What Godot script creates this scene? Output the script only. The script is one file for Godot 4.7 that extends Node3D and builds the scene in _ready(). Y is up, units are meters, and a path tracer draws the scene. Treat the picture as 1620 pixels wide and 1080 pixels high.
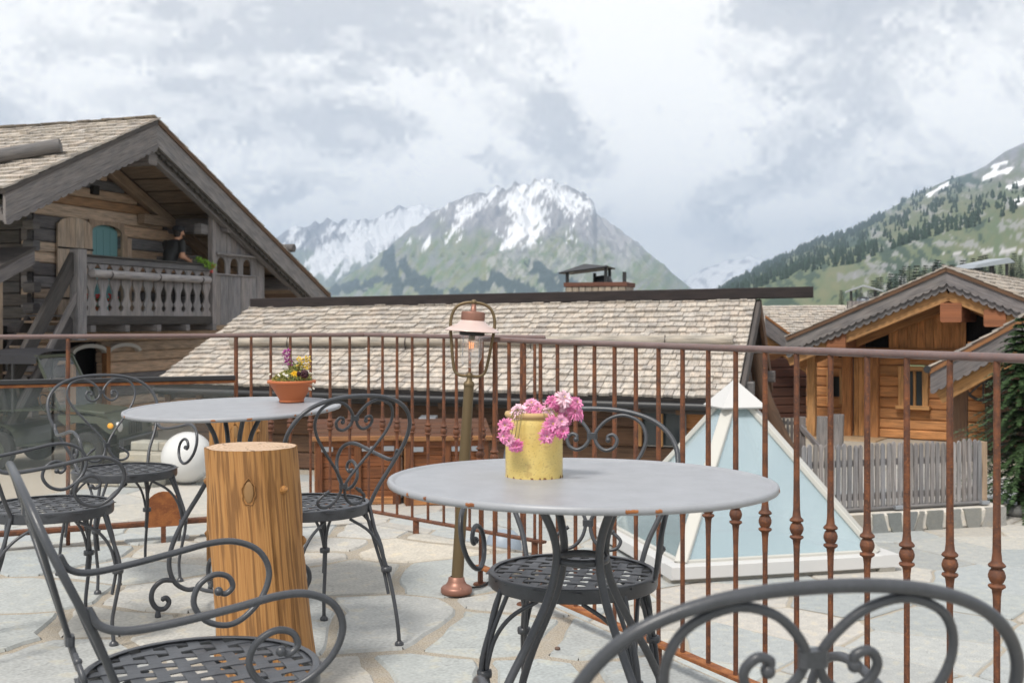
extends Node3D
# Terrace of a mountain village: wrought-iron tables and chairs, rusty railing, timber chalets, Alps behind.

const F := 1800.0
const CX := 810.0
const HY := 504.0
const CAMH := 1.08
const PLAZA := -1.2

var rng := RandomNumberGenerator.new()
var M := {}
var used := {}

# ------------------------------------------------------------------ mesh collecting
class MB:
	var v := PackedVector3Array()
	var n := PackedVector3Array()
	var uv := PackedVector2Array()
	var c := PackedColorArray()
	var ix := PackedInt32Array()
	var col := Color(1, 1, 1)
	var uo := Vector2.ZERO

	func vert(p: Vector3, nn: Vector3, t: Vector2) -> int:
		v.append(p); n.append(nn); uv.append(t + uo); c.append(col)
		return v.size() - 1

	func tri(a: int, b: int, d: int) -> void:
		var nn := n[a] + n[b] + n[d]
		if (v[b] - v[a]).cross(v[d] - v[a]).dot(nn) > 0.0:
			ix.append(a); ix.append(d); ix.append(b)
		else:
			ix.append(a); ix.append(b); ix.append(d)

	func face(pts: Array, nn: Vector3, uvs: Array) -> void:
		var k := v.size()
		for i in pts.size():
			vert(pts[i], nn, uvs[i])
		for i in range(1, pts.size() - 1):
			tri(k, k + i, k + i + 1)

	# a straight piece with a rectangular section; ch chamfers its long edges; grain (u) runs along it
	func beam(p0: Vector3, p1: Vector3, w: float, h: float, up := Vector3.UP, ch := 0.0) -> void:
		var dir := (p1 - p0).normalized()
		var side := dir.cross(up).normalized()
		var u2 := side.cross(dir).normalized()
		var hw := w * 0.5
		var hh := h * 0.5
		var sec: Array[Vector2] = []
		if ch > 0.0:
			sec = [Vector2(hw, hh - ch), Vector2(hw - ch, hh), Vector2(ch - hw, hh), Vector2(-hw, hh - ch), Vector2(-hw, ch - hh), Vector2(ch - hw, -hh), Vector2(hw - ch, -hh), Vector2(hw, ch - hh)]
		else:
			sec = [Vector2(hw, hh), Vector2(-hw, hh), Vector2(-hw, -hh), Vector2(hw, -hh)]
		var L := (p1 - p0).length()
		var per := 0.0
		var m := sec.size()
		for i in m:
			var a := sec[i]
			var b := sec[(i + 1) % m]
			var e := a.distance_to(b)
			var mid := (a + b) * 0.5
			var dd := (b - a).normalized()
			var nn2 := Vector2(dd.y, -dd.x)
			if nn2.dot(mid) < 0.0: nn2 = -nn2
			var nn := side * nn2.x + u2 * nn2.y
			var oa := side * a.x + u2 * a.y
			var ob := side * b.x + u2 * b.y
			face([p0 + oa, p1 + oa, p1 + ob, p0 + ob], nn, [Vector2(0, per), Vector2(L, per), Vector2(L, per + e), Vector2(0, per + e)])
			per += e
		var c0: Array = []
		var c1: Array = []
		var cu: Array = []
		for s in sec:
			c0.append(p0 + side * s.x + u2 * s.y)
			c1.append(p1 + side * s.x + u2 * s.y)
			cu.append(Vector2(s.x * 0.15, s.y))
		face(c0, -dir, cu)
		face(c1, dir, cu)

	func tube(path: PackedVector3Array, rad, sides := 8, caps := true, round_end := false) -> void:
		var m := path.size()
		var L := 0.0
		var t0 := (path[1] - path[0]).normalized()
		var ref := Vector3.UP if absf(t0.y) < 0.9 else Vector3.RIGHT
		var nx := t0.cross(ref).normalized()
		var k := v.size()
		for i in m:
			var t: Vector3
			if i == 0: t = path[1] - path[0]
			elif i == m - 1: t = path[m - 1] - path[m - 2]
			else: t = path[i + 1] - path[i - 1]
			t = t.normalized()
			nx = (nx - t * nx.dot(t)).normalized()
			var ny := t.cross(nx)
			var r: float = rad if rad is float else rad[i]
			if i > 0: L += path[i].distance_to(path[i - 1])
			for j in sides + 1:
				var a := TAU * j / sides
				var d := nx * cos(a) + ny * sin(a)
				vert(path[i] + d * r, d, Vector2(L, r * a))
		for i in m - 1:
			for j in sides:
				var a := k + i * (sides + 1) + j
				tri(a, a + 1, a + sides + 2)
				tri(a, a + sides + 2, a + sides + 1)
		if caps:
			for e in 2:
				var q := 0 if e == 0 else m - 1
				var t := (path[1] - path[0]).normalized() if e == 0 else (path[m - 1] - path[m - 2]).normalized()
				if e == 0: t = -t
				var r: float = rad if rad is float else rad[q]
				var z := vert(path[q] + t * (r * 0.6 if round_end else 0.0), t, Vector2.ZERO)
				var base := k + q * (sides + 1)
				for j in sides:
					if round_end:
						tri(z, base + j, base + j + 1)
					else:
						var a := vert(v[base + j], t, Vector2((v[base + j] - path[q]).dot(Vector3.RIGHT), (v[base + j] - path[q]).dot(Vector3.UP)))
						var b := vert(v[base + j + 1], t, Vector2((v[base + j + 1] - path[q]).dot(Vector3.RIGHT), (v[base + j + 1] - path[q]).dot(Vector3.UP)))
						tri(z, a, b)

	# profile: Vector2(radius, height); repeated points make a crease
	func lathe(prof: Array, segs: int, xf := Transform3D.IDENTITY, wob := 0.0) -> void:
		var k := v.size()
		var m := prof.size()
		var L := 0.0
		for i in m:
			var p: Vector2 = prof[i]
			var a: Vector2 = prof[maxi(i - 1, 0)]
			var b: Vector2 = prof[mini(i + 1, m - 1)]
			if a.is_equal_approx(p): a = p
			if b.is_equal_approx(p): b = p
			var t := (b - a).normalized()
			var nn := Vector2(t.y, -t.x)
			if i > 0: L += p.distance_to(prof[i - 1])
			for j in segs + 1:
				var an := TAU * j / segs
				var rr := p.x * (1.0 + wob * sin(an * 3.0 + p.y * 9.0))
				vert(xf * Vector3(cos(an) * rr, p.y, sin(an) * rr), (xf.basis * Vector3(cos(an) * nn.x, nn.y, sin(an) * nn.x)).normalized(), Vector2(an * maxf(p.x, 0.02), L))
		for i in m - 1:
			if (prof[i] as Vector2).is_equal_approx(prof[i + 1]): continue
			for j in segs:
				var a := k + i * (segs + 1) + j
				tri(a, a + 1, a + segs + 2)
				tri(a, a + segs + 2, a + segs + 1)

	# flat outline (x, y in the frame's first two axes) pushed out along its third axis by d
	func extrude(poly: PackedVector2Array, xf: Transform3D, d: float, grain_x := true) -> void:
		var tr := Geometry2D.triangulate_polygon(poly)
		var nz := xf.basis.z.normalized()
		for side in 2:
			var k := v.size()
			var z := d if side == 0 else 0.0
			for p in poly:
				vert(xf * Vector3(p.x, p.y, z), nz if side == 0 else -nz, p if grain_x else Vector2(p.y, p.x))
			for i in range(0, tr.size(), 3):
				tri(k + tr[i], k + tr[i + 1], k + tr[i + 2])
		var cw := Geometry2D.is_polygon_clockwise(poly)
		for i in poly.size():
			var a := poly[i]
			var b := poly[(i + 1) % poly.size()]
			var t := (b - a).normalized()
			var nn := Vector2(t.y, -t.x)
			if cw: nn = -nn
			var wn := (xf.basis * Vector3(nn.x, nn.y, 0)).normalized()
			face([xf * Vector3(a.x, a.y, 0), xf * Vector3(b.x, b.y, 0), xf * Vector3(b.x, b.y, d), xf * Vector3(a.x, a.y, d)], wn, [Vector2(0, 0), Vector2(a.distance_to(b), 0), Vector2(a.distance_to(b), d), Vector2(0, d)])

	func ball(o: Vector3, r: Vector3, segs := 12, rings := 8) -> void:
		var k := v.size()
		for i in rings + 1:
			var th := PI * i / rings
			for j in segs + 1:
				var ph := TAU * j / segs
				var d := Vector3(sin(th) * cos(ph), cos(th), sin(th) * sin(ph))
				vert(o + d * r, (d / r).normalized(), Vector2(ph * r.x, th * r.y))
		for i in rings:
			for j in segs:
				var a := k + i * (segs + 1) + j
				if i > 0: tri(a, a + 1, a + segs + 2)
				if i < rings - 1: tri(a, a + segs + 2, a + segs + 1)

	func add(o: MB, xf: Transform3D, tint := Color(1, 1, 1)) -> void:
		var k := v.size()
		var nb := xf.basis.inverse().transposed()
		for i in o.v.size():
			v.append(xf * o.v[i]); n.append((nb * o.n[i]).normalized()); uv.append(o.uv[i] + uo); c.append(o.c[i] * tint)
		if xf.basis.determinant() < 0.0:
			for i in range(0, o.ix.size(), 3):
				ix.append(k + o.ix[i]); ix.append(k + o.ix[i + 2]); ix.append(k + o.ix[i + 1])
		else:
			for i in o.ix: ix.append(k + i)

	func mesh() -> ArrayMesh:
		var a := []
		a.resize(Mesh.ARRAY_MAX)
		a[Mesh.ARRAY_VERTEX] = v
		a[Mesh.ARRAY_NORMAL] = n
		a[Mesh.ARRAY_TEX_UV] = uv
		a[Mesh.ARRAY_COLOR] = c
		a[Mesh.ARRAY_INDEX] = ix
		var m := ArrayMesh.new()
		m.add_surface_from_arrays(Mesh.PRIMITIVE_TRIANGLES, a)
		return m

# a vertical plane in the place: o on it, a along it, n out of it
class Fr:
	var o: Vector3
	var a: Vector3
	var n: Vector3
	func _init(o_: Vector3, a_: Vector3, n_: Vector3) -> void:
		o = Vector3(o_.x, 0, o_.z); a = a_.normalized(); n = n_.normalized()
	func p(s: float, y: float, off := 0.0) -> Vector3:
		return o + a * s + n * off + Vector3.UP * y
	func xf(s: float, y: float, off := 0.0) -> Transform3D:
		return Transform3D(Basis(a, Vector3.UP, n), p(s, y, off))

# ------------------------------------------------------------------ where things are
func at(px: float, py: float, d: float) -> Vector3:
	return Vector3((px - CX) / F * d, CAMH - (py - HY) / F * d, -d)

func gr(px: float, py: float, y := 0.0) -> Vector3:
	return at(px, py, F * (CAMH - y) / (py - HY))

func ray(px: float, py: float) -> Vector3:
	return Vector3((px - CX) / F, -(py - HY) / F, -1.0)

func hit(fr: Fr, px: float, py: float, off := 0.0) -> Vector2:
	var cam := Vector3(0, CAMH, 0)
	var d := ray(px, py)
	var t := (fr.o + fr.n * off - cam).dot(fr.n) / d.dot(fr.n)
	var p := cam + d * t
	return Vector2((p - fr.o).dot(fr.a), p.y)

func onplane(px: float, py: float, p0: Vector3, nn: Vector3) -> Vector3:
	var cam := Vector3(0, CAMH, 0)
	var d := ray(px, py)
	return cam + d * ((p0 - cam).dot(nn) / d.dot(nn))

# smooth curve through points
func cr(pts: Array, per := 6) -> PackedVector3Array:
	var out := PackedVector3Array()
	var m := pts.size()
	for i in m - 1:
		var p1: Vector3 = pts[i]
		var p2: Vector3 = pts[i + 1]
		var p0: Vector3 = pts[i - 1] if i > 0 else p1 * 2.0 - p2
		var p3: Vector3 = pts[i + 2] if i + 2 < m else p2 * 2.0 - p1
		for j in per:
			out.append(p1.cubic_interpolate(p2, p0, p3, float(j) / per))
	out.append(pts[m - 1])
	return out

# ------------------------------------------------------------------ nodes
func numbered(called: String) -> String:
	if not used.has(called):
		used[called] = 0
		return called
	used[called] += 1
	return "%s_%03d" % [called, used[called]]

func tag(o: Node, label: String, category: String, group := "") -> Node:
	o.set_meta("label", label)
	o.set_meta("category", category)
	if group != "": o.set_meta("group", group)
	return o

func thing(called: String, label: String, category: String, pos: Vector3, group := "", turn := 0.0) -> Node3D:
	var o := Node3D.new()
	o.name = numbered(called)
	add_child(o)
	o.position = pos
	o.rotation.y = turn
	tag(o, label, category, group)
	return o

func setting(called: String, pos := Vector3.ZERO) -> Node3D:
	var o := Node3D.new()
	o.name = numbered(called)
	add_child(o)
	o.position = pos
	o.set_meta("kind", "structure")
	return o

func inst(called: String, mesh: Mesh, m: Material, parent: Node) -> MeshInstance3D:
	var o := MeshInstance3D.new()
	o.name = called
	o.mesh = mesh
	o.material_override = m
	parent.add_child(o, true)
	return o

# geometry given in the parent's own axes
func part(called: String, mb: MB, m: Material, parent: Node) -> MeshInstance3D:
	return inst(called, mb.mesh(), m, parent)

# geometry given in the world's axes
func wpart(called: String, mb: MB, m: Material, parent: Node3D) -> MeshInstance3D:
	var o := inst(called, mb.mesh(), m, parent)
	var off := Vector3.ZERO
	var q: Node = parent
	while q != self and q is Node3D:
		off += (q as Node3D).position
		q = q.get_parent()
	o.position = -off
	return o

func again(o: Node3D, pos: Vector3, turn: float, label: String) -> Node3D:
	var c := o.duplicate()
	c.name = numbered(String(o.name))
	add_child(c)
	c.position = pos
	c.rotation.y = turn
	if label != "": c.set_meta("label", label)
	return c

func mb(col := Color(1, 1, 1)) -> MB:
	var b := MB.new()
	b.col = col
	b.uo = Vector2(rng.randf() * 4.0, rng.randf() * 4.0)
	return b

# one wooden member between two points
func stick(called: String, p0: Vector3, p1: Vector3, w: float, h: float, col: Color, parent: Node3D, up := Vector3.UP, ch := 0.008, m: Material = null) -> MeshInstance3D:
	var b := mb(vary(col, 0.12))
	b.beam(p0, p1, w, h, up, minf(ch, minf(w, h) * 0.3))
	return wpart(called, b, m if m else M.wood, parent)

func vary(c: Color, k: float) -> Color:
	var f := 1.0 + rng.randf_range(-k, k)
	var w := rng.randf_range(-k, k) * 0.25
	return Color(c.r * f * (1.0 + w), c.g * f, c.b * f * (1.0 - w))

func mixc(a: Color, b: Color, t: float) -> Color:
	return a.lerp(b, clampf(t, 0.0, 1.0))

# ------------------------------------------------------------------ materials
func noise_bytes(seed_: int, w: int, h: int, freq: float, oct := 4, kind := FastNoiseLite.TYPE_SIMPLEX_SMOOTH, fract := FastNoiseLite.FRACTAL_FBM) -> Image:
	var n := FastNoiseLite.new()
	n.seed = seed_
	n.noise_type = kind
	n.frequency = freq
	n.fractal_type = fract
	n.fractal_octaves = oct
	var im := n.get_seamless_image(w, h, false, false, 0.15, true)
	im.convert(Image.FORMAT_L8)
	return im

func tex(im: Image) -> ImageTexture:
	return ImageTexture.create_from_image(im)

func bumpy(im: Image, k: float) -> ImageTexture:
	var b: Image = im.duplicate()
	b.convert(Image.FORMAT_RGBA8)
	b.bump_map_to_normal_map(k)
	return ImageTexture.create_from_image(b)

# a colour picture from up to three grey ones, one call of f for each pixel (f gives linear colours)
func compose(size: int, a: Image, b: Image, c: Image, f: Callable) -> Image:
	var da := a.get_data()
	var db := b.get_data()
	var dc := c.get_data()
	var out := PackedByteArray()
	out.resize(size * size * 3)
	for i in size * size:
		var q: Color = f.call(da[i] / 255.0, db[i] / 255.0, dc[i] / 255.0, i)
		q = q.linear_to_srgb()
		out[i * 3] = clampi(int(q.r * 255.0), 0, 255)
		out[i * 3 + 1] = clampi(int(q.g * 255.0), 0, 255)
		out[i * 3 + 2] = clampi(int(q.b * 255.0), 0, 255)
	return Image.create_from_data(size, size, false, Image.FORMAT_RGB8, out)

func mat(called: String, col: Color, rough: float, metal := 0.0) -> StandardMaterial3D:
	var m := StandardMaterial3D.new()
	m.resource_name = called
	m.albedo_color = col.linear_to_srgb()
	m.roughness = rough
	m.metallic = metal
	m.cull_mode = BaseMaterial3D.CULL_DISABLED
	M[called] = m
	return m

func materials() -> void:
	# wood: grain along u; the colour itself comes with each piece
	var s := 512
	var fine := noise_bytes(3, 32, s, 0.11, 4)
	fine.resize(s, s, Image.INTERPOLATE_CUBIC)
	var coarse := noise_bytes(5, 64, s, 0.03, 3)
	coarse.resize(s, s, Image.INTERPOLATE_CUBIC)
	var blot := noise_bytes(8, s, s, 0.008, 5)
	var woodimg := compose(s, fine, coarse, blot, func(a: float, b: float, c: float, _i: int) -> Color:
		var g := 0.42 + 0.45 * smoothstep(0.15, 0.85, a) + 0.30 * b
		g *= 0.80 + 0.34 * c
		if a < 0.22: g *= 0.55
		var warm := 0.5 + (c - 0.5) * 0.6
		return Color(g * (0.95 + 0.12 * warm), g, g * (1.06 - 0.14 * warm)))
	var woodnorm := bumpy(fine, 3.0)
	var w := mat("wood", Color(1, 1, 1), 0.85)
	w.albedo_texture = tex(woodimg)
	w.vertex_color_use_as_albedo = true
	w.normal_enabled = true
	w.normal_texture = woodnorm
	w.normal_scale = 0.7
	w.uv1_scale = Vector3(0.55, 2.2, 1)
	var w2 := mat("shingle", Color(1, 1, 1), 0.9)
	w2.albedo_texture = w.albedo_texture
	w2.vertex_color_use_as_albedo = true
	w2.uv1_scale = Vector3(0.9, 2.6, 1)
	# stripped trunk: honey wood with dark lengthways stains
	var st := noise_bytes(11, 48, s, 0.035, 4)
	st.resize(s, s, Image.INTERPOLATE_CUBIC)
	var trunk := compose(s, fine, st, blot, func(a: float, b: float, c: float, _i: int) -> Color:
		var base := Color(0.33, 0.145, 0.040).lerp(Color(0.46, 0.24, 0.080), a)
		var dark := smoothstep(0.50, 0.70, b * 0.7 + c * 0.42)
		base = base.lerp(Color(0.15, 0.065, 0.018), dark * 0.72)
		if a < 0.16: base = base * 0.8
		return base)
	var lg := mat("trunk_wood", Color(1, 1, 1), 0.62)
	lg.albedo_texture = tex(trunk)
	lg.normal_enabled = true
	lg.normal_texture = woodnorm
	lg.normal_scale = 0.5
	lg.uv1_scale = Vector3(0.8, 3.4, 1)
	# sawn end: rings and cracks
	var ring := Image.create(256, 256, false, Image.FORMAT_RGB8)
	var nz := FastNoiseLite.new()
	nz.seed = 4
	nz.frequency = 0.02
	for y in 256:
		for x in 256:
			var p := Vector2(x - 118, y - 140)
			var r := p.length() + nz.get_noise_2d(x, y) * 12.0
			var g := 0.5 + 0.5 * sin(r * 0.55 + nz.get_noise_2d(x * 3, y * 3))
			var q := Color(0.46, 0.31, 0.20).lerp(Color(0.58, 0.43, 0.31), g * 0.8)
			var crack := absf(sin(p.angle() * 2.5 + nz.get_noise_2d(y, x) * 0.7))
			if crack < 0.05 and r > 12.0: q = q * 0.30
			q = q * (0.88 + 0.2 * (nz.get_noise_2d(x * 5, y * 5) + 0.5))
			ring.set_pixel(x, y, q.linear_to_srgb())
	var cut := mat("sawn_wood", Color(1, 1, 1), 0.85)
	cut.albedo_texture = tex(ring)
	cut.uv1_scale = Vector3(3.3, 3.3, 1)
	cut.uv1_offset = Vector3(0.5, 0.5, 0)
	# stone
	var n1 := noise_bytes(21, s, s, 0.012, 6)
	var n2 := noise_bytes(22, s, s, 0.085, 5)
	var n3 := noise_bytes(23, s, s, 0.006, 4, FastNoiseLite.TYPE_SIMPLEX_SMOOTH, FastNoiseLite.FRACTAL_RIDGED)
	var stone := compose(s, n1, n2, n3, func(a: float, b: float, c: float, _i: int) -> Color:
		var g := 0.76 + 0.20 * a + 0.40 * (b - 0.5)
		if c > 0.86: g *= 0.82
		var ochre := smoothstep(0.62, 0.86, a) * 0.7
		return Color(g * (1.0 + 0.1 * ochre), g * (1.0 + 0.01 * ochre), g * (1.0 - 0.13 * ochre)))
	var rel := compose(s, n1, n2, n3, func(a: float, b: float, c: float, _i: int) -> Color:
		var g := 0.35 * a + 0.4 * b + 0.3 * c
		return Color(g, g, g))
	var stm := mat("stone", Color(1, 1, 1), 0.78)
	stm.albedo_texture = tex(stone)
	stm.vertex_color_use_as_albedo = true
	stm.normal_enabled = true
	stm.normal_texture = bumpy(rel, 5.0)
	stm.normal_scale = 0.55
	stm.uv1_triplanar = true
	stm.uv1_world_triplanar = true
	stm.uv1_scale = Vector3(1.3, 1.3, 1.3)
	# sandy joints
	var g1 := noise_bytes(31, s, s, 0.12, 4)
	var sand := compose(s, g1, n2, n1, func(a: float, b: float, c: float, _i: int) -> Color:
		var g := 0.55 + 0.5 * a + 0.35 * (b - 0.5)
		return Color(0.50, 0.43, 0.33).lerp(Color(0.48, 0.44, 0.38), c) * g)
	var sm := mat("sand_joint", Color(1, 1, 1), 0.95)
	sm.albedo_texture = tex(sand)
	sm.normal_enabled = true
	sm.normal_texture = bumpy(g1, 6.0)
	sm.normal_scale = 0.8
	sm.uv1_triplanar = true
	sm.uv1_world_triplanar = true
	sm.uv1_scale = Vector3(2.2, 2.2, 2.2)
	# rust
	var rust := compose(s, n1, n2, g1, func(a: float, b: float, c: float, _i: int) -> Color:
		var q := Color(0.085, 0.035, 0.021).lerp(Color(0.17, 0.06, 0.025), smoothstep(0.35, 0.7, a))
		q = q.lerp(Color(0.30, 0.10, 0.025), smoothstep(0.6, 0.8, b) * 0.65)
		return q * (0.8 + 0.4 * c))
	var rm := mat("rust", Color(1, 1, 1), 0.7, 0.0)
	rm.albedo_texture = tex(rust)
	rm.normal_enabled = true
	rm.normal_texture = bumpy(n2, 4.0)
	rm.normal_scale = 0.35
	rm.uv1_triplanar = true
	rm.uv1_world_triplanar = true
	rm.uv1_scale = Vector3(2.5, 2.5, 2.5)
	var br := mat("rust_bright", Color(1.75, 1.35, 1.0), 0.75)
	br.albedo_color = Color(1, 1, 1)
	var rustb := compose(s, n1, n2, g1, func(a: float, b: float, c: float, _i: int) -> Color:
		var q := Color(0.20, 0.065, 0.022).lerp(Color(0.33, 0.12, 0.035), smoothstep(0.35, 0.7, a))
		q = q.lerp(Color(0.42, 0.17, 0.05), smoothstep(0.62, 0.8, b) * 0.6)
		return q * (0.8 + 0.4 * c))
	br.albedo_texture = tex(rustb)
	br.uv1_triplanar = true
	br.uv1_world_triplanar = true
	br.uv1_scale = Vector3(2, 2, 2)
	# worn handrail: brown paint, rubbed and greyish
	var worn := compose(s, n1, n2, g1, func(a: float, b: float, c: float, _i: int) -> Color:
		var q := Color(0.13, 0.085, 0.08).lerp(Color(0.20, 0.14, 0.13), a)
		q = q.lerp(Color(0.26, 0.10, 0.05), smoothstep(0.66, 0.82, b) * 0.7)
		return q * (0.85 + 0.3 * c))
	var hm := mat("worn_rail", Color(1, 1, 1), 0.38, 0.0)
	hm.albedo_texture = tex(worn)
	hm.uv1_triplanar = true
	hm.uv1_world_triplanar = true
	hm.uv1_scale = Vector3(1.6, 1.6, 1.6)
	# iron furniture paint: charcoal, slightly rough
	var ironimg := compose(s, n1, n2, g1, func(a: float, b: float, c: float, _i: int) -> Color:
		var g := 0.044 + 0.020 * a + 0.016 * (b - 0.5) + 0.008 * c
		return Color(g * 0.96, g * 1.02, g * 1.16))
	var im := mat("iron", Color(1, 1, 1), 0.35, 0.0)
	im.albedo_texture = tex(ironimg)
	im.normal_enabled = true
	im.normal_texture = bumpy(g1, 2.0)
	im.normal_scale = 0.18
	im.uv1_triplanar = true
	im.uv1_scale = Vector3(3, 3, 3)
	var topimg := compose(s, n1, n2, g1, func(a: float, b: float, c: float, _i: int) -> Color:
		var g := 0.28 + 0.055 * a + 0.03 * (b - 0.5) + 0.008 * c
		return Color(g * 0.99, g * 1.02, g * 1.09))
	var tm := mat("table_paint", Color(1, 1, 1), 0.40, 0.0)
	tm.albedo_texture = tex(topimg)
	tm.uv1_triplanar = true
	tm.uv1_scale = Vector3(1.7, 1.7, 1.7)
	# glazed yellow crock with chips and stains
	var potimg := compose(s, n1, n2, n3, func(a: float, b: float, c: float, _i: int) -> Color:
		var q := Color(0.62, 0.45, 0.13).lerp(Color(0.68, 0.54, 0.20), a)
		if b > 0.70: q = q.lerp(Color(0.24, 0.15, 0.06), smoothstep(0.70, 0.78, b) * 0.7)
		if a > 0.72: q = q.lerp(Color(0.40, 0.24, 0.07), smoothstep(0.72, 0.85, a) * 0.5)
		return q * (0.95 + 0.08 * c))
	var pm := mat("crock", Color(1, 1, 1), 0.35)
	pm.albedo_texture = tex(potimg)
	pm.uv1_triplanar = true
	pm.uv1_scale = Vector3(4, 4, 4)
	# generic surfaces whose colour comes with the piece
	var pl := mat("plain", Color(1, 1, 1), 0.7)
	pl.vertex_color_use_as_albedo = true
	var leaf := mat("leaf", Color(1, 1, 1), 0.6)
	leaf.vertex_color_use_as_albedo = true
	leaf.backlight = Color(0.35, 0.35, 0.3)
	var petal := mat("petal", Color(1, 1, 1), 0.65)
	petal.vertex_color_use_as_albedo = true
	petal.backlight = Color(0.4, 0.4, 0.4)
	mat("terracotta", Color(0.47, 0.135, 0.045), 0.55)
	mat("black_metal", Color(0.02, 0.02, 0.022), 0.45)
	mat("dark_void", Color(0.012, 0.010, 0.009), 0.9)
	mat("white_paint", Color(0.56, 0.555, 0.545), 0.4)
	mat("cream_frame", Color(0.50, 0.49, 0.45), 0.35)
	mat("globe", Color(0.62, 0.62, 0.61), 0.35)
	mat("brass_old", Color(0.16, 0.115, 0.06), 0.5, 0.45)
	mat("copper_old", Color(0.30, 0.15, 0.11), 0.45, 0.5)
	mat("steel_grey", Color(0.36, 0.38, 0.41), 0.3, 0.6)
	mat("zinc", Color(0.42, 0.45, 0.48), 0.35, 0.6)
	mat("blue_grey", Color(0.26, 0.30, 0.35), 0.45)
	mat("teal_paint", Color(0.17, 0.34, 0.35), 0.5)
	mat("rubber", Color(0.018, 0.018, 0.018), 0.85)
	mat("olive_paint", Color(0.050, 0.058, 0.038), 0.35)
	mat("amber", Color(0.9, 0.40, 0.02), 0.3)
	var lampshade := mat("enamel", Color(0.62, 0.48, 0.44), 0.35)
	lampshade.metallic = 0.15
	var gl := mat("pane", Color(0.75, 0.85, 0.84), 0.03)
	gl.transparency = BaseMaterial3D.TRANSPARENCY_ALPHA
	gl.albedo_color.a = 0.03
	gl.metallic_specular = 0.25
	var gl2 := mat("lamp_glass", Color(0.9, 0.93, 0.92), 0.02)
	gl2.transparency = BaseMaterial3D.TRANSPARENCY_ALPHA
	gl2.albedo_color.a = 0.11
	var gl3 := mat("skylight_pane", Color(0.58, 0.70, 0.74), 0.04)
	gl3.metallic = 0.45
	gl3.transparency = BaseMaterial3D.TRANSPARENCY_ALPHA
	gl3.albedo_color.a = 0.19
	var gl4 := mat("tinted_pane", Color(0.10, 0.17, 0.14), 0.05)
	gl4.transparency = BaseMaterial3D.TRANSPARENCY_ALPHA
	gl4.albedo_color.a = 0.38
	var wp := mat("window_glass", Color(0.06, 0.075, 0.08), 0.06)
	wp.metallic = 0.0
	mat("teal_floor", Color(0.20, 0.42, 0.38), 0.4)
	var em := mat("filament", Color(0.9, 0.5, 0.2), 0.5)
	em.emission_enabled = true
	em.emission = Color(1.0, 0.55, 0.22)
	em.emission_energy_multiplier = 1.0
	var ground := mat("earth", Color(1, 1, 1), 0.95)
	ground.vertex_color_use_as_albedo = true
	var land := mat("terrain", Color(1, 1, 1), 0.95)
	land.vertex_color_use_as_albedo = true

# ------------------------------------------------------------------ camera, sky, sun
func camera_and_light() -> void:
	var cam := Camera3D.new()
	cam.name = "camera"
	cam.projection = Camera3D.PROJECTION_FRUSTUM
	cam.near = 0.05
	cam.far = 30000.0
	cam.size = 2.0 * cam.near * 540.0 / F
	cam.frustum_offset = Vector2(0, -36.0 / F * cam.near)
	cam.position = Vector3(0, CAMH, 0)
	add_child(cam)
	var ca := CameraAttributesPhysical.new()
	ca.frustum_focal_length = 40.0
	ca.frustum_focus_distance = 3.3
	ca.frustum_near = 0.05
	ca.frustum_far = 30000.0
	ca.exposure_aperture = 8.5
	cam.attributes = ca
	# that setter also sets the fov: put the shifted frustum back
	cam.projection = Camera3D.PROJECTION_FRUSTUM
	cam.size = 2.0 * cam.near * 540.0 / F
	cam.current = true

	var env := Environment.new()
	env.background_mode = Environment.BG_SKY
	env.tonemap_mode = Environment.TONE_MAPPER_LINEAR
	env.tonemap_exposure = 1.20
	env.background_energy_multiplier = 1.35
	env.sdfgi_enabled = true
	env.ssao_enabled = true
	env.ssil_enabled = true
	env.fog_enabled = true
	env.fog_density = 0.00017
	env.fog_light_color = Color(0.80, 0.89, 1.0)
	var sky := Sky.new()
	var sm := PanoramaSkyMaterial.new()
	sm.panorama = tex(cloud_image())
	sky.sky_material = sm
	env.sky = sky
	var we := WorldEnvironment.new()
	we.name = "environment"
	we.environment = env
	add_child(we)

	var sun := DirectionalLight3D.new()
	sun.name = "sun"
	sun.light_energy = 1.0
	sun.light_color = Color(1.0, 0.975, 0.94)
	sun.light_angular_distance = 14.0
	sun.shadow_enabled = true
	add_child(sun)
	sun.look_at_from_position(Vector3.ZERO, -Vector3(-0.35, 1.0, 0.60))

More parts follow.
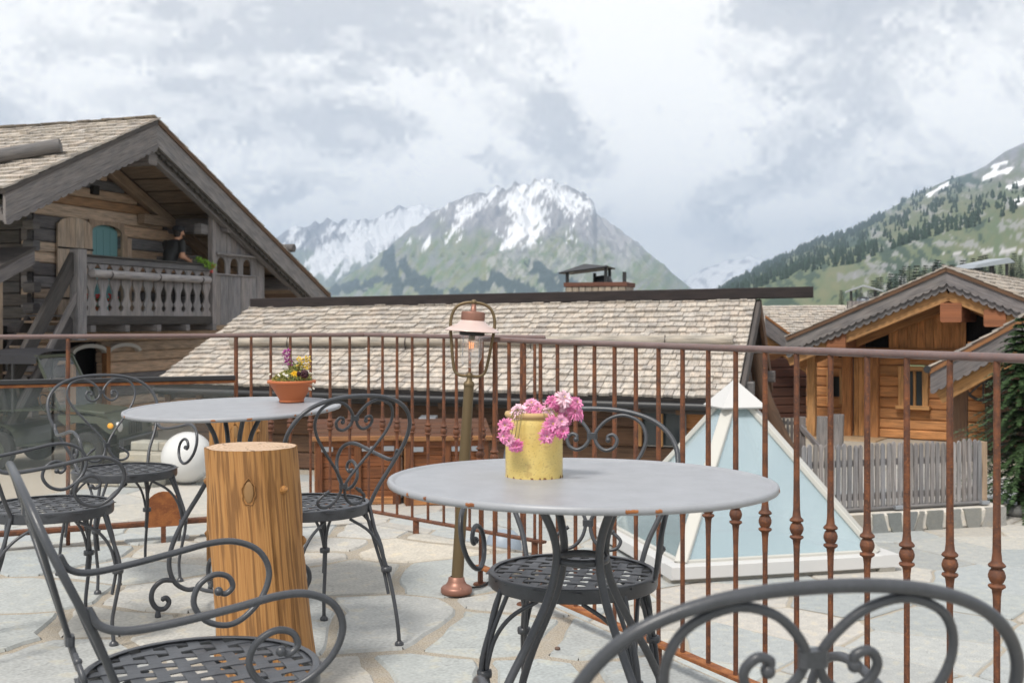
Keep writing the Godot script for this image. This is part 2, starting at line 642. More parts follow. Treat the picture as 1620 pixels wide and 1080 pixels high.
# overcast with bright breaks: cumulus sheets seen in perspective on a layer overhead
func cloud_image() -> Image:
	var W := 3072
	var H := 1536
	var n := FastNoiseLite.new()
	n.seed = 77
	n.noise_type = FastNoiseLite.TYPE_SIMPLEX_SMOOTH
	n.frequency = 0.85
	n.fractal_octaves = 6
	n.fractal_gain = 0.58
	n.domain_warp_enabled = true
	n.domain_warp_amplitude = 0.9
	n.domain_warp_frequency = 0.5
	n.domain_warp_fractal_octaves = 3
	var n2 := FastNoiseLite.new()
	n2.seed = 12
	n2.noise_type = FastNoiseLite.TYPE_SIMPLEX_SMOOTH
	n2.frequency = 0.30
	n2.fractal_octaves = 4
	var lut: Array[Color] = []
	for i in 256:
		var t := i / 255.0
		var q := Color(0.50, 0.525, 0.56).lerp(Color(0.59, 0.605, 0.63), smoothstep(0.0, 0.42, t))
		q = q.lerp(Color(0.74, 0.745, 0.75), smoothstep(0.44, 0.60, t))
		q = q.lerp(Color(0.95, 0.94, 0.915), smoothstep(0.60, 0.90, t))
		lut.append(q * (1.10 / 1.35))
	var out := PackedByteArray()
	out.resize(W * H * 3)
	var low := int(H * (90.0 + 3.0) / 180.0)
	var high := int(H * 25.0 / 180.0)
	var step := 2
	for y in range(0, low, step):
		var el := PI * 0.5 - PI * (y + 0.5) / H
		var r := 1.0 / (sin(maxf(el, 0.0)) + 0.17)
		var sx := step if y > high else 8
		var glow := 1.0 + 0.42 * exp(-maxf(el, 0.0) * 7.0)
		for x in range(0, W, sx):
			var az := TAU * (x + 0.5) / W
			var p := Vector3(sin(az) * cos(el), sin(el) * 1.55, -cos(az) * cos(el)) * (2.6 + 0.55 * r)
			var a := n.get_noise_3dv(p)
			a = a * (1.25 - 0.5 * absf(a))
			var b := n2.get_noise_3dv(p + Vector3(7, 3, 1))
			var t := clampf(0.53 + a * 1.0 + b * 0.62 + 0.26 * exp(-maxf(el, 0.0) * 6.0), 0.0, 1.0)
			var q := (lut[int(t * 255.0)] * glow).linear_to_srgb()
			var c0 := mini(255, int(q.r * 255.0))
			var c1 := mini(255, int(q.g * 255.0))
			var c2 := mini(255, int(q.b * 255.0))
			for yy in step:
				var k := ((y + yy) * W + x) * 3
				for xx in sx:
					out[k] = c0; out[k + 1] = c1; out[k + 2] = c2
					k += 3
	# below the horizon: an even pale haze
	var base := PackedByteArray()
	base.resize(W * 3)
	for x in W:
		base[x * 3] = 196; base[x * 3 + 1] = 200; base[x * 3 + 2] = 204
	var done := low + (low % 2)
	var res := out.slice(0, done * W * 3)
	for y in range(done, H):
		res.append_array(base)
	var im := Image.create_from_data(W, H, false, Image.FORMAT_RGB8, res)
	return im

# ------------------------------------------------------------------ mountains
func prof(list: Array, x: float) -> float:
	for i in list.size() - 1:
		if x <= list[i + 1][0]:
			var t := clampf((x - list[i][0]) / (list[i + 1][0] - list[i][0]), 0.0, 1.0)
			return lerpf(list[i][1], list[i + 1][1], t)
	return list[-1][1]

func seg_near(p: Vector2, a: Vector2, b: Vector2) -> float:
	var t := clampf((p - a).dot(b - a) / (b - a).length_squared(), 0.0, 1.0)
	return p.distance_to(a + (b - a) * t)

var ridged := FastNoiseLite.new()
var soft := FastNoiseLite.new()

# a mountain side: columns fan out over the valley, rows climb from its foot (d0) to the crest (dc), then fall away behind
func mountain(called: String, crest: Array, d0: float, y0: float, dc: Array, x0: float, x1: float, nc: int, nr: int, rough: float, bend: float, colour: Callable) -> void:
	var b := MB.new()
	var grid: Array[Vector3] = []
	var back := 6
	for i in nc + 1:
		var px := lerpf(x0, x1, float(i) / nc)
		var d1 := prof(dc, px)
		var cy := prof(crest, px)
		cy += ridged.get_noise_2d(px * 1.9, 11.0) * 1.8 * minf(rough, 1.0)
		var top := CAMH + (HY - cy) / F * d1
		for j in nr + 1 + back:
			var t := float(j) / nr
			var d := lerpf(d0, d1, minf(t, 1.0)) + maxf(t - 1.0, 0.0) * (d1 - d0) * 2.0
			var y: float
			if t <= 1.0:
				y = lerpf(y0, top, pow(t, bend))
				var env := t * (1.0 - pow(t, 6.0)) * 1.3
				var X := (px - CX) / F * d
				y += (ridged.get_noise_2d(X * 0.16, d * 0.10) * 0.9 + ridged.get_noise_2d(X * 0.5 + 900.0, d * 0.3) * 0.35) * rough * env * (top - y0) * 0.13
			else:
				y = top - (t - 1.0) * (top - y0) * 3.0
			grid.append(Vector3((px - CX) / F * d, y, -d))
	var rows := nr + 1 + back
	for i in nc + 1:
		for j in rows:
			var p := grid[i * rows + j]
			var e := grid[mini(i + 1, nc) * rows + j] - grid[maxi(i - 1, 0) * rows + j]
			var f := grid[i * rows + mini(j + 1, rows - 1)] - grid[i * rows + maxi(j - 1, 0)]
			var nn := e.cross(f).normalized()
			if nn.y < 0.0: nn = -nn
			var px := CX + p.x / -p.z * F
			var py := HY - (p.y - CAMH) / -p.z * F
			b.col = colour.call(px, py, p, nn, minf(float(j) / nr, 1.0))
			b.vert(p, nn, Vector2.ZERO)
	for i in nc:
		for j in rows - 1:
			var a := i * rows + j
			b.tri(a, a + 1, a + rows + 1)
			b.tri(a, a + rows + 1, a + rows)
	var o := inst(called, b.mesh(), M.terrain, self)
	o.name = numbered(called)
	o.set_meta("kind", "structure")

var hill_crest := [[1000, 520], [1090, 487], [1150, 452], [1200, 425], [1250, 401], [1300, 378], [1350, 364], [1400, 335], [1440, 312], [1500, 284], [1540, 272], [1560, 262], [1590, 240], [1620, 226], [1700, 205], [1850, 180], [2100, 210], [2400, 300]]
var hill_d := [[1000, 2400], [1200, 2700], [1400, 3100], [1620, 3600], [2400, 3600]]
func hill_point(px: float, t: float) -> Vector3:
	var d1 := prof(hill_d, px)
	var top := CAMH + (HY - prof(hill_crest, px)) / F * d1
	var d := lerpf(140.0, d1, t)
	return Vector3((px - CX) / F * d, lerpf(-1.4, top, pow(t, 1.15)), -d)

func mountains() -> void:
	ridged.seed = 6
	ridged.noise_type = FastNoiseLite.TYPE_SIMPLEX_SMOOTH
	ridged.fractal_type = FastNoiseLite.FRACTAL_RIDGED
	ridged.frequency = 0.018
	ridged.fractal_octaves = 5
	soft.seed = 19
	soft.frequency = 0.01
	soft.fractal_octaves = 5
	var rock := Color(0.21, 0.21, 0.225)
	var pale := Color(0.42, 0.41, 0.41)
	var grass := Color(0.105, 0.165, 0.05)
	var dry := Color(0.19, 0.20, 0.075)
	var wood := Color(0.020, 0.042, 0.024)
	var snow := Color(0.86, 0.87, 0.89)
	# the main peak
	var peak := [[380, 470], [520, 455], [600, 405], [640, 372], [668, 352], [697, 333], [716, 320], [738, 308], [755, 306], [770, 307], [786, 298], [800, 300], [812, 293], [826, 289], [838, 293], [850, 284], [866, 281], [878, 290], [890, 296], [905, 300], [918, 307], [930, 313], [939, 322], [944, 340], [962, 352], [985, 368], [1010, 386], [1040, 411], [1070, 437], [1100, 462], [1180, 490], [1300, 510]]
	var fields := [[Vector2(866, 286), Vector2(812, 330), 9.0], [Vector2(880, 305), Vector2(905, 330), 11.0], [Vector2(845, 335), Vector2(818, 372), 17.0], [Vector2(830, 296), Vector2(792, 322), 5.0], [Vector2(912, 318), Vector2(936, 328), 6.0], [Vector2(766, 318), Vector2(732, 342), 7.0], [Vector2(748, 330), Vector2(716, 366), 4.5], [Vector2(680, 382), Vector2(673, 394), 4.0], [Vector2(860, 350), Vector2(840, 385), 7.0], [Vector2(800, 380), Vector2(796, 392), 4.0], [Vector2(712, 372), Vector2(704, 384), 3.0], [Vector2(786, 300), Vector2(770, 315), 4.0]]
	mountain("mountain", peak, 2600.0, -40.0, [[380, 5200], [1300, 5200]], 380, 1300, 460, 170, 1.3, 1.0, func(px: float, py: float, p: Vector3, nn: Vector3, _t: float) -> Color:
		var a := soft.get_noise_2d(px * 1.3, py * 1.3)
		var fine := soft.get_noise_2d(px * 5.0 + 300.0, py * 5.0)
		var strata := soft.get_noise_2d((px + py * 0.9) * 8.0, (py - px * 0.55) * 1.2)
		var q := rock.lerp(pale, clampf(0.35 + 0.9 * strata + 0.5 * fine, 0.0, 1.0))
		if px > 930.0 and py < 430.0: q = q.lerp(pale, 0.55)
		var green := smoothstep(345.0, 405.0, py + a * 70.0 - maxf(0.0, px - 930.0) * 0.18 + maxf(0.0, 720.0 - px) * 0.10)
		var g := grass.lerp(dry, clampf(0.45 + fine + a * 0.6, 0.0, 1.0))
		q = q.lerp(g, green * clampf(0.75 + strata * 1.2, 0.15, 1.0))
		if px > 770.0 and px < 1000.0 and py > 380.0 and strata + fine * 0.6 > 0.20: q = q.lerp(pale, 0.6)
		# woods
		var wd := INF
		for s in [[Vector2(615, 405), Vector2(628, 470), 14.0], [Vector2(636, 415), Vector2(672, 470), 12.0], [Vector2(660, 440), Vector2(700, 470), 8.0], [Vector2(720, 465), Vector2(790, 440), 11.0], [Vector2(790, 440), Vector2(830, 462), 13.0], [Vector2(570, 455), Vector2(600, 440), 6.0], [Vector2(520, 462), Vector2(565, 450), 6.0], [Vector2(850, 420), Vector2(880, 455), 12.0], [Vector2(890, 440), Vector2(930, 468), 12.0]]:
			wd = minf(wd, seg_near(Vector2(px, py), s[0], s[1]) / s[2])
		if wd + fine * 1.3 + a * 0.5 < 1.0: q = wood
		# snow
		var sd := INF
		for s in fields:
			sd = minf(sd, seg_near(Vector2(px, py), s[0], s[1]) / s[2])
		if sd + strata * 1.6 + fine * 1.1 < 1.0: q = snow
		elif py < 385.0 and py > 285.0 and px < 935.0 and px > 640.0 and strata * 1.1 + fine * 0.8 + a * 0.3 > 0.55: q = snow
		return q)
	# the snowy ridge behind it
	var ridge := [[300, 420], [420, 382], [440, 374], [458, 362], [470, 356], [480, 360], [497, 352], [506, 357], [520, 349], [536, 353], [548, 346], [556, 351], [575, 347], [590, 350], [607, 341], [626, 327], [645, 328], [660, 324], [674, 325], [690, 332], [720, 344], [760, 372], [820, 420]]
	mountain("mountain", ridge, 5600.0, -40.0, [[300, 7600], [820, 7600]], 300, 820, 260, 100, 1.5, 1.0, func(px: float, py: float, p: Vector3, nn: Vector3, _t: float) -> Color:
		var fine := soft.get_noise_2d(px * 5.0, py * 5.0 + 70.0)
		var strata := soft.get_noise_2d((px + py * 0.7) * 4.0, (py - px * 0.8) * 0.9 + 50.0)
		var q := rock.lerp(pale, clampf(0.3 + strata + fine, 0.0, 1.0))
		var band := seg_near(Vector2(px, py), Vector2(675, 335), Vector2(505, 418)) / 22.0
		if band + strata * 1.5 + fine < 1.0: q = snow
		elif strata + fine * 0.7 > 0.26 and py < 400.0: q = snow
		elif py > 395.0: q = q.lerp(grass, 0.6)
		return q)
	# far white range at the head of the valley
	var far_crest := [[980, 470], [1060, 452], [1090, 440], [1110, 425], [1135, 418], [1150, 410], [1165, 412], [1185, 405], [1205, 410], [1225, 405], [1260, 396], [1330, 420], [1400, 440]]
	mountain("mountain", far_crest, 7000.0, -60.0, [[980, 8800], [1400, 8800]], 980, 1400, 120, 50, 1.0, 1.0, func(px: float, py: float, p: Vector3, nn: Vector3, _t: float) -> Color:
		var fine := soft.get_noise_2d(px * 5.0, py * 5.0 + 170.0)
		return snow if fine < 0.22 else Color(0.42, 0.43, 0.46))
	# the near hillside, meadow, scree and woods
	mountain("hillside", hill_crest, 140.0, -1.4, hill_d, 1000, 2400, 420, 170, 0.16, 1.15, func(px: float, py: float, p: Vector3, nn: Vector3, _t: float) -> Color:
		var a := soft.get_noise_2d(px * 1.2, py * 1.2 + 40.0)
		var fine := soft.get_noise_2d(px * 5.5, py * 5.5 + 40.0)
		var dip := soft.get_noise_2d((px + py * 1.2) * 1.1, (py - px * 0.4) * 4.0)
		var q := grass.lerp(dry, clampf(0.35 + fine * 0.8 + a, 0.0, 1.0)).lerp(rock, 0.22) * 0.72
		var high := smoothstep(330.0, 240.0, py)
		q = q.lerp(rock, high * clampf(0.7 + fine, 0.0, 1.0))
		if dip + fine * 0.9 > 0.30 and px > 1350.0: q = q.lerp(rock.lerp(pale, 0.35), 0.65)
		if seg_near(Vector2(px, py), Vector2(1330, 440), Vector2(1430, 418)) < 6.0 + fine * 8.0: q = q.lerp(rock, 0.6)
		if seg_near(Vector2(px, py), Vector2(1480, 400), Vector2(1640, 395)) < 3.0 and fine > -0.1: q = pale
		if a * 0.6 + fine * 0.6 < -0.16 and px < 1560.0: q = wood * 1.4
		var sd := minf(seg_near(Vector2(px, py), Vector2(1556, 282), Vector2(1600, 266)) / 4.0, seg_near(Vector2(px, py), Vector2(1598, 296), Vector2(1640, 280)) / 4.5)
		sd = minf(sd, seg_near(Vector2(px, py), Vector2(1600, 322), Vector2(1650, 310)) / 4.5)
		sd = minf(sd, seg_near(Vector2(px, py), Vector2(1470, 308), Vector2(1500, 290)) / 2.6)
		sd = minf(sd, seg_near(Vector2(px, py), Vector2(1575, 262), Vector2(1590, 258)) / 4.0)
		if sd + fine * 1.3 < 1.0: q = snow
		return q)
	# woods on the hillside: nobody could count them
	var cone := MB.new()
	cone.col = Color(1, 1, 1)
	for k in 3:
		cone.lathe([Vector2(0.19 - k * 0.05, 0.06 + k * 0.28), Vector2(0.08 - k * 0.02, 0.3 + k * 0.26), Vector2(0.0, 0.52 + k * 0.24)], 6)
	var spots: Array[Transform3D] = []
	var r2 := RandomNumberGenerator.new()
	r2.seed = 5
	while spots.size() < 3300:
		var px := r2.randf_range(1080, 1660)
		var t := r2.randf()
		var g := hill_point(px, t * t * 0.5 + t * 0.5)
		var py := HY - (g.y - CAMH) / -g.z * F
		if -g.z < 700.0: continue
		var dens := soft.get_noise_2d((px + py * 0.4) * 2.2 + 200.0, (py + px * 0.35) * 3.2)
		var fine := soft.get_noise_2d(px * 5.0, py * 5.0 + 90.0)
		var want := 0.02 + smoothstep(1430.0, 1150.0, px) * 0.14 + smoothstep(0.04, 0.30, dens * 0.8 + fine * 1.1) * 0.6
		if seg_near(Vector2(px, py), Vector2(1390, 425), Vector2(1500, 360)) < 16.0: want += 0.25
		var crest_y := prof(hill_crest, px)
		if py - crest_y < 12.0 and px < 1400.0: want += 0.12
		if py < 330.0: want *= smoothstep(270.0, 330.0, py)
		if py > 462.0: want *= 0.4
		if r2.randf() > want: continue
		var h := r2.randf_range(0.5, 1.3) * (5.0 - g.z * 0.0028)
		spots.append(Transform3D(Basis.from_scale(Vector3(h, h, h) * Vector3(1.5, 1, 1.5)), g - Vector3(0, 1.0, 0)))
	var mm := MultiMesh.new()
	mm.transform_format = MultiMesh.TRANSFORM_3D
	mm.use_colors = true
	mm.mesh = cone.mesh()
	mm.instance_count = spots.size()
	for i in spots.size():
		mm.set_instance_transform(i, spots[i])
		var k := r2.randf_range(0.7, 1.4)
		mm.set_instance_color(i, Color(0.026 * k, 0.047 * k, 0.030 * k))
	var mi := MultiMeshInstance3D.new()
	mi.name = numbered("hillside_wood")
	mi.multimesh = mm
	mi.material_override = M.terrain
	add_child(mi)
	tag(mi, "dark spruce wood scattered over the green mountain side", "wood")
	mi.set_meta("kind", "stuff")

# ------------------------------------------------------------------ ground, paving
# cells round seeds, cut apart by joints; edges are broken a little
func cells(seeds: PackedVector2Array, bound: PackedVector2Array, joint: float, rough: float) -> Array:
	var out := []
	for i in seeds.size():
		var s := seeds[i]
		var poly := PackedVector2Array([s + Vector2(-2.2, -2.2), s + Vector2(2.2, -2.2), s + Vector2(2.2, 2.2), s + Vector2(-2.2, 2.2)])
		for j in seeds.size():
			if j == i or seeds[j].distance_to(s) > 4.2: continue
			var mid := (s + seeds[j]) * 0.5
			var d := (seeds[j] - s).normalized()
			var q := PackedVector2Array()
			for k in poly.size():
				var a := poly[k]
				var b := poly[(k + 1) % poly.size()]
				var da := (a - mid).dot(d)
				var db := (b - mid).dot(d)
				if da <= 0.0: q.append(a)
				if da * db < 0.0: q.append(a + (b - a) * (da / (da - db)))
			poly = q
			if poly.size() < 3: break
		if poly.size() < 3: continue
		var fine := PackedVector2Array()
		for k in poly.size():
			var a := poly[k]
			var b := poly[(k + 1) % poly.size()]
			var m := maxi(1, int(a.distance_to(b) / 0.09))
			for t in m:
				var p := a.lerp(b, float(t) / m)
				fine.append(p)
		for inner in Geometry2D.offset_polygon(fine, -joint * rng.randf_range(0.6, 1.25), Geometry2D.JOIN_ROUND):
			var pts := PackedVector2Array()
			for k in inner.size():
				var a: Vector2 = inner[k]
				var b: Vector2 = inner[(k + 1) % inner.size()]
				var m := maxi(1, int(a.distance_to(b) / 0.07))
				for t in m:
					var p := a.lerp(b, float(t) / m)
					pts.append(p + Vector2(soft.get_noise_2d(p.x * 160.0, p.y * 160.0), soft.get_noise_2d(p.x * 160.0 + 500.0, p.y * 160.0)) * rough)
			for piece in Geometry2D.intersect_polygons(pts, bound):
				var area := 0.0
				for k in piece.size(): area += piece[k].cross(piece[(k + 1) % piece.size()])
				if absf(area) > 0.01: out.append(piece)
	return out

func slab(poly: PackedVector2Array, y: float, col: Color, thick: float, parent: Node3D, called := "paving_slab") -> void:
	if Geometry2D.triangulate_polygon(poly).is_empty(): return
	var inset := Geometry2D.offset_polygon(poly, -0.010)
	if inset.is_empty(): return
	var top: PackedVector2Array = inset[0]
	var b := MB.new()
	b.col = col
	var tr := Geometry2D.triangulate_polygon(top)
	if tr.is_empty(): return
	var c := Vector2.ZERO
	for p in top: c += p / top.size()
	var tilt := Vector2(rng.randf_range(-0.006, 0.006), rng.randf_range(-0.006, 0.006))
	var nn := Vector3(-tilt.x, 1, tilt.y).normalized()
	for p in top:
		b.vert(Vector3(p.x, y + (p - c).dot(tilt), -p.y), nn, p)
	for i in range(0, tr.size(), 3):
		b.tri(tr[i], tr[i + 1], tr[i + 2])
	# worn shoulder and side
	var m := top.size()
	for i in m:
		var a: Vector2 = top[i]
		var d: Vector2 = top[(i + 1) % m]
		var e := (d - a).normalized()
		var o := Vector2(e.y, -e.x)
		if not Geometry2D.is_polygon_clockwise(top): pass
		else: o = -o
		var ya := y + (a - c).dot(tilt)
		var yd := y + (d - c).dot(tilt)
		var a2 := a + o * 0.010
		var d2 := d + o * 0.010
		b.face([Vector3(a.x, ya, -a.y), Vector3(d.x, yd, -d.y), Vector3(d2.x, y - thick, -d2.y), Vector3(a2.x, y - thick, -a2.y)], Vector3(o.x, 0.8, -o.y).normalized(), [a, d, d2, a2])
	part(called, b, M.stone, parent)

var terrace_edge := PackedVector2Array()

func ground_and_paving() -> void:
	# the land: one sheet to the foot of the mountains
	var land := MB.new()
	land.col = Color(0.10, 0.13, 0.05)
	land.face([Vector3(-6000, -1.42, 200), Vector3(6000, -1.42, 200), Vector3(6000, -1.42, -8500), Vector3(-6000, -1.42, -8500)], Vector3.UP, [Vector2.ZERO, Vector2.ZERO, Vector2.ZERO, Vector2.ZERO])
	var lo := inst("ground", land.mesh(), M.earth, self)
	lo.set_meta("kind", "structure")
	# lower village square
	var sq := setting("square", Vector3(0, PLAZA, 0))
	var mbq := MB.new()
	mbq.extrude(PackedVector2Array([Vector2(-24, -3), Vector2(24, -3), Vector2(24, 42), Vector2(-24, 42)]), Transform3D(Basis(Vector3.RIGHT, Vector3.FORWARD, Vector3.UP), Vector3(0, -0.2, 0)), 0.19)
	part("joint_bed", mbq, M.sand_joint, sq)
	var r2 := RandomNumberGenerator.new()
	r2.seed = 41
	var seeds := PackedVector2Array()
	var gy := 5.2
	while gy < 17.5:
		var gx := -9.5
		while gx < 10.5:
			seeds.append(Vector2(gx + r2.randf_range(-0.34, 0.34) + (0.45 if int(gy / 0.7) % 2 == 0 else 0.0), gy + r2.randf_range(-0.26, 0.26)))
			gx += 1.02
		gy += 0.70
	var greys := [Color(0.44, 0.455, 0.44), Color(0.47, 0.475, 0.455), Color(0.42, 0.44, 0.435), Color(0.50, 0.475, 0.425), Color(0.47, 0.46, 0.43), Color(0.40, 0.42, 0.42), Color(0.50, 0.485, 0.45)]
	var bound := PackedVector2Array([Vector2(-10, 4.6), Vector2(11, 4.6), Vector2(11, 18), Vector2(-10, 18)])
	var made := []
	for poly in cells(seeds, bound, 0.014, 0.03):
		var c := Vector2.ZERO
		for p in poly: c += p / poly.size()
		made.append([c.distance_to(Vector2(2.0, 8.0)), poly])
	made.sort_custom(func(x, y): return x[0] < y[0])
	var count := 0
	for e in made:
		count += 1
		if count > 300: break
		slab(e[1], r2.randf_range(-0.004, 0.004), vary(greys[r2.randi() % greys.size()], 0.10), 0.010, sq)
	# terrace
	terrace_edge = PackedVector2Array([Vector2(-5.6, 3.98), Vector2(-0.80, 6.08), Vector2(0.20, 5.20), Vector2(-0.075, 4.72), Vector2(0.03, 4.55), Vector2(3.30, -1.6), Vector2(-5.6, -1.6)])
	var te := setting("terrace")
	var bed := MB.new()
	bed.extrude(terrace_edge, Transform3D(Basis(Vector3.RIGHT, Vector3.FORWARD, Vector3.UP), Vector3(0, -1.35, 0)), 1.342)
	part("joint_bed", bed, M.sand_joint, te)
	var ts := PackedVector2Array()
	for q in [[640, 868], [745, 905], [540, 905], [505, 862], [600, 985], [800, 1000], [700, 1085], [560, 1100], [470, 880], [870, 945], [950, 1010], [860, 1075], [400, 850], [300, 872], [200, 900], [110, 880], [60, 940], [160, 985], [260, 940], [90, 1040], [20, 1000], [1040, 1060], [720, 845], [590, 838], [480, 836], [360, 832], [240, 840], [120, 850], [330, 1000], [440, 990], [1000, 1130], [640, 1180], [800, 1200], [350, 1100], [200, 1120]]:
		var g := gr(q[0], q[1])
		ts.append(Vector2(g.x, -g.z))
	for k in 90:
		var p := Vector2(r2.randf_range(-5.5, 3.0), r2.randf_range(-1.6, 6.0))
		var ok := true
		for t in ts:
			if t.distance_to(p) < 0.5: ok = false; break
		if ok: ts.append(p)
	var pal := [Color(0.44, 0.46, 0.45), Color(0.47, 0.48, 0.465), Color(0.51, 0.49, 0.445), Color(0.42, 0.445, 0.44), Color(0.53, 0.515, 0.475)]
	var inner: PackedVector2Array = Geometry2D.offset_polygon(terrace_edge, -0.02)[0]
	var k2 := 0
	for poly in cells(ts, inner, 0.026, 0.075):
		var col: Color = pal[(k2 * 7 + 3) % pal.size()]
		var c := Vector2.ZERO
		for p in poly: c += p / poly.size()
		if c.distance_to(Vector2(gr(640, 868).x, -gr(640, 868).z)) < 0.25: col = Color(0.62, 0.58, 0.50)
		slab(poly, r2.randf_range(-0.002, 0.003), vary(col, 0.07), 0.010, te)
		k2 += 1

# ------------------------------------------------------------------ garden furniture (own axes: +z is the front)
func V3(x: float, y: float, z: float) -> Vector3:
	return Vector3(x, y, z)

func mirror(pts: Array) -> Array:
	var o := []
	for p in pts: o.append(Vector3(-p.x, p.y, p.z))
	return o

const SEAT_R := 0.205
const SEAT_Y := 0.462

func make_chair(label: String) -> Node3D:
	var t := thing("iron_armchair", label, "chair", Vector3.ZERO, "wrought iron armchairs round the terrace tables")
	var iron: Material = M.iron
	# seat rim
	var rim := MB.new()
	rim.lathe([Vector2(SEAT_R - 0.004, SEAT_Y - 0.034), Vector2(SEAT_R + 0.001, SEAT_Y - 0.034), Vector2(SEAT_R + 0.003, SEAT_Y - 0.030), Vector2(SEAT_R + 0.003, SEAT_Y - 0.003), Vector2(SEAT_R, SEAT_Y), Vector2(SEAT_R - 0.010, SEAT_Y), Vector2(SEAT_R - 0.012, SEAT_Y - 0.002), Vector2(SEAT_R - 0.004, SEAT_Y - 0.006), Vector2(SEAT_R - 0.004, SEAT_Y - 0.034)], 48)
	part("seat_rim", rim, iron, t)
	# woven straps
	var pitch := 0.0435
	var hw := 0.0112
	for way in 2:
		for k in range(-4, 6):
			var off := (k - 0.5) * pitch
			var half := sqrt(maxf(0.0, SEAT_R * SEAT_R - off * off)) - 0.004
			if half < 0.04: continue
			var b := MB.new()
			var m := 26
			var pts: Array[Vector3] = []
			for i in m + 1:
				var u := lerpf(-half, half, float(i) / m)
				var ph := cos(PI * (u / pitch + 0.5)) * (1.0 if (k + way) % 2 == 0 else -1.0)
				pts.append(Vector3(u, SEAT_Y - 0.006 + ph * 0.0011, off))
			for i in m:
				var a := pts[i]
				var d := pts[i + 1]
				var z := Vector3(0, 0, hw)
				var dn := Vector3(0, -0.0022, 0)
				var tn := (d - a).normalized()
				var nn := Vector3(-tn.y, tn.x, 0)
				var z0 := Vector2.ZERO
				var q := [a - z, d - z, d + z, a + z]
				if way == 1:
					for j in 4: q[j] = Vector3(q[j].z, q[j].y, q[j].x)
					nn = Vector3(0, nn.y, nn.x)
				b.face(q, nn, [z0, z0, z0, z0])
				b.face([q[0] + dn, q[1] + dn, q[2] + dn, q[3] + dn], -nn, [z0, z0, z0, z0])
				b.face([q[0], q[1], q[1] + dn, q[0] + dn], (q[0] - q[3]).normalized(), [z0, z0, z0, z0])
				b.face([q[3], q[2], q[2] + dn, q[3] + dn], (q[3] - q[0]).normalized(), [z0, z0, z0, z0])
			part("seat_strap", b, iron, t)
	# back hoop, leaning back
	var right := [V3(0.150, 0.452, -0.146), V3(0.168, 0.515, -0.172), V3(0.205, 0.594, -0.203), V3(0.232, 0.673, -0.240), V3(0.226, 0.742, -0.272), V3(0.180, 0.797, -0.294), V3(0.10, 0.827, -0.306), V3(0.0, 0.835, -0.309)]
	var hoop := right.duplicate()
	var left := mirror(right)
	left.reverse()
	for i in range(1, left.size()): hoop.append(left[i])
	var hb := MB.new()
	hb.tube(cr(hoop, 7), 0.0068, 10)
	part("back_hoop", hb, iron, t)
	# heart with scrolls, drawn flat and laid on the lean of the back
	var lean := func(x: float, y: float) -> Vector3: return Vector3(x, y, lerpf(-0.196, -0.306, (y - 0.46) / 0.37))
	for s in [1.0, -1.0]:
		var h := MB.new()
		var pts := []
		for q in [[0.066, 0.519], [0.052, 0.527], [0.044, 0.515], [0.055, 0.502], [0.082, 0.506], [0.088, 0.493], [0.075, 0.477], [0.044, 0.475], [0.018, 0.497], [0.007, 0.529], [0.012, 0.557], [0.045, 0.603], [0.092, 0.659], [0.132, 0.714], [0.146, 0.760], [0.130, 0.800], [0.088, 0.819], [0.048, 0.811], [0.020, 0.788], [0.007, 0.763], [0.016, 0.739], [0.038, 0.726], [0.060, 0.734], [0.068, 0.753], [0.057, 0.767], [0.043, 0.763], [0.044, 0.753]]:
			pts.append(lean.call(q[0] * s, q[1]))
		pts = pts.slice(0, 2) + pts.slice(4)
		var path := cr(pts, 5)
		var rr := []
		for i in path.size(): rr.append(0.0050)
		h.tube(path, rr, 8, true, true)
		h.ball(path[-1], Vector3(0.0075, 0.0075, 0.0075), 8, 6)
		h.ball(path[0], Vector3(0.0075, 0.0075, 0.0075), 8, 6)
		part("back_scroll", h, iron, t)
	for y in [0.539, 0.763]:
		var cb := MB.new()
		var p: Vector3 = lean.call(0.0, y)
		cb.beam(p + Vector3(0, -0.008, 0), p + Vector3(0, 0.008, 0), 0.028, 0.015, Vector3.BACK, 0.004)
		part("collar", cb, iron, t)
	# arms
	for s in [1.0, -1.0]:
		var a := MB.new()
		var pts := []
		for q in [[0.216, 0.640, -0.215], [0.219, 0.613, -0.198], [0.224, 0.602, -0.160], [0.234, 0.608, -0.09], [0.241, 0.622, 0.0], [0.243, 0.634, 0.07], [0.242, 0.632, 0.120], [0.239, 0.610, 0.164], [0.233, 0.568, 0.183], [0.226, 0.522, 0.168], [0.218, 0.486, 0.130], [0.213, 0.475, 0.092], [0.214, 0.489, 0.052], [0.218, 0.522, 0.030], [0.222, 0.556, 0.040], [0.226, 0.574, 0.070], [0.227, 0.568, 0.098], [0.227, 0.547, 0.108], [0.227, 0.534, 0.094], [0.227, 0.540, 0.080]]:
			pts.append(Vector3(q[0] * s, q[1], q[2]))
		var path := cr(pts, 5)
		var rr := []
		for i in path.size(): rr.append(lerpf(0.0068, 0.0056, float(i) / path.size()))
		a.tube(path, rr, 10, true, true)
		a.ball(path[-1], Vector3(0.0092, 0.0092, 0.0092), 8, 6)
		part("armrest", a, iron, t)
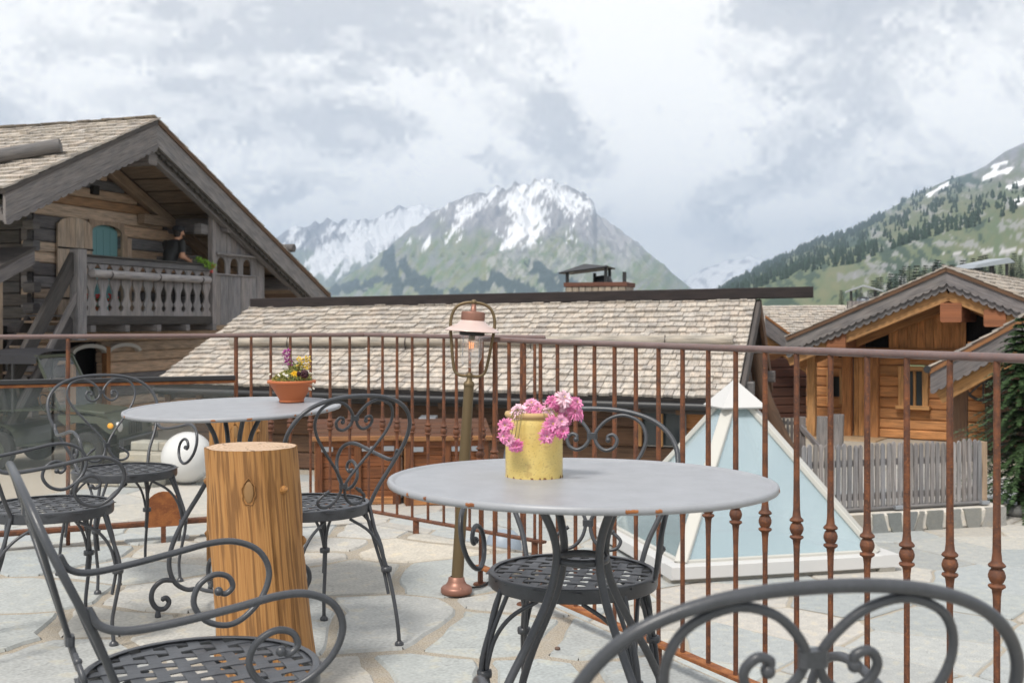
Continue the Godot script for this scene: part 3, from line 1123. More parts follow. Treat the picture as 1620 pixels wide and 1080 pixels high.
	# legs: two rods bound by a collar, with a small foot
	for z in [1.0, -1.0]:
		for s in [1.0, -1.0]:
			var pts := []
			var inner := []
			if z > 0.0:
				pts = [V3(0.147, 0.44, 0.140), V3(0.165, 0.36, 0.160), V3(0.182, 0.285, 0.180), V3(0.184, 0.225, 0.183), V3(0.174, 0.15, 0.172), V3(0.165, 0.08, 0.163), V3(0.168, 0.012, 0.167)]
				inner = [V3(0.125, 0.438, 0.155), V3(0.160, 0.345, 0.168), V3(0.174, 0.275, 0.174), V3(0.172, 0.235, 0.172), V3(0.163, 0.170, 0.163)]
			else:
				pts = [V3(0.150, 0.452, -0.146), V3(0.158, 0.37, -0.168), V3(0.170, 0.29, -0.196), V3(0.178, 0.22, -0.222), V3(0.182, 0.14, -0.246), V3(0.184, 0.07, -0.262), V3(0.186, 0.012, -0.268)]
				inner = [V3(0.128, 0.440, -0.155), V3(0.150, 0.355, -0.165), V3(0.162, 0.285, -0.186), V3(0.168, 0.235, -0.206), V3(0.172, 0.165, -0.226)]
			if s < 0.0:
				pts = mirror(pts)
				inner = mirror(inner)
			var b := MB.new()
			b.tube(cr(pts, 4), 0.0066, 8)
			b.tube(cr(inner, 4), 0.0056, 8)
			var foot: Vector3 = pts[-1]
			b.lathe([Vector2(0.0, 0.0), Vector2(0.013, 0.0), Vector2(0.015, 0.003), Vector2(0.014, 0.010), Vector2(0.008, 0.016)], 10, Transform3D(Basis.IDENTITY, Vector3(foot.x, 0.0, foot.z)))
			var leg := part("leg", b, iron, t)
			var c := MB.new()
			var cp := ((pts[3] as Vector3) + (inner[3] as Vector3)) * 0.5 + Vector3(0, 0.018, 0)
			c.lathe([Vector2(0.010, -0.009), Vector2(0.0175, -0.008), Vector2(0.0185, 0.0), Vector2(0.0175, 0.008), Vector2(0.010, 0.009)], 10, Transform3D(Basis.IDENTITY, cp))
			part("collar", c, iron, leg)
			# curved braces to the rim
			for q in 2:
				var e := Vector3(0.0, SEAT_Y - 0.036, z * 0.165) if q == 0 else Vector3(s * 0.165, SEAT_Y - 0.036, 0.0)
				var st: Vector3 = (pts[3] as Vector3) + Vector3(-s * 0.008, 0.02, -z * 0.008)
				var mid := st.lerp(e, 0.35) + Vector3(0, 0.075, 0)
				var m2 := st.lerp(e, 0.12) + Vector3(0, 0.06, 0)
				var bb := MB.new()
				var near_end := e.lerp(st, 0.30)
				near_end.y = SEAT_Y - 0.040
				bb.tube(cr([st, m2, mid, near_end], 5), 0.0052, 8)
				part("brace", bb, iron, t)
	return t

func make_table(label: String, pos: Vector3, tilt: Vector2) -> Node3D:
	var t := thing("iron_table", label, "table", pos, "round iron terrace tables")
	var top_y := 0.745
	var tb := MB.new()
	tb.lathe([Vector2(0.0, 0.0), Vector2(0.30, 0.0), Vector2(0.382, 0.0), Vector2(0.385, 0.001), Vector2(0.388, 0.004), Vector2(0.393, 0.006), Vector2(0.398, 0.004), Vector2(0.400, -0.002), Vector2(0.398, -0.008), Vector2(0.392, -0.010), Vector2(0.386, -0.008), Vector2(0.384, -0.004), Vector2(0.0, -0.004)], 72)
	var top := part("tabletop", tb, M.table_paint, t)
	top.position = Vector3(0, top_y, 0)
	top.rotation = Vector3(tilt.x, 0, tilt.y)
	# rim wear: bare rusty chips along the rolled edge
	for k in 7:
		var a0 := rng.randf_range(0.1, 2.6)
		var w := rng.randf_range(0.015, 0.075)
		var ch := MB.new()
		var path := PackedVector3Array()
		for i in 6:
			var a := a0 + w * i / 5.0
			path.append(Vector3(cos(a) * 0.3958, -0.0022 + rng.randf_range(-0.001, 0.001), sin(a) * 0.3958))
		ch.tube(path, [0.001, 0.0046, 0.0050, 0.0049, 0.0046, 0.001], 7)
		part("rust_chip", ch, M.rust_bright, top)
	var ringb := MB.new()
	var rp := PackedVector3Array()
	for i in 33: rp.append(Vector3(cos(TAU * i / 32.0) * 0.052, 0.585, sin(TAU * i / 32.0) * 0.052))
	ringb.tube(rp, 0.0078, 8, false)
	part("ring", ringb, M.iron, t)
	for k in 4:
		var an := PI / 4.0 + PI / 2.0 * k + 0.22
		var d := Vector3(cos(an), 0, sin(an))
		var b := MB.new()
		var pts := []
		for q in [[0.112, 0.738], [0.100, 0.700], [0.072, 0.645], [0.062, 0.590], [0.080, 0.520], [0.125, 0.440], [0.180, 0.355], [0.225, 0.265], [0.240, 0.190], [0.222, 0.125], [0.178, 0.090], [0.13, 0.088]]:
			pts.append(d * q[0] + Vector3.UP * q[1])
		b.tube(cr(pts, 6), 0.0088, 10)
		var leg := part("leg", b, M.iron, t)
		var f := MB.new()
		pts = []
		for q in [[0.222, 0.128], [0.262, 0.132], [0.295, 0.108], [0.303, 0.070], [0.285, 0.036], [0.256, 0.030], [0.240, 0.050], [0.250, 0.068], [0.265, 0.064]]:
			pts.append(d * q[0] + Vector3.UP * q[1])
		f.tube(cr(pts, 5), 0.0095, 8, true, true)
		f.lathe([Vector2(0.0, 0.0), Vector2(0.011, 0.0), Vector2(0.012, 0.008), Vector2(0.008, 0.026)], 8, Transform3D(Basis.IDENTITY, d * 0.280))
		part("foot_scroll", f, M.iron, leg)
	var lr := MB.new()
	rp = PackedVector3Array()
	for i in 33: rp.append(Vector3(cos(TAU * i / 32.0) * 0.130, 0.088, sin(TAU * i / 32.0) * 0.130))
	lr.tube(rp, 0.0075, 8, false)
	part("ring", lr, M.iron, t)
	return t

func face_turn(fx: float, fd: float) -> float:
	return atan2(fx, -fd)

func furniture() -> void:
	var T1 := Vector3(0.1436, 0, -2.35)
	var T2 := Vector3(-1.044, 0, -4.26)
	make_table("round grey iron table holding the yellow crock of pink flowers", T1, Vector2(-0.015, -0.010))
	make_table("round grey iron table holding the terracotta bowl", T2, Vector2(0.025, 0.020))
	var c0 := make_chair("iron armchair standing close beside the knot-scarred log stool, away from both tables")
	c0.position = Vector3(-0.550, 0, -2.015)
	c0.rotation.y = face_turn(0.891, 0.454)
	again(c0, Vector3(-1.55, 0, -3.80), face_turn(0.82, 0.574), "iron armchair at the terracotta bowl's table, furthest from the lamp post")
	again(c0, Vector3(-1.60, 0, -4.70), face_turn(0.62, -0.78), "iron armchair whose back is against the glass screen, by the white globe")
	again(c0, Vector3(-0.690, 0, -3.84), face_turn(-0.66, 0.75), "iron armchair between the log, the lamp post and the terracotta bowl's table")
	again(c0, Vector3(0.150, 0, -2.80), face_turn(-0.235, -0.972), "iron armchair with its back to the rusty railing and the glass pyramid")
	again(c0, Vector3(0.222, 0, -1.343), face_turn(-0.208, 0.978), "iron armchair facing the yellow crock with its back turned away from the railing")

	# stripped log stools
	log_stool(Vector3(-0.700, 0, -3.28), 0.128, 0.712, Vector3(-0.055, 0, 0.0), "honey-coloured stripped log stool with a knot scar, beside the iron armchair", 0)
	log_stool(Vector3(-1.235, 0, -5.13), 0.128, 0.69, Vector3(0.0, 0, 0.0), "stripped log standing behind the terracotta bowl's table, half hidden", 1)

func log_stool(pos: Vector3, r: float, h: float, lean: Vector3, label: String, kind: int) -> void:
	var t := thing("log_stool", label, "stool", pos, "log stools")
	var n := FastNoiseLite.new()
	n.seed = 50 + kind
	n.frequency = 0.9
	var b := MB.new()
	b.uo = Vector2(0.1 + kind, 0.3)
	var segs := 120
	var rows := 22
	var kk := 0
	var crack := 0.95
	for i in rows + 1:
		var y := h * i / rows
		for j in segs + 1:
			var a := TAU * j / segs
			var rr := r * (1.0 + 0.09 * n.get_noise_3d(cos(a), y * 2.0, sin(a)) + 0.035 * n.get_noise_3d(cos(a) * 6.0, y * 2.5, sin(a) * 6.0) + 0.07 * (1.0 - float(i) / rows))
			var ca := absf(wrapf(a - crack - 0.12 * y, -PI, PI))
			if ca < 0.05: rr -= 0.012 * (1.0 - ca / 0.05)
			var cb := absf(wrapf(a - 2.55 + 0.2 * y, -PI, PI))
			if cb < 0.06: rr -= 0.010 * (1.0 - cb / 0.06)
			var cc := absf(wrapf(a - 1.95 - 0.15 * y, -PI, PI))
			if cc < 0.04 and y < h * 0.6: rr -= 0.006 * (1.0 - cc / 0.04)
			var d := Vector3(cos(a), 0, sin(a))
			b.vert(d * rr + Vector3.UP * y + lean * (y / h), d, Vector2(y, a * r))
	for i in rows:
		for j in segs:
			kk = i * (segs + 1) + j
			b.tri(kk, kk + 1, kk + segs + 2)
			b.tri(kk, kk + segs + 2, kk + segs + 1)
	var body := part("bark_free_trunk", b, M.trunk_wood, t)
	var top := MB.new()
	var cpt := lean + Vector3.UP * (h + 0.002)
	var ci := top.vert(cpt, Vector3.UP, Vector2.ZERO)
	var base := rows * (segs + 1)
	for j in segs + 1:
		var p := b.v[base + j]
		top.vert(p.lerp(cpt, 0.02), Vector3.UP, Vector2(p.x - cpt.x, p.z - cpt.z))
	for j in segs: top.tri(ci, 1 + j, 2 + j)
	part("sawn_top", top, M.sawn_wood, t)
	# knots: a healed scar and cut branch stubs
	var scar := MB.new()
	scar.col = Color(0.27, 0.15, 0.06)
	var sa := 1.45
	var sd := Vector3(cos(sa), 0, sin(sa))
	scar.ball(sd * (r * 0.985) + Vector3.UP * (h * 0.84) + lean * 0.84, Vector3(0.014, 0.030, 0.0035), 14, 10)
	part("knot_scar", scar, M.plain, body)
	var edge := MB.new()
	edge.col = Color(0.25, 0.115, 0.035)
	var sx := Vector3(-sin(sa), 0, cos(sa))
	var ep := PackedVector3Array()
	for i in 25: ep.append(sd * (r * 0.99) + Vector3.UP * (h * 0.84 + sin(TAU * i / 24.0) * (0.036 + 0.004 * sin(i * 1.3))) + sx * (cos(TAU * i / 24.0) * (0.018 + 0.002 * sin(i * 2.1))) + lean * 0.84)
	edge.tube(ep, 0.0018, 6, false)
	part("knot_rim", edge, M.plain, body)
	for q in [[0.62, 0.84, 0.010], [0.05, 0.62, 0.014], [3.25, 0.45, 0.014], [3.1, 0.86, 0.010], [2.9, 0.17, 0.024]]:
		var k := MB.new()
		k.col = Color(0.38, 0.17, 0.05)
		var kd := Vector3(cos(q[0]), 0.15, sin(q[0])).normalized()
		var kp: Vector3 = Vector3(cos(q[0]), 0, sin(q[0])) * (r * 0.97) + Vector3.UP * (h * q[1]) + lean * q[1]
		k.tube(PackedVector3Array([kp - kd * 0.012, kp + kd * 0.002, kp + kd * 0.009, kp + kd * 0.013]), [q[2] * 2.2, q[2] * 1.3, q[2], q[2] * 0.8], 10, true, true)
		part("branch_stub", k, M.trunk_wood, body)

# ------------------------------------------------------------------ railing, lamp, glass screen
func baluster_mesh(h0: float, h1: float) -> MB:
	var b := MB.new()
	var c := 0.53
	b.lathe([Vector2(0.0070, h0), Vector2(0.0070, c - 0.10), Vector2(0.0085, c - 0.045), Vector2(0.0105, c - 0.030), Vector2(0.0175, c - 0.0245), Vector2(0.0185, c - 0.022), Vector2(0.0170, c - 0.019), Vector2(0.0105, c - 0.0175), Vector2(0.0140, c - 0.013), Vector2(0.0178, c - 0.004), Vector2(0.0180, c + 0.002), Vector2(0.0150, c + 0.011), Vector2(0.0105, c + 0.0165), Vector2(0.0170, c + 0.019), Vector2(0.0185, c + 0.022), Vector2(0.0175, c + 0.0245), Vector2(0.0110, c + 0.031), Vector2(0.0090, c + 0.05), Vector2(0.0080, c + 0.12), Vector2(0.0070, h1)], 12)
	return b

func railing() -> void:
	var bal := baluster_mesh(0.075, 0.99).mesh()
	# right-hand run
	var right := func(px: float) -> Vector3:
		var d := 4205.7 / (px + 149.0)
		return Vector3((px - CX) / F * d, 0, -d)
	var t := thing("rusty_railing", "rusty iron railing with ball-knuckled bars before the glass pyramid", "railing", right.call(1200.0), "iron railings of the terrace")
	var a: Vector3 = right.call(757.0)
	var b: Vector3 = right.call(1760.0)
	var rail := MB.new()
	var dirn := (b - a).normalized()
	var path := cr([a - dirn * 0.02 + Vector3.UP * 0.997, a.lerp(b, 0.4) + Vector3.UP * 0.996, b + Vector3.UP * 0.997], 8)
	rail.tube(path, 0.0105, 10, true, true)
	wpart("handrail", rail, M.worn_rail, t)
	var bot := MB.new()
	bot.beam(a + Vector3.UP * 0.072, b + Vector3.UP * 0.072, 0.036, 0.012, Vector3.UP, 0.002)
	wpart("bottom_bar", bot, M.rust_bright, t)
	var inv := 1.0 / (760.0 + 149.0)
	var k := 0
	while k < 32:
		var px := 1.0 / (inv - 0.2605e-4 * k) - 149.0
		if px > 1760.0 or px < 0.0: break
		var o := inst("baluster", bal, M.rust, t)
		o.position = right.call(px) - t.position
		o.rotation.y = rng.randf() * TAU
		if k % 7 == 3 or k == 0:
			var ft := MB.new()
			ft.lathe([Vector2(0.0, -0.03), Vector2(0.011, -0.03), Vector2(0.011, 0.068)], 8)
			ft.lathe([Vector2(0.0, 0.006), Vector2(0.028, 0.006), Vector2(0.030, 0.0), Vector2(0.030, -0.01)], 12)
			part("foot_post", ft, M.rust, t).position = right.call(px) - t.position
		k += 1
	# left-hand run, two straight stretches
	var P0 := Vector3(-2.95, 0, -5.05)
	var P1 := Vector3(-0.78, 0, -6.0)
	var P2 := Vector3(0.145, 0, -5.13)
	var l := thing("rusty_railing", "rusty iron railing that turns a corner behind the lamp post and carries the glass screen", "railing", P1, "iron railings of the terrace")
	var r2 := MB.new()
	r2.tube(cr([P0 + Vector3.UP * 0.995, P0.lerp(P1, 0.5) + Vector3.UP * 0.995, P1.lerp(P0, 0.05) + Vector3.UP * 0.995, P1.lerp(P2, 0.05) + Vector3.UP * 0.995, P1.lerp(P2, 0.5) + Vector3.UP * 0.993, P2 + Vector3.UP * 0.995], 6), 0.0115, 10, true, true)
	wpart("handrail", r2, M.worn_rail, l)
	var q0 := P0.lerp(P1, 0.38)
	for s in [[P0, P1], [P1, P2]]:
		var bb := MB.new()
		bb.beam(s[0] + Vector3.UP * 0.072, s[1] + Vector3.UP * 0.072, 0.034, 0.012, Vector3.UP, 0.002)
		wpart("bottom_bar", bb, M.rust, l)
	var L1 := Fr.new(P0, P1 - P0, Vector3(0.4, 0, 0.9))
	L1.n = L1.a.cross(Vector3.UP).normalized()
	var L2 := Fr.new(P1, P2 - P1, Vector3.BACK)
	L2.n = L2.a.cross(Vector3.UP).normalized()
	for e in [[L1, [397, 428, 459, 491, 522, 553]], [L2, [583, 605, 628, 652, 677, 702, 722, 743, 763, 785, 806, 825, 846]]]:
		for px in e[1]:
			var h := hit(e[0], px, 600)
			var o := inst("baluster", bal, M.rust, l)
			o.position = (e[0] as Fr).p(h.x, 0.0) - l.position
			o.rotation.y = rng.randf() * TAU
	# upright posts of this run
	for px in [107, 373]:
		var h := hit(L1, px, 600)
		var pb := MB.new()
		pb.tube(PackedVector3Array([L1.p(h.x, 0.0), L1.p(h.x, 0.985)]), 0.0105, 8)
		wpart("post", pb, M.rust, l)
	for px in [658, 846]:
		var h := hit(L2, px, 600)
		var pb := MB.new()
		pb.beam(L2.p(h.x, 0.0), L2.p(h.x, 0.066), 0.03, 0.02, Vector3.BACK, 0.002)
		wpart("foot_post", pb, M.rust, l)
	# glass screen
	var e0 := hit(L1, 368, 600).x
	var g := thing("glass_screen", "clear glass wind screen under a dark cap bar, in front of the parked vehicle", "glass screen", L1.p(e0 * 0.5, 0.0))
	var s0 := 0.0
	for k2 in 2:
		var x0 := lerpf(s0, e0, k2 * 0.5) + 0.006
		var x1 := lerpf(s0, e0, (k2 + 1) * 0.5) - 0.006
		var pb := MB.new()
		pb.beam(L1.p((x0 + x1) * 0.5, 0.085, 0.05), L1.p((x0 + x1) * 0.5, 0.768, 0.05), x1 - x0, 0.010, L1.n)
		wpart("glass_pane", pb, M.pane, g)
	var cap := MB.new()
	cap.beam(L1.p(s0, 0.786, 0.05), L1.p(e0, 0.786, 0.05), 0.045, 0.022, Vector3.UP, 0.003)
	wpart("cap_bar", cap, M.black_metal, g)
	var und := MB.new()
	und.beam(L1.p(s0, 0.7665, 0.05), L1.p(e0, 0.7665, 0.05), 0.03, 0.014, Vector3.UP, 0.002)
	wpart("clamp_bar", und, M.rust_bright, g)
	var low := MB.new()
	low.beam(L1.p(s0, 0.090, 0.05), L1.p(e0, 0.090, 0.05), 0.04, 0.02, Vector3.UP, 0.003)
	wpart("bottom_clamp", low, M.rust, g)
	# rusty arched plate standing at the screen's foot
	var hp := hit(L1, 258, 790, 0.11)
	var ap := thing("arched_plate", "rusty round-topped steel plate at the foot of the glass screen", "plate", L1.p(hp.x, 0.0, 0.11))
	var poly := PackedVector2Array([Vector2(-0.085, 0.0), Vector2(0.085, 0.0), Vector2(0.085, 0.085)])
	for i in range(1, 12):
		var an := PI * i / 12.0
		poly.append(Vector2(cos(an) * 0.085, 0.085 + sin(an) * 0.085))
	poly.append(Vector2(-0.085, 0.085))
	var pb2 := MB.new()
	pb2.extrude(poly, L1.xf(hp.x, 0.078, 0.108), 0.006)
	wpart("plate", pb2, M.rust_bright, ap)
	var pf := MB.new()
	pf.beam(L1.p(hp.x, 0.0, 0.111), L1.p(hp.x, 0.079, 0.111), 0.022, 0.012, L1.n)
	wpart("foot", pf, M.rust, ap)

func lamp() -> void:
	var base := gr(722, 938)
	var t := thing("ship_lamp", "old brass ship's lantern on a leaning brass post with a copper foot", "lamp", base)
	var top := at(742, 606, -base.z) - base
	var up := top.normalized()
	var bx := Basis(Vector3.RIGHT.cross(up).cross(up).normalized() * -1.0, up, Vector3.RIGHT.cross(up).normalized() * -1.0)
	var X := Transform3D(bx.orthonormalized(), Vector3.ZERO)
	if X.basis.determinant() < 0: X.basis.z = -X.basis.z
	var H := top.length()
	var foot := MB.new()
	foot.lathe([Vector2(0.0, 0.0), Vector2(0.058, 0.0), Vector2(0.062, 0.006), Vector2(0.062, 0.020), Vector2(0.055, 0.028), Vector2(0.042, 0.034), Vector2(0.034, 0.048), Vector2(0.031, 0.062), Vector2(0.024, 0.066)], 24)
	part("foot", foot, M.copper_old, t)
	var bolt := MB.new()
	bolt.lathe([Vector2(0.0, 0.032), Vector2(0.007, 0.032), Vector2(0.007, 0.024)], 6, Transform3D(Basis.IDENTITY, Vector3(0.02, 0, 0.048)))
	part("bolt", bolt, M.copper_old, t)
	var pole := MB.new()
	pole.lathe([Vector2(0.0235, 0.055), Vector2(0.0225, H * 0.5), Vector2(0.0195, H - 0.01), Vector2(0.0195, H - 0.012), Vector2(0.0215, H - 0.012), Vector2(0.0225, H - 0.004), Vector2(0.0200, H + 0.004), Vector2(0.012, H + 0.010), Vector2(0.010, H + 0.022)], 20, X)
	part("pole", pole, M.brass_old, t)
	var y0 := H + 0.030
	var fr := MB.new()
	fr.ball(X * Vector3(0, y0, 0), Vector3(0.0135, 0.0135, 0.0135), 12, 8)
	var pts := []
	for q in [[0.0, 0.0], [0.030, -0.002], [0.056, 0.010], [0.068, 0.050], [0.078, 0.120], [0.0865, 0.190], [0.083, 0.235], [0.066, 0.268], [0.036, 0.284], [0.0, 0.289]]:
		pts.append(X * Vector3(q[0], y0 + q[1], 0))
	var other := []
	for q in [[0.0, 0.0], [0.030, -0.002], [0.056, 0.010], [0.068, 0.050], [0.078, 0.120], [0.0865, 0.190], [0.083, 0.235], [0.066, 0.268], [0.036, 0.284], [0.0, 0.289]]:
		other.append(X * Vector3(-q[0], y0 + q[1], 0))
	fr.tube(cr(pts, 6), 0.0062, 8)
	fr.tube(cr(other, 6), 0.0062, 8)
	fr.ball(X * Vector3(0, y0 + 0.289, 0), Vector3(0.012, 0.012, 0.012), 12, 8)
	part("hoop_frame", fr, M.brass_old, t)
	# shade and cap hang from the hoop's top
	var Y := y0 + 0.172
	var sh := MB.new()
	sh.lathe([Vector2(0.046, 0.0), Vector2(0.085, 0.006), Vector2(0.107, 0.001), Vector2(0.109, 0.004), Vector2(0.092, 0.016), Vector2(0.062, 0.030), Vector2(0.045, 0.046), Vector2(0.044, 0.050)], 32, X * Transform3D(Basis.IDENTITY, Vector3(0, Y, 0)))
	part("shade", sh, M.enamel, t)
	var cp := MB.new()
	cp.lathe([Vector2(0.045, 0.044), Vector2(0.047, 0.048), Vector2(0.047, 0.075), Vector2(0.044, 0.080), Vector2(0.012, 0.082), Vector2(0.009, 0.112)], 24, X * Transform3D(Basis.IDENTITY, Vector3(0, Y, 0)))
	part("cap", cp, M.copper_old, t)
	var col := MB.new()
	col.lathe([Vector2(0.044, 0.004), Vector2(0.050, 0.002), Vector2(0.050, -0.012), Vector2(0.044, -0.014)], 24, X * Transform3D(Basis.IDENTITY, Vector3(0, Y, 0)))
	part("collar", col, M.black_metal, t)
	var gl := MB.new()
	gl.lathe([Vector2(0.0445, -0.010), Vector2(0.0445, -0.085), Vector2(0.041, -0.108), Vector2(0.031, -0.127), Vector2(0.015, -0.138), Vector2(0.0, -0.141)], 28, X * Transform3D(Basis.IDENTITY, Vector3(0, Y, 0)))
	part("glass_jar", gl, M.lamp_glass, t)
	var bulb := MB.new()
	bulb.ball(X * Vector3(0, Y - 0.052, 0), Vector3(0.024, 0.028, 0.024), 16, 12)
	part("bulb", bulb, M.lamp_glass, t)
	var sock := MB.new()
	sock.lathe([Vector2(0.0, -0.012), Vector2(0.013, -0.012), Vector2(0.013, -0.030), Vector2(0.009, -0.034)], 12, X * Transform3D(Basis.IDENTITY, Vector3(0, Y, 0)))
	part("socket", sock, M.brass_old, t)
	var fil := MB.new()
	for k in 4:
		var a := TAU * k / 4.0
		fil.tube(PackedVector3Array([X * Vector3(cos(a) * 0.007, Y - 0.066, sin(a) * 0.007), X * Vector3(cos(a) * 0.009, Y - 0.040, sin(a) * 0.009)]), 0.0011, 5)
	part("filament", fil, M.filament, t)
	for k in 3:
		var g := MB.new()
		var a := TAU * k / 3.0 + 0.5
		g.tube(PackedVector3Array([X * Vector3(cos(a) * 0.037, Y - 0.012, sin(a) * 0.037), X * Vector3(cos(a) * 0.037, Y - 0.098, sin(a) * 0.037)]), 0.0016, 5)
		part("inner_wire", g, M.steel_grey, t)
	var om := OmniLight3D.new()
	om.name = "bulb_glow"
	om.light_color = Color(1.0, 0.62, 0.3)
	om.light_energy = 0.0006
	om.light_size = 0.008
	om.omni_range = 3.0
	om.omni_attenuation = 2.0
	om.shadow_enabled = true
	t.add_child(om)
	om.position = X * Vector3(0, Y - 0.052, 0)
	# cable along the floor
	var cb := MB.new()
	var p0 := gr(745, 934)
	cb.tube(cr([p0 + V3(-0.02, 0.012, 0), gr(757, 931) + V3(0, 0.007, 0), gr(768, 926) + V3(0, 0.006, 0), gr(785, 915) + V3(0, 0.006, 0), gr(800, 905) + V3(0, 0.006, 0)], 5), 0.0045, 6)
	var cable := thing("lamp_cable", "short black cable leading from the lamp's copper foot to the railing", "cable", p0)
	wpart("sheath", cb, M.rubber, cable)

# ------------------------------------------------------------------ flowers and pots
func blossom(seed_: int, tint: Color, core: Color) -> MB:
	var r := RandomNumberGenerator.new()
	r.seed = seed_
	var b := MB.new()
	for layer in 6:
		var m := 22 - layer * 2
		for k in m:
			var a := TAU * (k + r.randf() * 0.6) / m
			var el := -0.12 + layer * 0.27 + r.randf_range(-0.16, 0.16)
			var L := (0.0185 - layer * 0.0018) * r.randf_range(0.75, 1.12)
			var d := Vector3(cos(a) * cos(el), sin(el), sin(a) * cos(el))
			var side := Vector3(-sin(a), 0, cos(a))
			var w := 0.0021
			var p0 := d * 0.003
			var p1 := d * L * 0.6 + Vector3.UP * 0.001
			var p2 := d * L - Vector3.UP * 0.0025
			var pale := clampf(r.randf() * 0.45 + layer * 0.04, 0.0, 1.0)
			b.col = tint.lerp(Color(0.88, 0.58, 0.70), pale)
			var nn := d.cross(side).normalized()
			if nn.y < 0: nn = -nn
			var z := Vector2.ZERO
			b.face([p0 - side * w * 0.5, p1 - side * w, p1 + side * w, p0 + side * w * 0.5], nn, [z, z, z, z])
			b.face([p1 - side * w, p2 - side * w * 0.35, p2 + side * w * 0.35, p1 + side * w], nn, [z, z, z, z])
	b.col = core
	b.ball(Vector3(0, 0.003, 0), Vector3(0.0032, 0.0032, 0.0032), 7, 5)
	return b

func pots() -> void:
	# yellow crock
	var pp := Vector3(0.047, 0.7395, -2.42)
	var t := thing("yellow_crock", "glazed yellow stoneware crock with a chipped foot on the round iron table", "pot", pp)
	var b := MB.new()
	b.lathe([Vector2(0.0, 0.0), Vector2(0.0600, 0.0), Vector2(0.0615, 0.003), Vector2(0.0610, 0.010), Vector2(0.0610, 0.112), Vector2(0.0600, 0.122), Vector2(0.0575, 0.129), Vector2(0.0565, 0.132)], 48)
	part("body", b, M.crock, t)
	var lip := MB.new()
	lip.col = Color(0.50, 0.33, 0.15)
	lip.lathe([Vector2(0.0560, 0.130), Vector2(0.0610, 0.133), Vector2(0.0630, 0.138), Vector2(0.0610, 0.143), Vector2(0.0560, 0.144), Vector2(0.0530, 0.141), Vector2(0.0520, 0.120), Vector2(0.0520, 0.10), Vector2(0.0, 0.10)], 48)
	part("lip", lip, M.plain, t)
	# bare clay where the glaze has chipped off the foot
	for k in 9:
		var a0: float = [0.9, 1.15, 1.6, 2.0, 2.3, 0.4, 2.7, 1.35, 0.1][k]
		var c := MB.new()
		c.col = Color(0.20, 0.085, 0.03) * rng.randf_range(0.8, 1.3)
		var w := rng.randf_range(0.07, 0.16)
		var hh := rng.randf_range(0.004, 0.011)
		var m := 7
		for i in m:
			var aa := a0 + w * i / m
			var ab := a0 + w * (i + 1) / m
			var ha := hh * (0.4 + 0.6 * sin(PI * i / m)) * rng.randf_range(0.7, 1.2)
			var hb := hh * (0.4 + 0.6 * sin(PI * (i + 1) / m)) * rng.randf_range(0.7, 1.2)
			var r := 0.06165
			var n := Vector3(cos(aa), 0, sin(aa))
			c.face([Vector3(cos(aa) * r, 0.001, sin(aa) * r), Vector3(cos(ab) * r, 0.001, sin(ab) * r), Vector3(cos(ab) * r, 0.003 + hb, sin(ab) * r), Vector3(cos(aa) * r, 0.003 + ha, sin(aa) * r)], n, [Vector2.ZERO, Vector2.ZERO, Vector2.ZERO, Vector2.ZERO])
		part("glaze_chip", c, M.plain, t)
	var f := thing("flower_bunch", "loose bunch of pink asters spilling over the yellow crock", "flowers", pp + Vector3(0, 0.10, 0))
	var kinds: Array[Mesh] = []
	for q in [[1, Color(0.78, 0.17, 0.42), Color(0.5, 0.32, 0.06)], [2, Color(0.74, 0.06, 0.34), Color(0.4, 0.2, 0.05)], [3, Color(0.84, 0.34, 0.54), Color(0.55, 0.38, 0.08)], [4, Color(0.86, 0.58, 0.66), Color(0.55, 0.36, 0.1)]]:
		kinds.append(blossom(q[0], q[1], q[2]).mesh())
	var D := 2.40
	var spots := [[800, 673, 0, 1.0], [798, 690, 0, 0.9], [806, 697, 2, 0.8], [818, 705, 1, 0.85], [812, 706, 1, 0.7], [820, 650, 3, 1.0], [833, 654, 0, 0.9], [841, 640, 2, 1.15], [846, 656, 2, 0.9], [852, 649, 0, 1.0], [868, 645, 2, 1.05], [874, 634, 1, 0.85], [884, 640, 0, 1.0], [880, 655, 2, 1.0], [892, 630, 3, 1.15], [902, 640, 2, 1.15], [912, 637, 0, 0.95], [908, 651, 0, 1.05], [916, 655, 1, 0.95], [894, 658, 0, 0.95], [888, 667, 2, 0.9], [897, 664, 0, 0.85], [874, 671, 0, 1.15], [880, 680, 1, 0.9], [890, 682, 1, 1.0], [865, 690, 0, 1.0], [868, 652, 3, 0.8], [896, 645, 3, 1.0], [857, 655, 3, 0.8]]
	var r2 := RandomNumberGenerator.new()
	r2.seed = 3
	for s in spots:
		var dd: float = 2.335 if s[1] > 664.0 else r2.randf_range(2.37, 2.44)
		var p := at(s[0], s[1], dd)
		var o := inst("blossom", kinds[s[2]], M.petal, f)
		o.position = p - f.position
		var out := (p - (pp + Vector3(0, 0.09, 0))).normalized() + Vector3(0, 0.05, 0.75)
		var up := out.normalized()
		var bs := Basis(Quaternion(Vector3.UP, up)) * Basis(Vector3.UP, r2.randf() * TAU)
		o.basis = bs.scaled(Vector3.ONE * s[3])
		var stem := MB.new()
		stem.col = Color(0.20, 0.16, 0.07)
		var e := pp + Vector3(r2.randf_range(-0.02, 0.02), 0.105, r2.randf_range(-0.02, 0.02))
		var mid := (p + e) * 0.5 + Vector3(0, 0.03, 0)
		if s[1] > 664.0:
			var side := Vector3(p.x - pp.x, 0, p.z - pp.z).normalized()
			mid = pp + side * 0.060 + Vector3(0, 0.152, 0)
		stem.tube(cr([e, mid, p - up * 0.002], 5), 0.0008, 5)
		wpart("stem", stem, M.leaf, f)
	# terracotta bowl on the other table
	var bp := Vector3((461.0 - CX) / F * 4.45, 0.7605, -4.45)
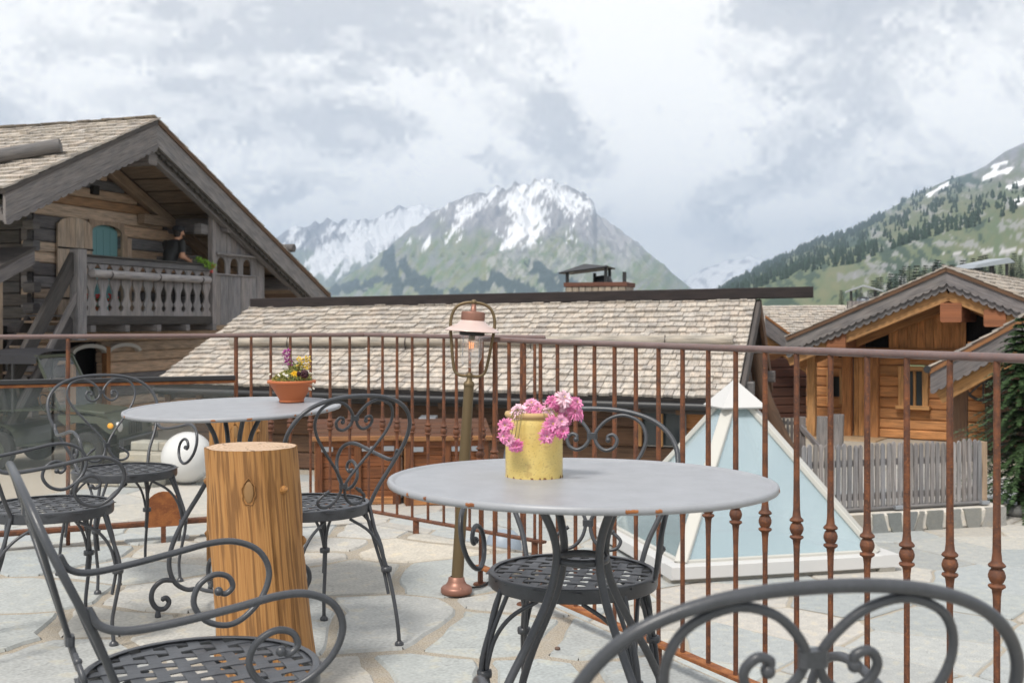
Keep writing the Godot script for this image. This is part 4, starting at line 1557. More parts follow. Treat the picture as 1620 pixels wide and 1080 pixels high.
	bp.y = 0.745 + 0.19 * 0.025 + 0.018 * 0.0 + 0.0042
	var tb := thing("terracotta_bowl", "flared terracotta bowl on the far round table", "bowl", bp)
	var bb := MB.new()
	bb.lathe([Vector2(0.0, 0.0), Vector2(0.0475, 0.0), Vector2(0.0485, 0.004), Vector2(0.0485, 0.009), Vector2(0.0470, 0.010), Vector2(0.083, 0.070), Vector2(0.0865, 0.072), Vector2(0.0935, 0.074), Vector2(0.0945, 0.082), Vector2(0.0925, 0.086), Vector2(0.0835, 0.085), Vector2(0.078, 0.074), Vector2(0.0, 0.070)], 40)
	part("bowl", bb, M.terracotta, tb)
	var fl := thing("dried_flowers", "mound of moss with small yellow, purple and white flowers in the terracotta bowl", "flowers", bp + Vector3(0, 0.072, 0))
	var moss := MB.new()
	for k in 1500:
		var a := r2.randf() * TAU
		var rr := sqrt(r2.randf()) * 0.076
		var hgt := 0.040 * (1.0 - pow(rr / 0.082, 2.0)) + r2.randf_range(0.0, 0.012)
		if cos(a) * rr > 0.0: hgt *= 1.25
		var p := Vector3(cos(a) * rr, hgt, sin(a) * rr)
		moss.col = [Color(0.30, 0.27, 0.06), Color(0.20, 0.22, 0.05), Color(0.40, 0.34, 0.10), Color(0.12, 0.16, 0.04)][r2.randi() % 4]
		var d := Vector3(r2.randf_range(-1, 1), r2.randf_range(0.2, 1.4), r2.randf_range(-1, 1)).normalized() * r2.randf_range(0.007, 0.014)
		var sd := d.cross(Vector3(r2.randf_range(-1, 1), 0.3, r2.randf_range(-1, 1))).normalized() * 0.0022
		moss.face([p - sd, p + d, p + sd], d.cross(sd).normalized(), [Vector2.ZERO, Vector2.ZERO, Vector2.ZERO])
	moss.col = Color(0.09, 0.10, 0.03)
	moss.ball(Vector3(0, -0.004, 0), Vector3(0.076, 0.034, 0.076), 20, 10)
	part("moss", moss, M.leaf, fl)
	for q in [["purple_sprig", -0.016, 0.105, Color(0.30, 0.05, 0.22), 70, 0.018, 0.034], ["yellow_sprig", 0.048, 0.082, Color(0.62, 0.42, 0.05), 90, 0.026, 0.026], ["green_sprig", 0.018, 0.062, Color(0.17, 0.19, 0.05), 90, 0.030, 0.022]]:
		var s := MB.new()
		var c := Vector3(q[1], q[2], 0.0)
		s.col = Color(0.16, 0.15, 0.05)
		for k in 5:
			s.tube(cr([Vector3(q[1] * 0.5, 0.02, 0), c * 0.6 + Vector3(r2.randf_range(-0.004, 0.004), 0, 0), c + Vector3(r2.randf_range(-1, 1) * q[5], r2.randf_range(-1, 1) * q[6], r2.randf_range(-1, 1) * q[5])], 3), 0.0008, 4)
		for k in q[4]:
			s.col = (q[3] as Color) * r2.randf_range(0.6, 1.5)
			var p := c + Vector3(r2.randf_range(-1, 1) * q[5], r2.randf_range(-1, 1) * q[6], r2.randf_range(-1, 1) * q[5])
			s.ball(p, Vector3.ONE * r2.randf_range(0.0022, 0.004), 5, 4)
		part(q[0], s, M.petal, fl)
	var yb := blossom(9, Color(0.80, 0.46, 0.01), Color(0.7, 0.4, 0.02))
	for i in yb.c.size(): yb.c[i] = Color(0.80, 0.46, 0.01) * rng.randf_range(0.8, 1.1)
	var y0 := part("yellow_blossom", yb, M.petal, fl)
	y0.position = Vector3(0.022, 0.042, 0.055)
	y0.rotation = Vector3(0.9, 0, 0)
	y0.scale = Vector3.ONE * 0.85
	for q in [[0.058, 0.040, 0.045, 0.017], [0.038, 0.042, 0.055, 0.009]]:
		var cone := MB.new()
		for k in 90:
			cone.col = Color(0.045, 0.012, 0.018) * r2.randf_range(0.5, 1.6)
			var d := Vector3(r2.randf_range(-1, 1), r2.randf_range(-1, 1), r2.randf_range(-1, 1)).normalized()
			cone.ball(d * q[3] * 0.8, Vector3.ONE * q[3] * 0.24, 5, 4)
		var cn := part("dark_seed_head", cone, M.plain, fl)
		cn.position = Vector3(q[0], q[1], q[2])
	for k in 16:
		var wb := MB.new()
		wb.col = Color(0.75, 0.72, 0.62)
		for j in 5:
			wb.ball(Vector3(r2.randf_range(-1, 1), r2.randf_range(-1, 1), r2.randf_range(-1, 1)) * 0.004, Vector3.ONE * 0.003, 5, 4)
		var o := part("white_bud", wb, M.petal, fl)
		var a := r2.randf() * TAU
		var rr := r2.randf_range(0.04, 0.09)
		o.position = Vector3(cos(a) * rr, 0.036 * (1.0 - rr * 6.0) + 0.018, sin(a) * rr) if k < 11 else Vector3(0.086 + r2.randf_range(-0.01, 0.008), -0.012 + r2.randf_range(-0.015, 0.02), 0.03)

# ------------------------------------------------------------------ timber building helpers
var GREY := Color(0.235, 0.220, 0.220)
var DGREY := Color(0.095, 0.085, 0.08)
var TAN := Color(0.58, 0.43, 0.315)
var BROWN := Color(0.15, 0.085, 0.05)
var ORANGE := Color(0.60, 0.275, 0.105)
var HONEY := Color(0.66, 0.35, 0.14)
var BLACKW := Color(0.028, 0.023, 0.021)

var shingle_kinds: Array[MB] = []
var shingle_meshes: Array[Mesh] = []

func shingle_setup() -> void:
	var cols := [Color(0.540, 0.484, 0.423), Color(0.574, 0.516, 0.450), Color(0.512, 0.461, 0.408), Color(0.484, 0.436, 0.387), Color(0.607, 0.544, 0.474), Color(0.557, 0.490, 0.420), Color(0.453, 0.413, 0.372), Color(0.529, 0.487, 0.441), Color(0.585, 0.530, 0.468), Color(0.501, 0.447, 0.390), Color(0.546, 0.504, 0.456), Color(0.445, 0.407, 0.372)]
	for c in cols:
		var b := MB.new()
		b.col = c
		b.uo = Vector2(rng.randf() * 3.0, rng.randf() * 3.0)
		# unit shingle: x width, z up the slope, y thickness; butt end thick, slightly skewed
		var sk := rng.randf_range(-0.06, 0.06)
		var x0 := -0.5 + rng.randf_range(0.0, 0.02)
		var x1 := 0.5 - rng.randf_range(0.0, 0.02)
		var t0 := [Vector3(x0, 1.0, 0.0), Vector3(x1, 1.0, sk), Vector3(x1, 0.3, 1.0), Vector3(x0, 0.3, 1.0)]
		var b0 := [Vector3(x0, 0.0, 0.0), Vector3(x1, 0.0, sk), Vector3(x1, -0.1, 1.0), Vector3(x0, -0.1, 1.0)]
		b.face(t0, Vector3(0, 1, 0), [Vector2(0, 0), Vector2(0, 0.15), Vector2(0.25, 0.15), Vector2(0.25, 0)])
		b.face([t0[0], t0[1], b0[1], b0[0]], Vector3(0, 0, -1), [Vector2(0, 0), Vector2(0, 0.15), Vector2(0.02, 0.15), Vector2(0.02, 0)])
		b.face([t0[0], t0[3], b0[3], b0[0]], Vector3(-1, 0, 0), [Vector2(0, 0), Vector2(0.25, 0), Vector2(0.25, 0.02), Vector2(0, 0.02)])
		b.face([t0[1], t0[2], b0[2], b0[1]], Vector3(1, 0, 0), [Vector2(0, 0), Vector2(0.25, 0), Vector2(0.25, 0.02), Vector2(0, 0.02)])
		shingle_kinds.append(b)
		shingle_meshes.append(b.mesh())

# a roof slope between its eave (e0, e1) and its ridge (r0, r1), laid with wooden shingles
func shingles(parent: Node3D, e0: Vector3, e1: Vector3, r0: Vector3, r1: Vector3, rows: int, wide: float, thick: float, single: int, seed_: int) -> void:
	var r := RandomNumberGenerator.new()
	r.seed = seed_
	var nn := (e1 - e0).cross(r0 - e0).normalized()
	if nn.y < 0.0: nn = -nn
	var rest := MB.new()
	var left := single
	var len_e := e0.distance_to(e1)
	var slope := ((r0 + r1) * 0.5 - (e0 + e1) * 0.5).length()
	for k in rows:
		var t := float(k) / rows
		var a := e0.lerp(r0, t)
		var b := e1.lerp(r1, t)
		var a2 := e0.lerp(r0, minf((k + 1.35) / rows, 1.02))
		var b2 := e1.lerp(r1, minf((k + 1.35) / rows, 1.02))
		var L := a.distance_to(b)
		var x := -r.randf() * wide * 0.5
		var sag := r.randf_range(-0.012, 0.012)
		while x < L:
			var w := wide * r.randf_range(0.65, 1.4)
			var c0 := maxf(x, 0.0)
			var c1 := minf(x + w, L)
			x += w
			if c1 - c0 < 0.03: continue
			var u := (c0 + c1) * 0.5 / L
			var p := a.lerp(b, u)
			var q := a2.lerp(b2, u)
			var up := q - p
			var jut := r.randf_range(-0.010, 0.010) + sag + 0.006 * sin(c0 * 1.7 + k)
			var lift := thick * r.randf_range(0.75, 1.35)
			var ax := (b - a).normalized() * (c1 - c0 - 0.004)
			var xf := Transform3D(Basis(ax, nn * lift, up + nn * -0.006), p + nn * (0.012 + 0.010 * r.randf()) + up.normalized() * jut)
			var kind := r.randi() % shingle_kinds.size()
			if left > 0:
				left -= 1
				var o := inst("shingle", shingle_meshes[kind], M.shingle, parent)
				var off := Vector3.ZERO
				var qn: Node = parent
				while qn != self and qn is Node3D:
					off += (qn as Node3D).position
					qn = qn.get_parent()
				xf.origin -= off
				o.transform = xf
			else:
				rest.uo = Vector2(r.randf() * 3.0, r.randf() * 3.0)
				rest.add(shingle_kinds[kind], xf)
	if rest.v.size() > 0:
		var o := wpart("shingle_rows", rest, M.shingle, parent)
		o.set_meta("kind", "stuff")

# flat board seen along a slope: from a to b, hanging h below them; toothed lower edge when tooth > 0
func verge_board(called: String, fr: Fr, a: Vector2, b: Vector2, h: float, off: float, thick: float, col: Color, parent: Node3D, tooth := 0.0, pitch := 0.16, m: Material = null) -> void:
	var poly := PackedVector2Array([a, b])
	var n := maxi(1, int(a.distance_to(b) / pitch))
	var low := PackedVector2Array()
	for i in range(n, -1, -1):
		var p := b.lerp(a, 1.0 - float(i) / n) - Vector2(0, h)
		if tooth <= 0.0:
			if i == n or i == 0: low.append(p)
			continue
		var step := (b - a) / n
		low.append(p)
		if i > 0:
			low.append(p - step * 0.25 - Vector2(0, tooth * 0.8))
			low.append(p - step * 0.5 - Vector2(0, tooth))
			low.append(p - step * 0.75 - Vector2(0, tooth * 0.8))
	poly.append_array(low)
	var q := mb(vary(col, 0.06))
	q.extrude(poly, fr.xf(0, 0, off), thick, true)
	# let the grain follow the slope
	var ang := (b - a).angle()
	var turned := PackedVector2Array()
	for e in q.uv: turned.append(e.rotated(-ang))
	q.uv = turned
	wpart(called, q, m if m else M.wood, parent)

# horizontal timbers filling a wall between y0 and y1; ends(y) gives left and right; holes are [s0, s1, ya, yb]
func timber_wall(parent: Node3D, fr: Fr, off: float, y0: float, y1: float, h: float, ends: Callable, holes: Array, col: Callable, called := "wall_log", thick := 0.12) -> void:
	var y := y0
	var lining := mb(BLACKW)
	while y < y1 - 0.02:
		var hh := minf(h * rng.randf_range(0.85, 1.15), y1 - y)
		var ym := y + hh * 0.5
		var e: Vector2 = ends.call(y + hh)
		var spans := [[e.x, e.y]]
		for q in holes:
			if ym < q[2] or ym > q[3]: continue
			var nxt := []
			for s in spans:
				if q[1] <= s[0] or q[0] >= s[1]: nxt.append(s); continue
				if q[0] > s[0]: nxt.append([s[0], q[0]])
				if q[1] < s[1]: nxt.append([q[1], s[1]])
			spans = nxt
		for s in spans:
			if s[1] - s[0] < 0.04: continue
			var b := mb(vary(col.call((s[0] + s[1]) * 0.5, ym), 0.16))
			var jut := rng.randf_range(-0.012, 0.012)
			b.beam(fr.p(s[0], ym, off - thick * 0.5 + jut), fr.p(s[1], ym, off - thick * 0.5 + jut), thick, hh - 0.008, Vector3.UP, 0.022)
			wpart(called, b, M.wood, parent)
			lining.beam(fr.p(s[0], ym, off - thick - 0.03), fr.p(s[1], ym, off - thick - 0.03), 0.03, hh, Vector3.UP)
		y += hh
	if lining.v.size() > 0: wpart("wall_lining", lining, M.wood, parent)

func board_wall(parent: Node3D, fr: Fr, off: float, s0: float, s1: float, y0: float, top: Callable, w: float, col: Color, called := "board", thick := 0.03) -> void:
	var s := s0
	while s < s1 - 0.01:
		var ww := minf(w * rng.randf_range(0.8, 1.25), s1 - s)
		var ya: float = top.call(s + 0.004)
		var yb: float = top.call(s + ww - 0.004)
		if maxf(ya, yb) > y0 + 0.05:
			var b := mb(vary(col, 0.16))
			var z := rng.randf_range(0.0, 0.012)
			b.extrude(PackedVector2Array([Vector2(s + 0.003, y0), Vector2(s + ww - 0.003, y0), Vector2(s + ww - 0.003, maxf(yb, y0 + 0.01)), Vector2(s + 0.003, maxf(ya, y0 + 0.01))]), fr.xf(0, 0, off - thick + z), thick, false)
			wpart(called, b, M.wood, parent)
		s += ww

func arch(w: float, h: float, rise: float, n := 8) -> PackedVector2Array:
	var p := PackedVector2Array([Vector2(-w * 0.5, 0), Vector2(w * 0.5, 0)])
	for i in n + 1:
		var a := PI * i / n
		p.append(Vector2(cos(a) * w * 0.5, h - rise + sin(a) * rise))
	return p

func flat(fr: Fr, poly: PackedVector2Array, s: float, y: float, off: float, thick: float, col: Color, m: Material, called: String, parent: Node3D) -> MeshInstance3D:
	var b := mb(col)
	b.extrude(poly, fr.xf(s, y, off), thick, false)
	return wpart(called, b, m, parent)

func slab_roof(called: String, e0: Vector3, e1: Vector3, r0: Vector3, r1: Vector3, th: float, col: Color, parent: Node3D) -> MeshInstance3D:
	var nn := (e1 - e0).cross(r0 - e0).normalized()
	if nn.y < 0.0: nn = -nn
	var b := mb(col)
	var d := -nn * th
	var L := e0.distance_to(e1)
	var S := e0.distance_to(r0)
	b.face([e0, e1, r1, r0], nn, [Vector2(0, 0), Vector2(L, 0), Vector2(L, S), Vector2(0, S)])
	b.face([e0 + d, e1 + d, r1 + d, r0 + d], -nn, [Vector2(0, 0), Vector2(L, 0), Vector2(L, S), Vector2(0, S)])
	for q in [[e0, e1], [e1, r1], [r1, r0], [r0, e0]]:
		var a: Vector3 = q[0]
		var c: Vector3 = q[1]
		var o := ((a + c) * 0.5 - (e0 + e1 + r0 + r1) * 0.25)
		b.face([a, c, c + d, a + d], (o - nn * o.dot(nn)).normalized(), [Vector2(0, 0), Vector2(a.distance_to(c), 0), Vector2(a.distance_to(c), th), Vector2(0, th)])
	return wpart(called, b, M.wood, parent)

# ------------------------------------------------------------------ big chalet with the balcony
var FA: Fr

func chalet_with_balcony() -> void:
	var u := Vector3(-0.953, 0, -0.304)
	var v := Vector3(0.304, 0, -0.953)
	FA = Fr.new(at(243, 190, 20.5), v, -u)
	var fr := FA
	var t := thing("old_chalet", "old weathered timber chalet with a carved balcony and a broad shingled gable", "chalet", fr.p(0, PLAZA, -1.5))
	var apex := Vector2(0.0, 4.66)
	var lend := hit(fr, 2, 300)
	var rend := hit(fr, 516, 466)
	var roofy := func(s: float) -> float:
		return apex.y + (lend.y - apex.y) * (s / lend.x) if s < 0.0 else apex.y + (rend.y - apex.y) * (s / rend.x)
	var back := -10.0
	# roof slopes
	var lo := lend * 1.0
	var L0 := fr.p(lo.x - 0.05, lo.y, 0.10)
	var R0 := fr.p(0, apex.y, 0.10)
	var L1 := fr.p(lo.x - 0.05, lo.y - 0.0, back)
	var R1 := fr.p(0, apex.y - 0.05, back)
	var roof := slab_roof("roof", L1, L0, R1, R0, 0.07, DGREY, t)
	shingles(roof, L1, L0, R1, R0, 18, 0.20, 0.046, 0, 4)
	var E0 := fr.p(rend.x + 0.05, rend.y - 0.02, 0.10)
	var E1 := fr.p(rend.x + 0.05, rend.y - 0.02, back)
	var roof2 := slab_roof("roof", E0, E1, R0, R1, 0.07, BROWN, t)
	shingles(roof2, E0, E1, R0, R1, 22, 0.3, 0.024, 0, 5)
	# verge boards with toothed trim
	verge_board("verge_board", fr, apex - Vector2(0, 0.07), lend - Vector2(0, 0.06), 0.42, 0.02, 0.05, GREY * 1.05, t)
	verge_board("verge_trim", fr, apex - Vector2(0, 0.45), lend - Vector2(0, 0.44), 0.07, 0.045, 0.04, GREY * 0.85, t, 0.035, 0.18)
	verge_board("verge_board", fr, apex - Vector2(0, 0.07), rend - Vector2(0, 0.06), 0.40, 0.02, 0.05, GREY * 1.15, t)
	verge_board("verge_trim", fr, apex - Vector2(0, 0.43), rend - Vector2(0, 0.42), 0.08, -0.03, 0.04, DGREY * 0.9, t, 0.05, 0.2)
	# rafters behind the verge and on the wall, soffit planks between
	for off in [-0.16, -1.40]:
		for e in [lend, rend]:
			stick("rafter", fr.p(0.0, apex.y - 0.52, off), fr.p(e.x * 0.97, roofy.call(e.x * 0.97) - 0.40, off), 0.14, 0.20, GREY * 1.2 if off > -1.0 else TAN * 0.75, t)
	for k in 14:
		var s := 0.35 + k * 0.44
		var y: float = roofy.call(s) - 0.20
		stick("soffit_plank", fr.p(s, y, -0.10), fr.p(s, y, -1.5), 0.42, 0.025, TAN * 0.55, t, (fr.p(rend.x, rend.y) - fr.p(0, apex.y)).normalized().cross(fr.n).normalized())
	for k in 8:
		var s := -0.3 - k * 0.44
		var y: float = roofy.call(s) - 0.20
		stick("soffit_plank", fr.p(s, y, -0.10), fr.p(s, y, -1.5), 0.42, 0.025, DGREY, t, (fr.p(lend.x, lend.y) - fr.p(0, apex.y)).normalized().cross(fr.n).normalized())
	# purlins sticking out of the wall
	for q in [[0.0, 4.02, 0.34, 0.1], [2.75, 2.98, 0.30, 0.0], [5.35, 1.86, 0.26, -0.05], [-2.15, 3.30, 0.26, -0.75], [-2.15, 3.02, 0.26, -0.85]]:
		stick("purlin", fr.p(q[0], q[1], -1.6), fr.p(q[0], q[1], q[3] - 0.12), 0.26, q[2], GREY * 0.9, t, Vector3.UP, 0.03)
	# walls
	var wall := -1.5
	var sl := hit(fr, 42, 440, wall).x
	var d0 := hit(fr, 143, 410, wall)
	var d1 := hit(fr, 190, 358, wall)
	var g0 := hit(fr, 110, 600, wall)
	var g1 := hit(fr, 160, 548, wall)
	var ends := func(y: float) -> Vector2:
		var l := sl
		var r := 6.0
		if y > roofy.call(sl) - 0.45: l = maxf(sl, (y + 0.45 - apex.y) / ((lend.y - apex.y) / lend.x))
		if y > 1.5: r = minf(6.0, (y + 0.45 - apex.y) / ((rend.y - apex.y) / rend.x))
		return Vector2(l, maxf(r, l))
	var weathered := [TAN, TAN * 1.15, TAN * 0.9, GREY * 1.1, TAN * 1.3, Color(0.50, 0.30, 0.17), GREY * 0.8, TAN * 1.2, GREY * 0.9]
	timber_wall(t, fr, wall, PLAZA, 4.05, 0.21, ends, [[d0.x, d1.x, 1.0, d1.y], [g0.x, g1.x, PLAZA, g1.y]], func(_s: float, _y: float) -> Color: return weathered[rng.randi() % weathered.size()])
	# side wall towards the back, and the far ends
	var side := Fr.new(fr.p(sl, 0, wall), -fr.n, -fr.a)
	timber_wall(t, side, 0.0, PLAZA, 3.05, 0.22, func(_y: float) -> Vector2: return Vector2(0.0, 8.0), [], func(_s: float, _y: float) -> Color: return DGREY * 1.2)
	# crossing log ends at the corner
	for k in 12:
		var y := PLAZA + 0.3 + k * 0.36
		if y > 2.9: break
		stick("log_end", fr.p(sl + 0.05, y, wall - 0.06), fr.p(sl + 0.05, y, wall + 0.16 + rng.randf_range(-0.03, 0.03)), 0.17, 0.18, GREY * 0.75, t, Vector3.UP, 0.03)
	# little dark vent under the gable
	var vh := hit(fr, 147, 301, wall)
	stick("vent", fr.p(vh.x - 0.09, vh.y, wall + 0.03), fr.p(vh.x + 0.09, vh.y, wall + 0.03), 0.08, 0.16, BLACKW, t)
	# balcony door with a teal leaf
	var dw := d1.x - d0.x
	var door := flat(fr, arch(dw, d1.y - 1.16, 0.14), (d0.x + d1.x) * 0.5, 1.16, wall - 0.10, 0.03, Color(0.17, 0.34, 0.35), M.teal_paint, "door", t)
	for k in 4:
		var q := MB.new()
		var s := lerpf(d0.x + 0.04, d1.x - 0.04, (k + 0.5) / 4.0)
		q.beam(fr.p(s, 1.2, wall - 0.064), fr.p(s, d1.y - 0.10, wall - 0.064), dw / 4.0 - 0.03, 0.010, fr.n, 0.002)
		wpart("panel", q, M.teal_paint, door)
	# head of the door opening: an arched board
	var hb := PackedVector2Array([Vector2(-dw * 0.5 - 0.08, 0.0), Vector2(-dw * 0.5, 0.0)])
	for i in 9:
		var an := PI - PI * i / 8.0
		hb.append(Vector2(cos(an) * dw * 0.5, 0.02 + sin(an) * 0.13))
	hb.append_array(PackedVector2Array([Vector2(dw * 0.5, 0.0), Vector2(dw * 0.5 + 0.08, 0.0), Vector2(dw * 0.5 + 0.08, 0.22), Vector2(-dw * 0.5 - 0.08, 0.22)]))
	flat(fr, hb, (d0.x + d1.x) * 0.5, d1.y - 0.16, wall + 0.005, 0.03, TAN * 0.8, M.wood, "door_head", t)
	stick("door_jamb", fr.p(d1.x + 0.07, 1.16, wall + 0.03), fr.p(d1.x + 0.07, d1.y - 0.16, wall + 0.03), 0.15, 0.06, TAN * 0.9, t, fr.n)
	stick("door_jamb", fr.p(d1.x + 0.24, 1.16, wall + 0.02), fr.p(d1.x + 0.24, d1.y - 0.22, wall + 0.02), 0.14, 0.035, TAN * 1.1, t, fr.n)
	# open shutter, round-topped, of pale boards
	var h0 := hit(fr, 86, 420, wall)
	var sw := (d0.x - 0.03) - h0.x
	for k in 4:
		var x0 := -sw * 0.5 + sw * k / 4.0
		var x1 := x0 + sw / 4.0
		var H := d1.y + 0.05 - 1.0
		var f := func(x: float) -> float: return H - 0.16 + sqrt(maxf(0.0, 1.0 - pow(x / (sw * 0.5), 2.0))) * 0.16
		flat(fr, PackedVector2Array([Vector2(x0 + 0.004, 0), Vector2(x1 - 0.004, 0), Vector2(x1 - 0.004, f.call(x1 - 0.004)), Vector2((x0 + x1) * 0.5, f.call((x0 + x1) * 0.5)), Vector2(x0 + 0.004, f.call(x0 + 0.004))]), h0.x + sw * 0.5, 1.0, wall + 0.03, 0.035, vary(Color(0.66, 0.52, 0.40), 0.1), M.wood, "shutter_board", t)
	for y in [1.45, 2.35]:
		stick("shutter_strap", fr.p(h0.x, y, wall + 0.075), fr.p(h0.x + sw, y, wall + 0.075), 0.02, 0.03, BLACKW, t)
	# ground-floor arched doorway under a plaster hood
	var gw := g1.x - g0.x
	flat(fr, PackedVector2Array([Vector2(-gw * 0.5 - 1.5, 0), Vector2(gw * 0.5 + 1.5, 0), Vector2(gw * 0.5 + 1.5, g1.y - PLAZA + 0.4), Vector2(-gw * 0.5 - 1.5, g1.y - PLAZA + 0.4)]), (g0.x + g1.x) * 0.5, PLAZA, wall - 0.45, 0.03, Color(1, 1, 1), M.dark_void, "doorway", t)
	for kk in 2:
		var cs := (g0.x + g1.x) * 0.5 + kk * (gw + 0.14)
		var ap := PackedVector2Array()
		for i in 11:
			var an := PI * i / 10.0
			ap.append(Vector2(cos(an) * (gw * 0.5 + 0.06), sin(an) * 0.16))
		for i in range(10, -1, -1):
			var an := PI * i / 10.0
			ap.append(Vector2(cos(an) * (gw * 0.5), sin(an) * 0.11 - 0.02))
		flat(fr, ap, cs, g1.y - 0.10, wall + 0.01, 0.10, Color(0.55, 0.54, 0.51), M.plain, "door_hood", t)
	stick("door_post", fr.p(g1.x + 0.06, PLAZA, wall + 0.06), fr.p(g1.x + 0.06, g1.y, wall + 0.06), 0.12, 0.12, ORANGE * 0.7, t, fr.n)
	stick("door_post", fr.p(g0.x - 0.06, PLAZA, wall + 0.06), fr.p(g0.x - 0.06, g1.y - 0.3, wall + 0.06), 0.16, 0.12, HONEY * 0.8, t, fr.n)
	# balcony
	var bo := -0.3
	var b0 := hit(fr, 122, 498, bo)
	var b1 := hit(fr, 331, 500, bo)
	var e1 := hit(fr, 416, 500, bo)
	var fy := 1.15
	for k in 8:
		var o := -1.45 + k * 0.145
		stick("floor_plank", fr.p(b0.x, fy - 0.02, o + 0.07), fr.p(e1.x, fy - 0.02, o + 0.07), 0.138, 0.04, GREY * 0.6, t)
	stick("floor_beam", fr.p(b0.x - 0.05, fy - 0.10, bo), fr.p(b1.x, fy - 0.10, bo), 0.12, 0.15, DGREY * 0.6, t)
	for k in 5:
		var s := lerpf(b0.x + 0.25, b1.x, k / 4.0)
		stick("floor_joist", fr.p(s, fy - 0.24, -1.5), fr.p(s, fy - 0.24, bo + 0.12), 0.13, 0.12, GREY * 0.9, t)
	# top rail and its slatted skirt
	var ry := 2.075
	stick("balcony_rail", fr.p(b0.x, ry, bo + 0.02), fr.p(b1.x, ry, bo + 0.02), 0.12, 0.11, GREY * 0.75, t)
	stick("rail_cap", fr.p(b0.x, ry + 0.072, bo + 0.02), fr.p(b1.x, ry + 0.072, bo + 0.02), 0.20, 0.03, DGREY * 0.6, t)
	verge_board("rail_skirt", fr, Vector2(b0.x + 0.1, ry - 0.06), Vector2(b1.x, ry - 0.06), 0.05, bo + 0.0, 0.03, BROWN * 1.2, t, 0.03, 0.055)
	# hollowed log hung on the rail
	var la := hit(fr, 145, 440, bo + 0.14)
	var lb := hit(fr, 330, 446, bo + 0.14)
	var lg := mb(GREY * 1.7)
	lg.tube(PackedVector3Array([fr.p(la.x, 1.845, bo + 0.14), fr.p((la.x + lb.x) * 0.5, 1.84, bo + 0.14), fr.p(lb.x, 1.845, bo + 0.14)]), 0.072, 14)
	wpart("log_rail", lg, M.wood, t)
	for k in 3:
		var s := lerpf(la.x + 0.45, lb.x - 0.3, k / 2.0)
		var hk := mb(BLACKW)
		hk.tube(cr([fr.p(s, 1.93, bo + 0.10), fr.p(s, 1.86, bo + 0.22), fr.p(s, 1.79, bo + 0.20), fr.p(s, 1.765, bo + 0.13)], 4), 0.008, 6)
		wpart("iron_hook", hk, M.plain, t)
	# cut-out balusters
	var nb := 12
	var w := (b1.x - b0.x - 0.16) / nb
	var profile := [[0.0, 0.5], [0.09, 0.5], [0.10, 0.36], [0.16, 0.27], [0.21, 0.40], [0.25, 0.43], [0.30, 0.30], [0.36, 0.22], [0.44, 0.20], [0.50, 0.24], [0.56, 0.34], [0.62, 0.43], [0.68, 0.45], [0.74, 0.36], [0.82, 0.24], [0.90, 0.22], [0.95, 0.32], [1.0, 0.5]]
	var hgt := ry - 0.06 - (fy - 0.02)
	for k in nb:
		var poly := PackedVector2Array()
		for q in profile: poly.append(Vector2(q[1] * w * 0.98, q[0] * hgt))
		for i in range(profile.size() - 1, -1, -1): poly.append(Vector2(-profile[i][1] * w * 0.98, profile[i][0] * hgt))
		flat(fr, poly, b0.x + 0.14 + w * (k + 0.5), fy - 0.02, bo + 0.02, 0.028, vary(GREY * 1.25, 0.1), M.wood, "baluster", t)
	# posts
	stick("newel_post", fr.p(b0.x - 0.02, 0.72, bo + 0.03), fr.p(b0.x - 0.02, ry + 0.16, bo + 0.03), 0.22, 0.20, GREY * 1.0, t, fr.n, 0.02)
	stick("balcony_post", fr.p(b1.x + 0.06, fy - 0.2, bo + 0.02), fr.p(b1.x + 0.06, roofy.call(b1.x) - 0.5, bo + 0.02), 0.13, 0.12, GREY * 1.25, t, fr.n)
	stick("tie_beam", fr.p(2.0, 2.86, bo - 0.1), fr.p(b1.x + 0.16, 2.86, bo - 0.1), 0.16, 0.20, GREY * 0.95, t)
	stick("tie_beam", fr.p(1.55, 3.05, wall + 0.12), fr.p(b1.x + 0.16, 3.05, wall + 0.12), 0.16, 0.20, TAN * 0.7, t)
	# boarded end of the balcony with three little arches
	var py0 := hit(fr, 345, 433, bo)
	var py1 := hit(fr, 345, 404, bo)
	var px1 := hit(fr, 398, 433, bo)
	var topy := func(s: float) -> float: return minf(roofy.call(s) - 0.46, 3.2)
	board_wall(t, fr, bo + 0.03, b1.x + 0.13, e1.x, fy - 0.2, func(s: float) -> float: return minf(topy.call(s), py0.y), 0.24, GREY * 1.2)
	board_wall(t, fr, bo + 0.03, b1.x + 0.13, e1.x, py1.y, topy, 0.19, GREY * 1.2)
	var comb := PackedVector2Array()
	var cw := (px1.x - b1.x - 0.13) / 3.0
	var ch := py1.y - py0.y
	comb.append(Vector2(0, 0))
	for k in 3:
		var x := cw * k
		comb.append(Vector2(x + cw * 0.18, 0))
		for i in 7:
			var an := PI - PI * i / 6.0
			comb.append(Vector2(x + cw * 0.5 + cos(an) * cw * 0.32, ch * 0.55 + sin(an) * ch * 0.36))
		comb.append(Vector2(x + cw * 0.82, 0))
	comb.append(Vector2(cw * 3.0, 0))
	comb.append(Vector2(cw * 3.0, ch))
	comb.append(Vector2(0, ch))
	flat(fr, comb, b1.x + 0.13, py0.y, bo + 0.005, 0.03, GREY * 1.1, M.wood, "arched_panel", t)
	board_wall(t, fr, bo + 0.03, px1.x, e1.x, py0.y, func(s: float) -> float: return minf(topy.call(s), py1.y), 0.2, GREY * 1.1)
	stick("ledge", fr.p(b1.x + 0.10, py1.y + 0.03, bo + 0.07), fr.p(px1.x + 0.12, py1.y + 0.03, bo + 0.07), 0.10, 0.05, GREY * 1.3, t)
	stick("ledge", fr.p(b1.x + 0.10, py0.y - 0.01, bo + 0.05), fr.p(px1.x + 0.05, py0.y - 0.01, bo + 0.05), 0.06, 0.03, GREY * 1.3, t)
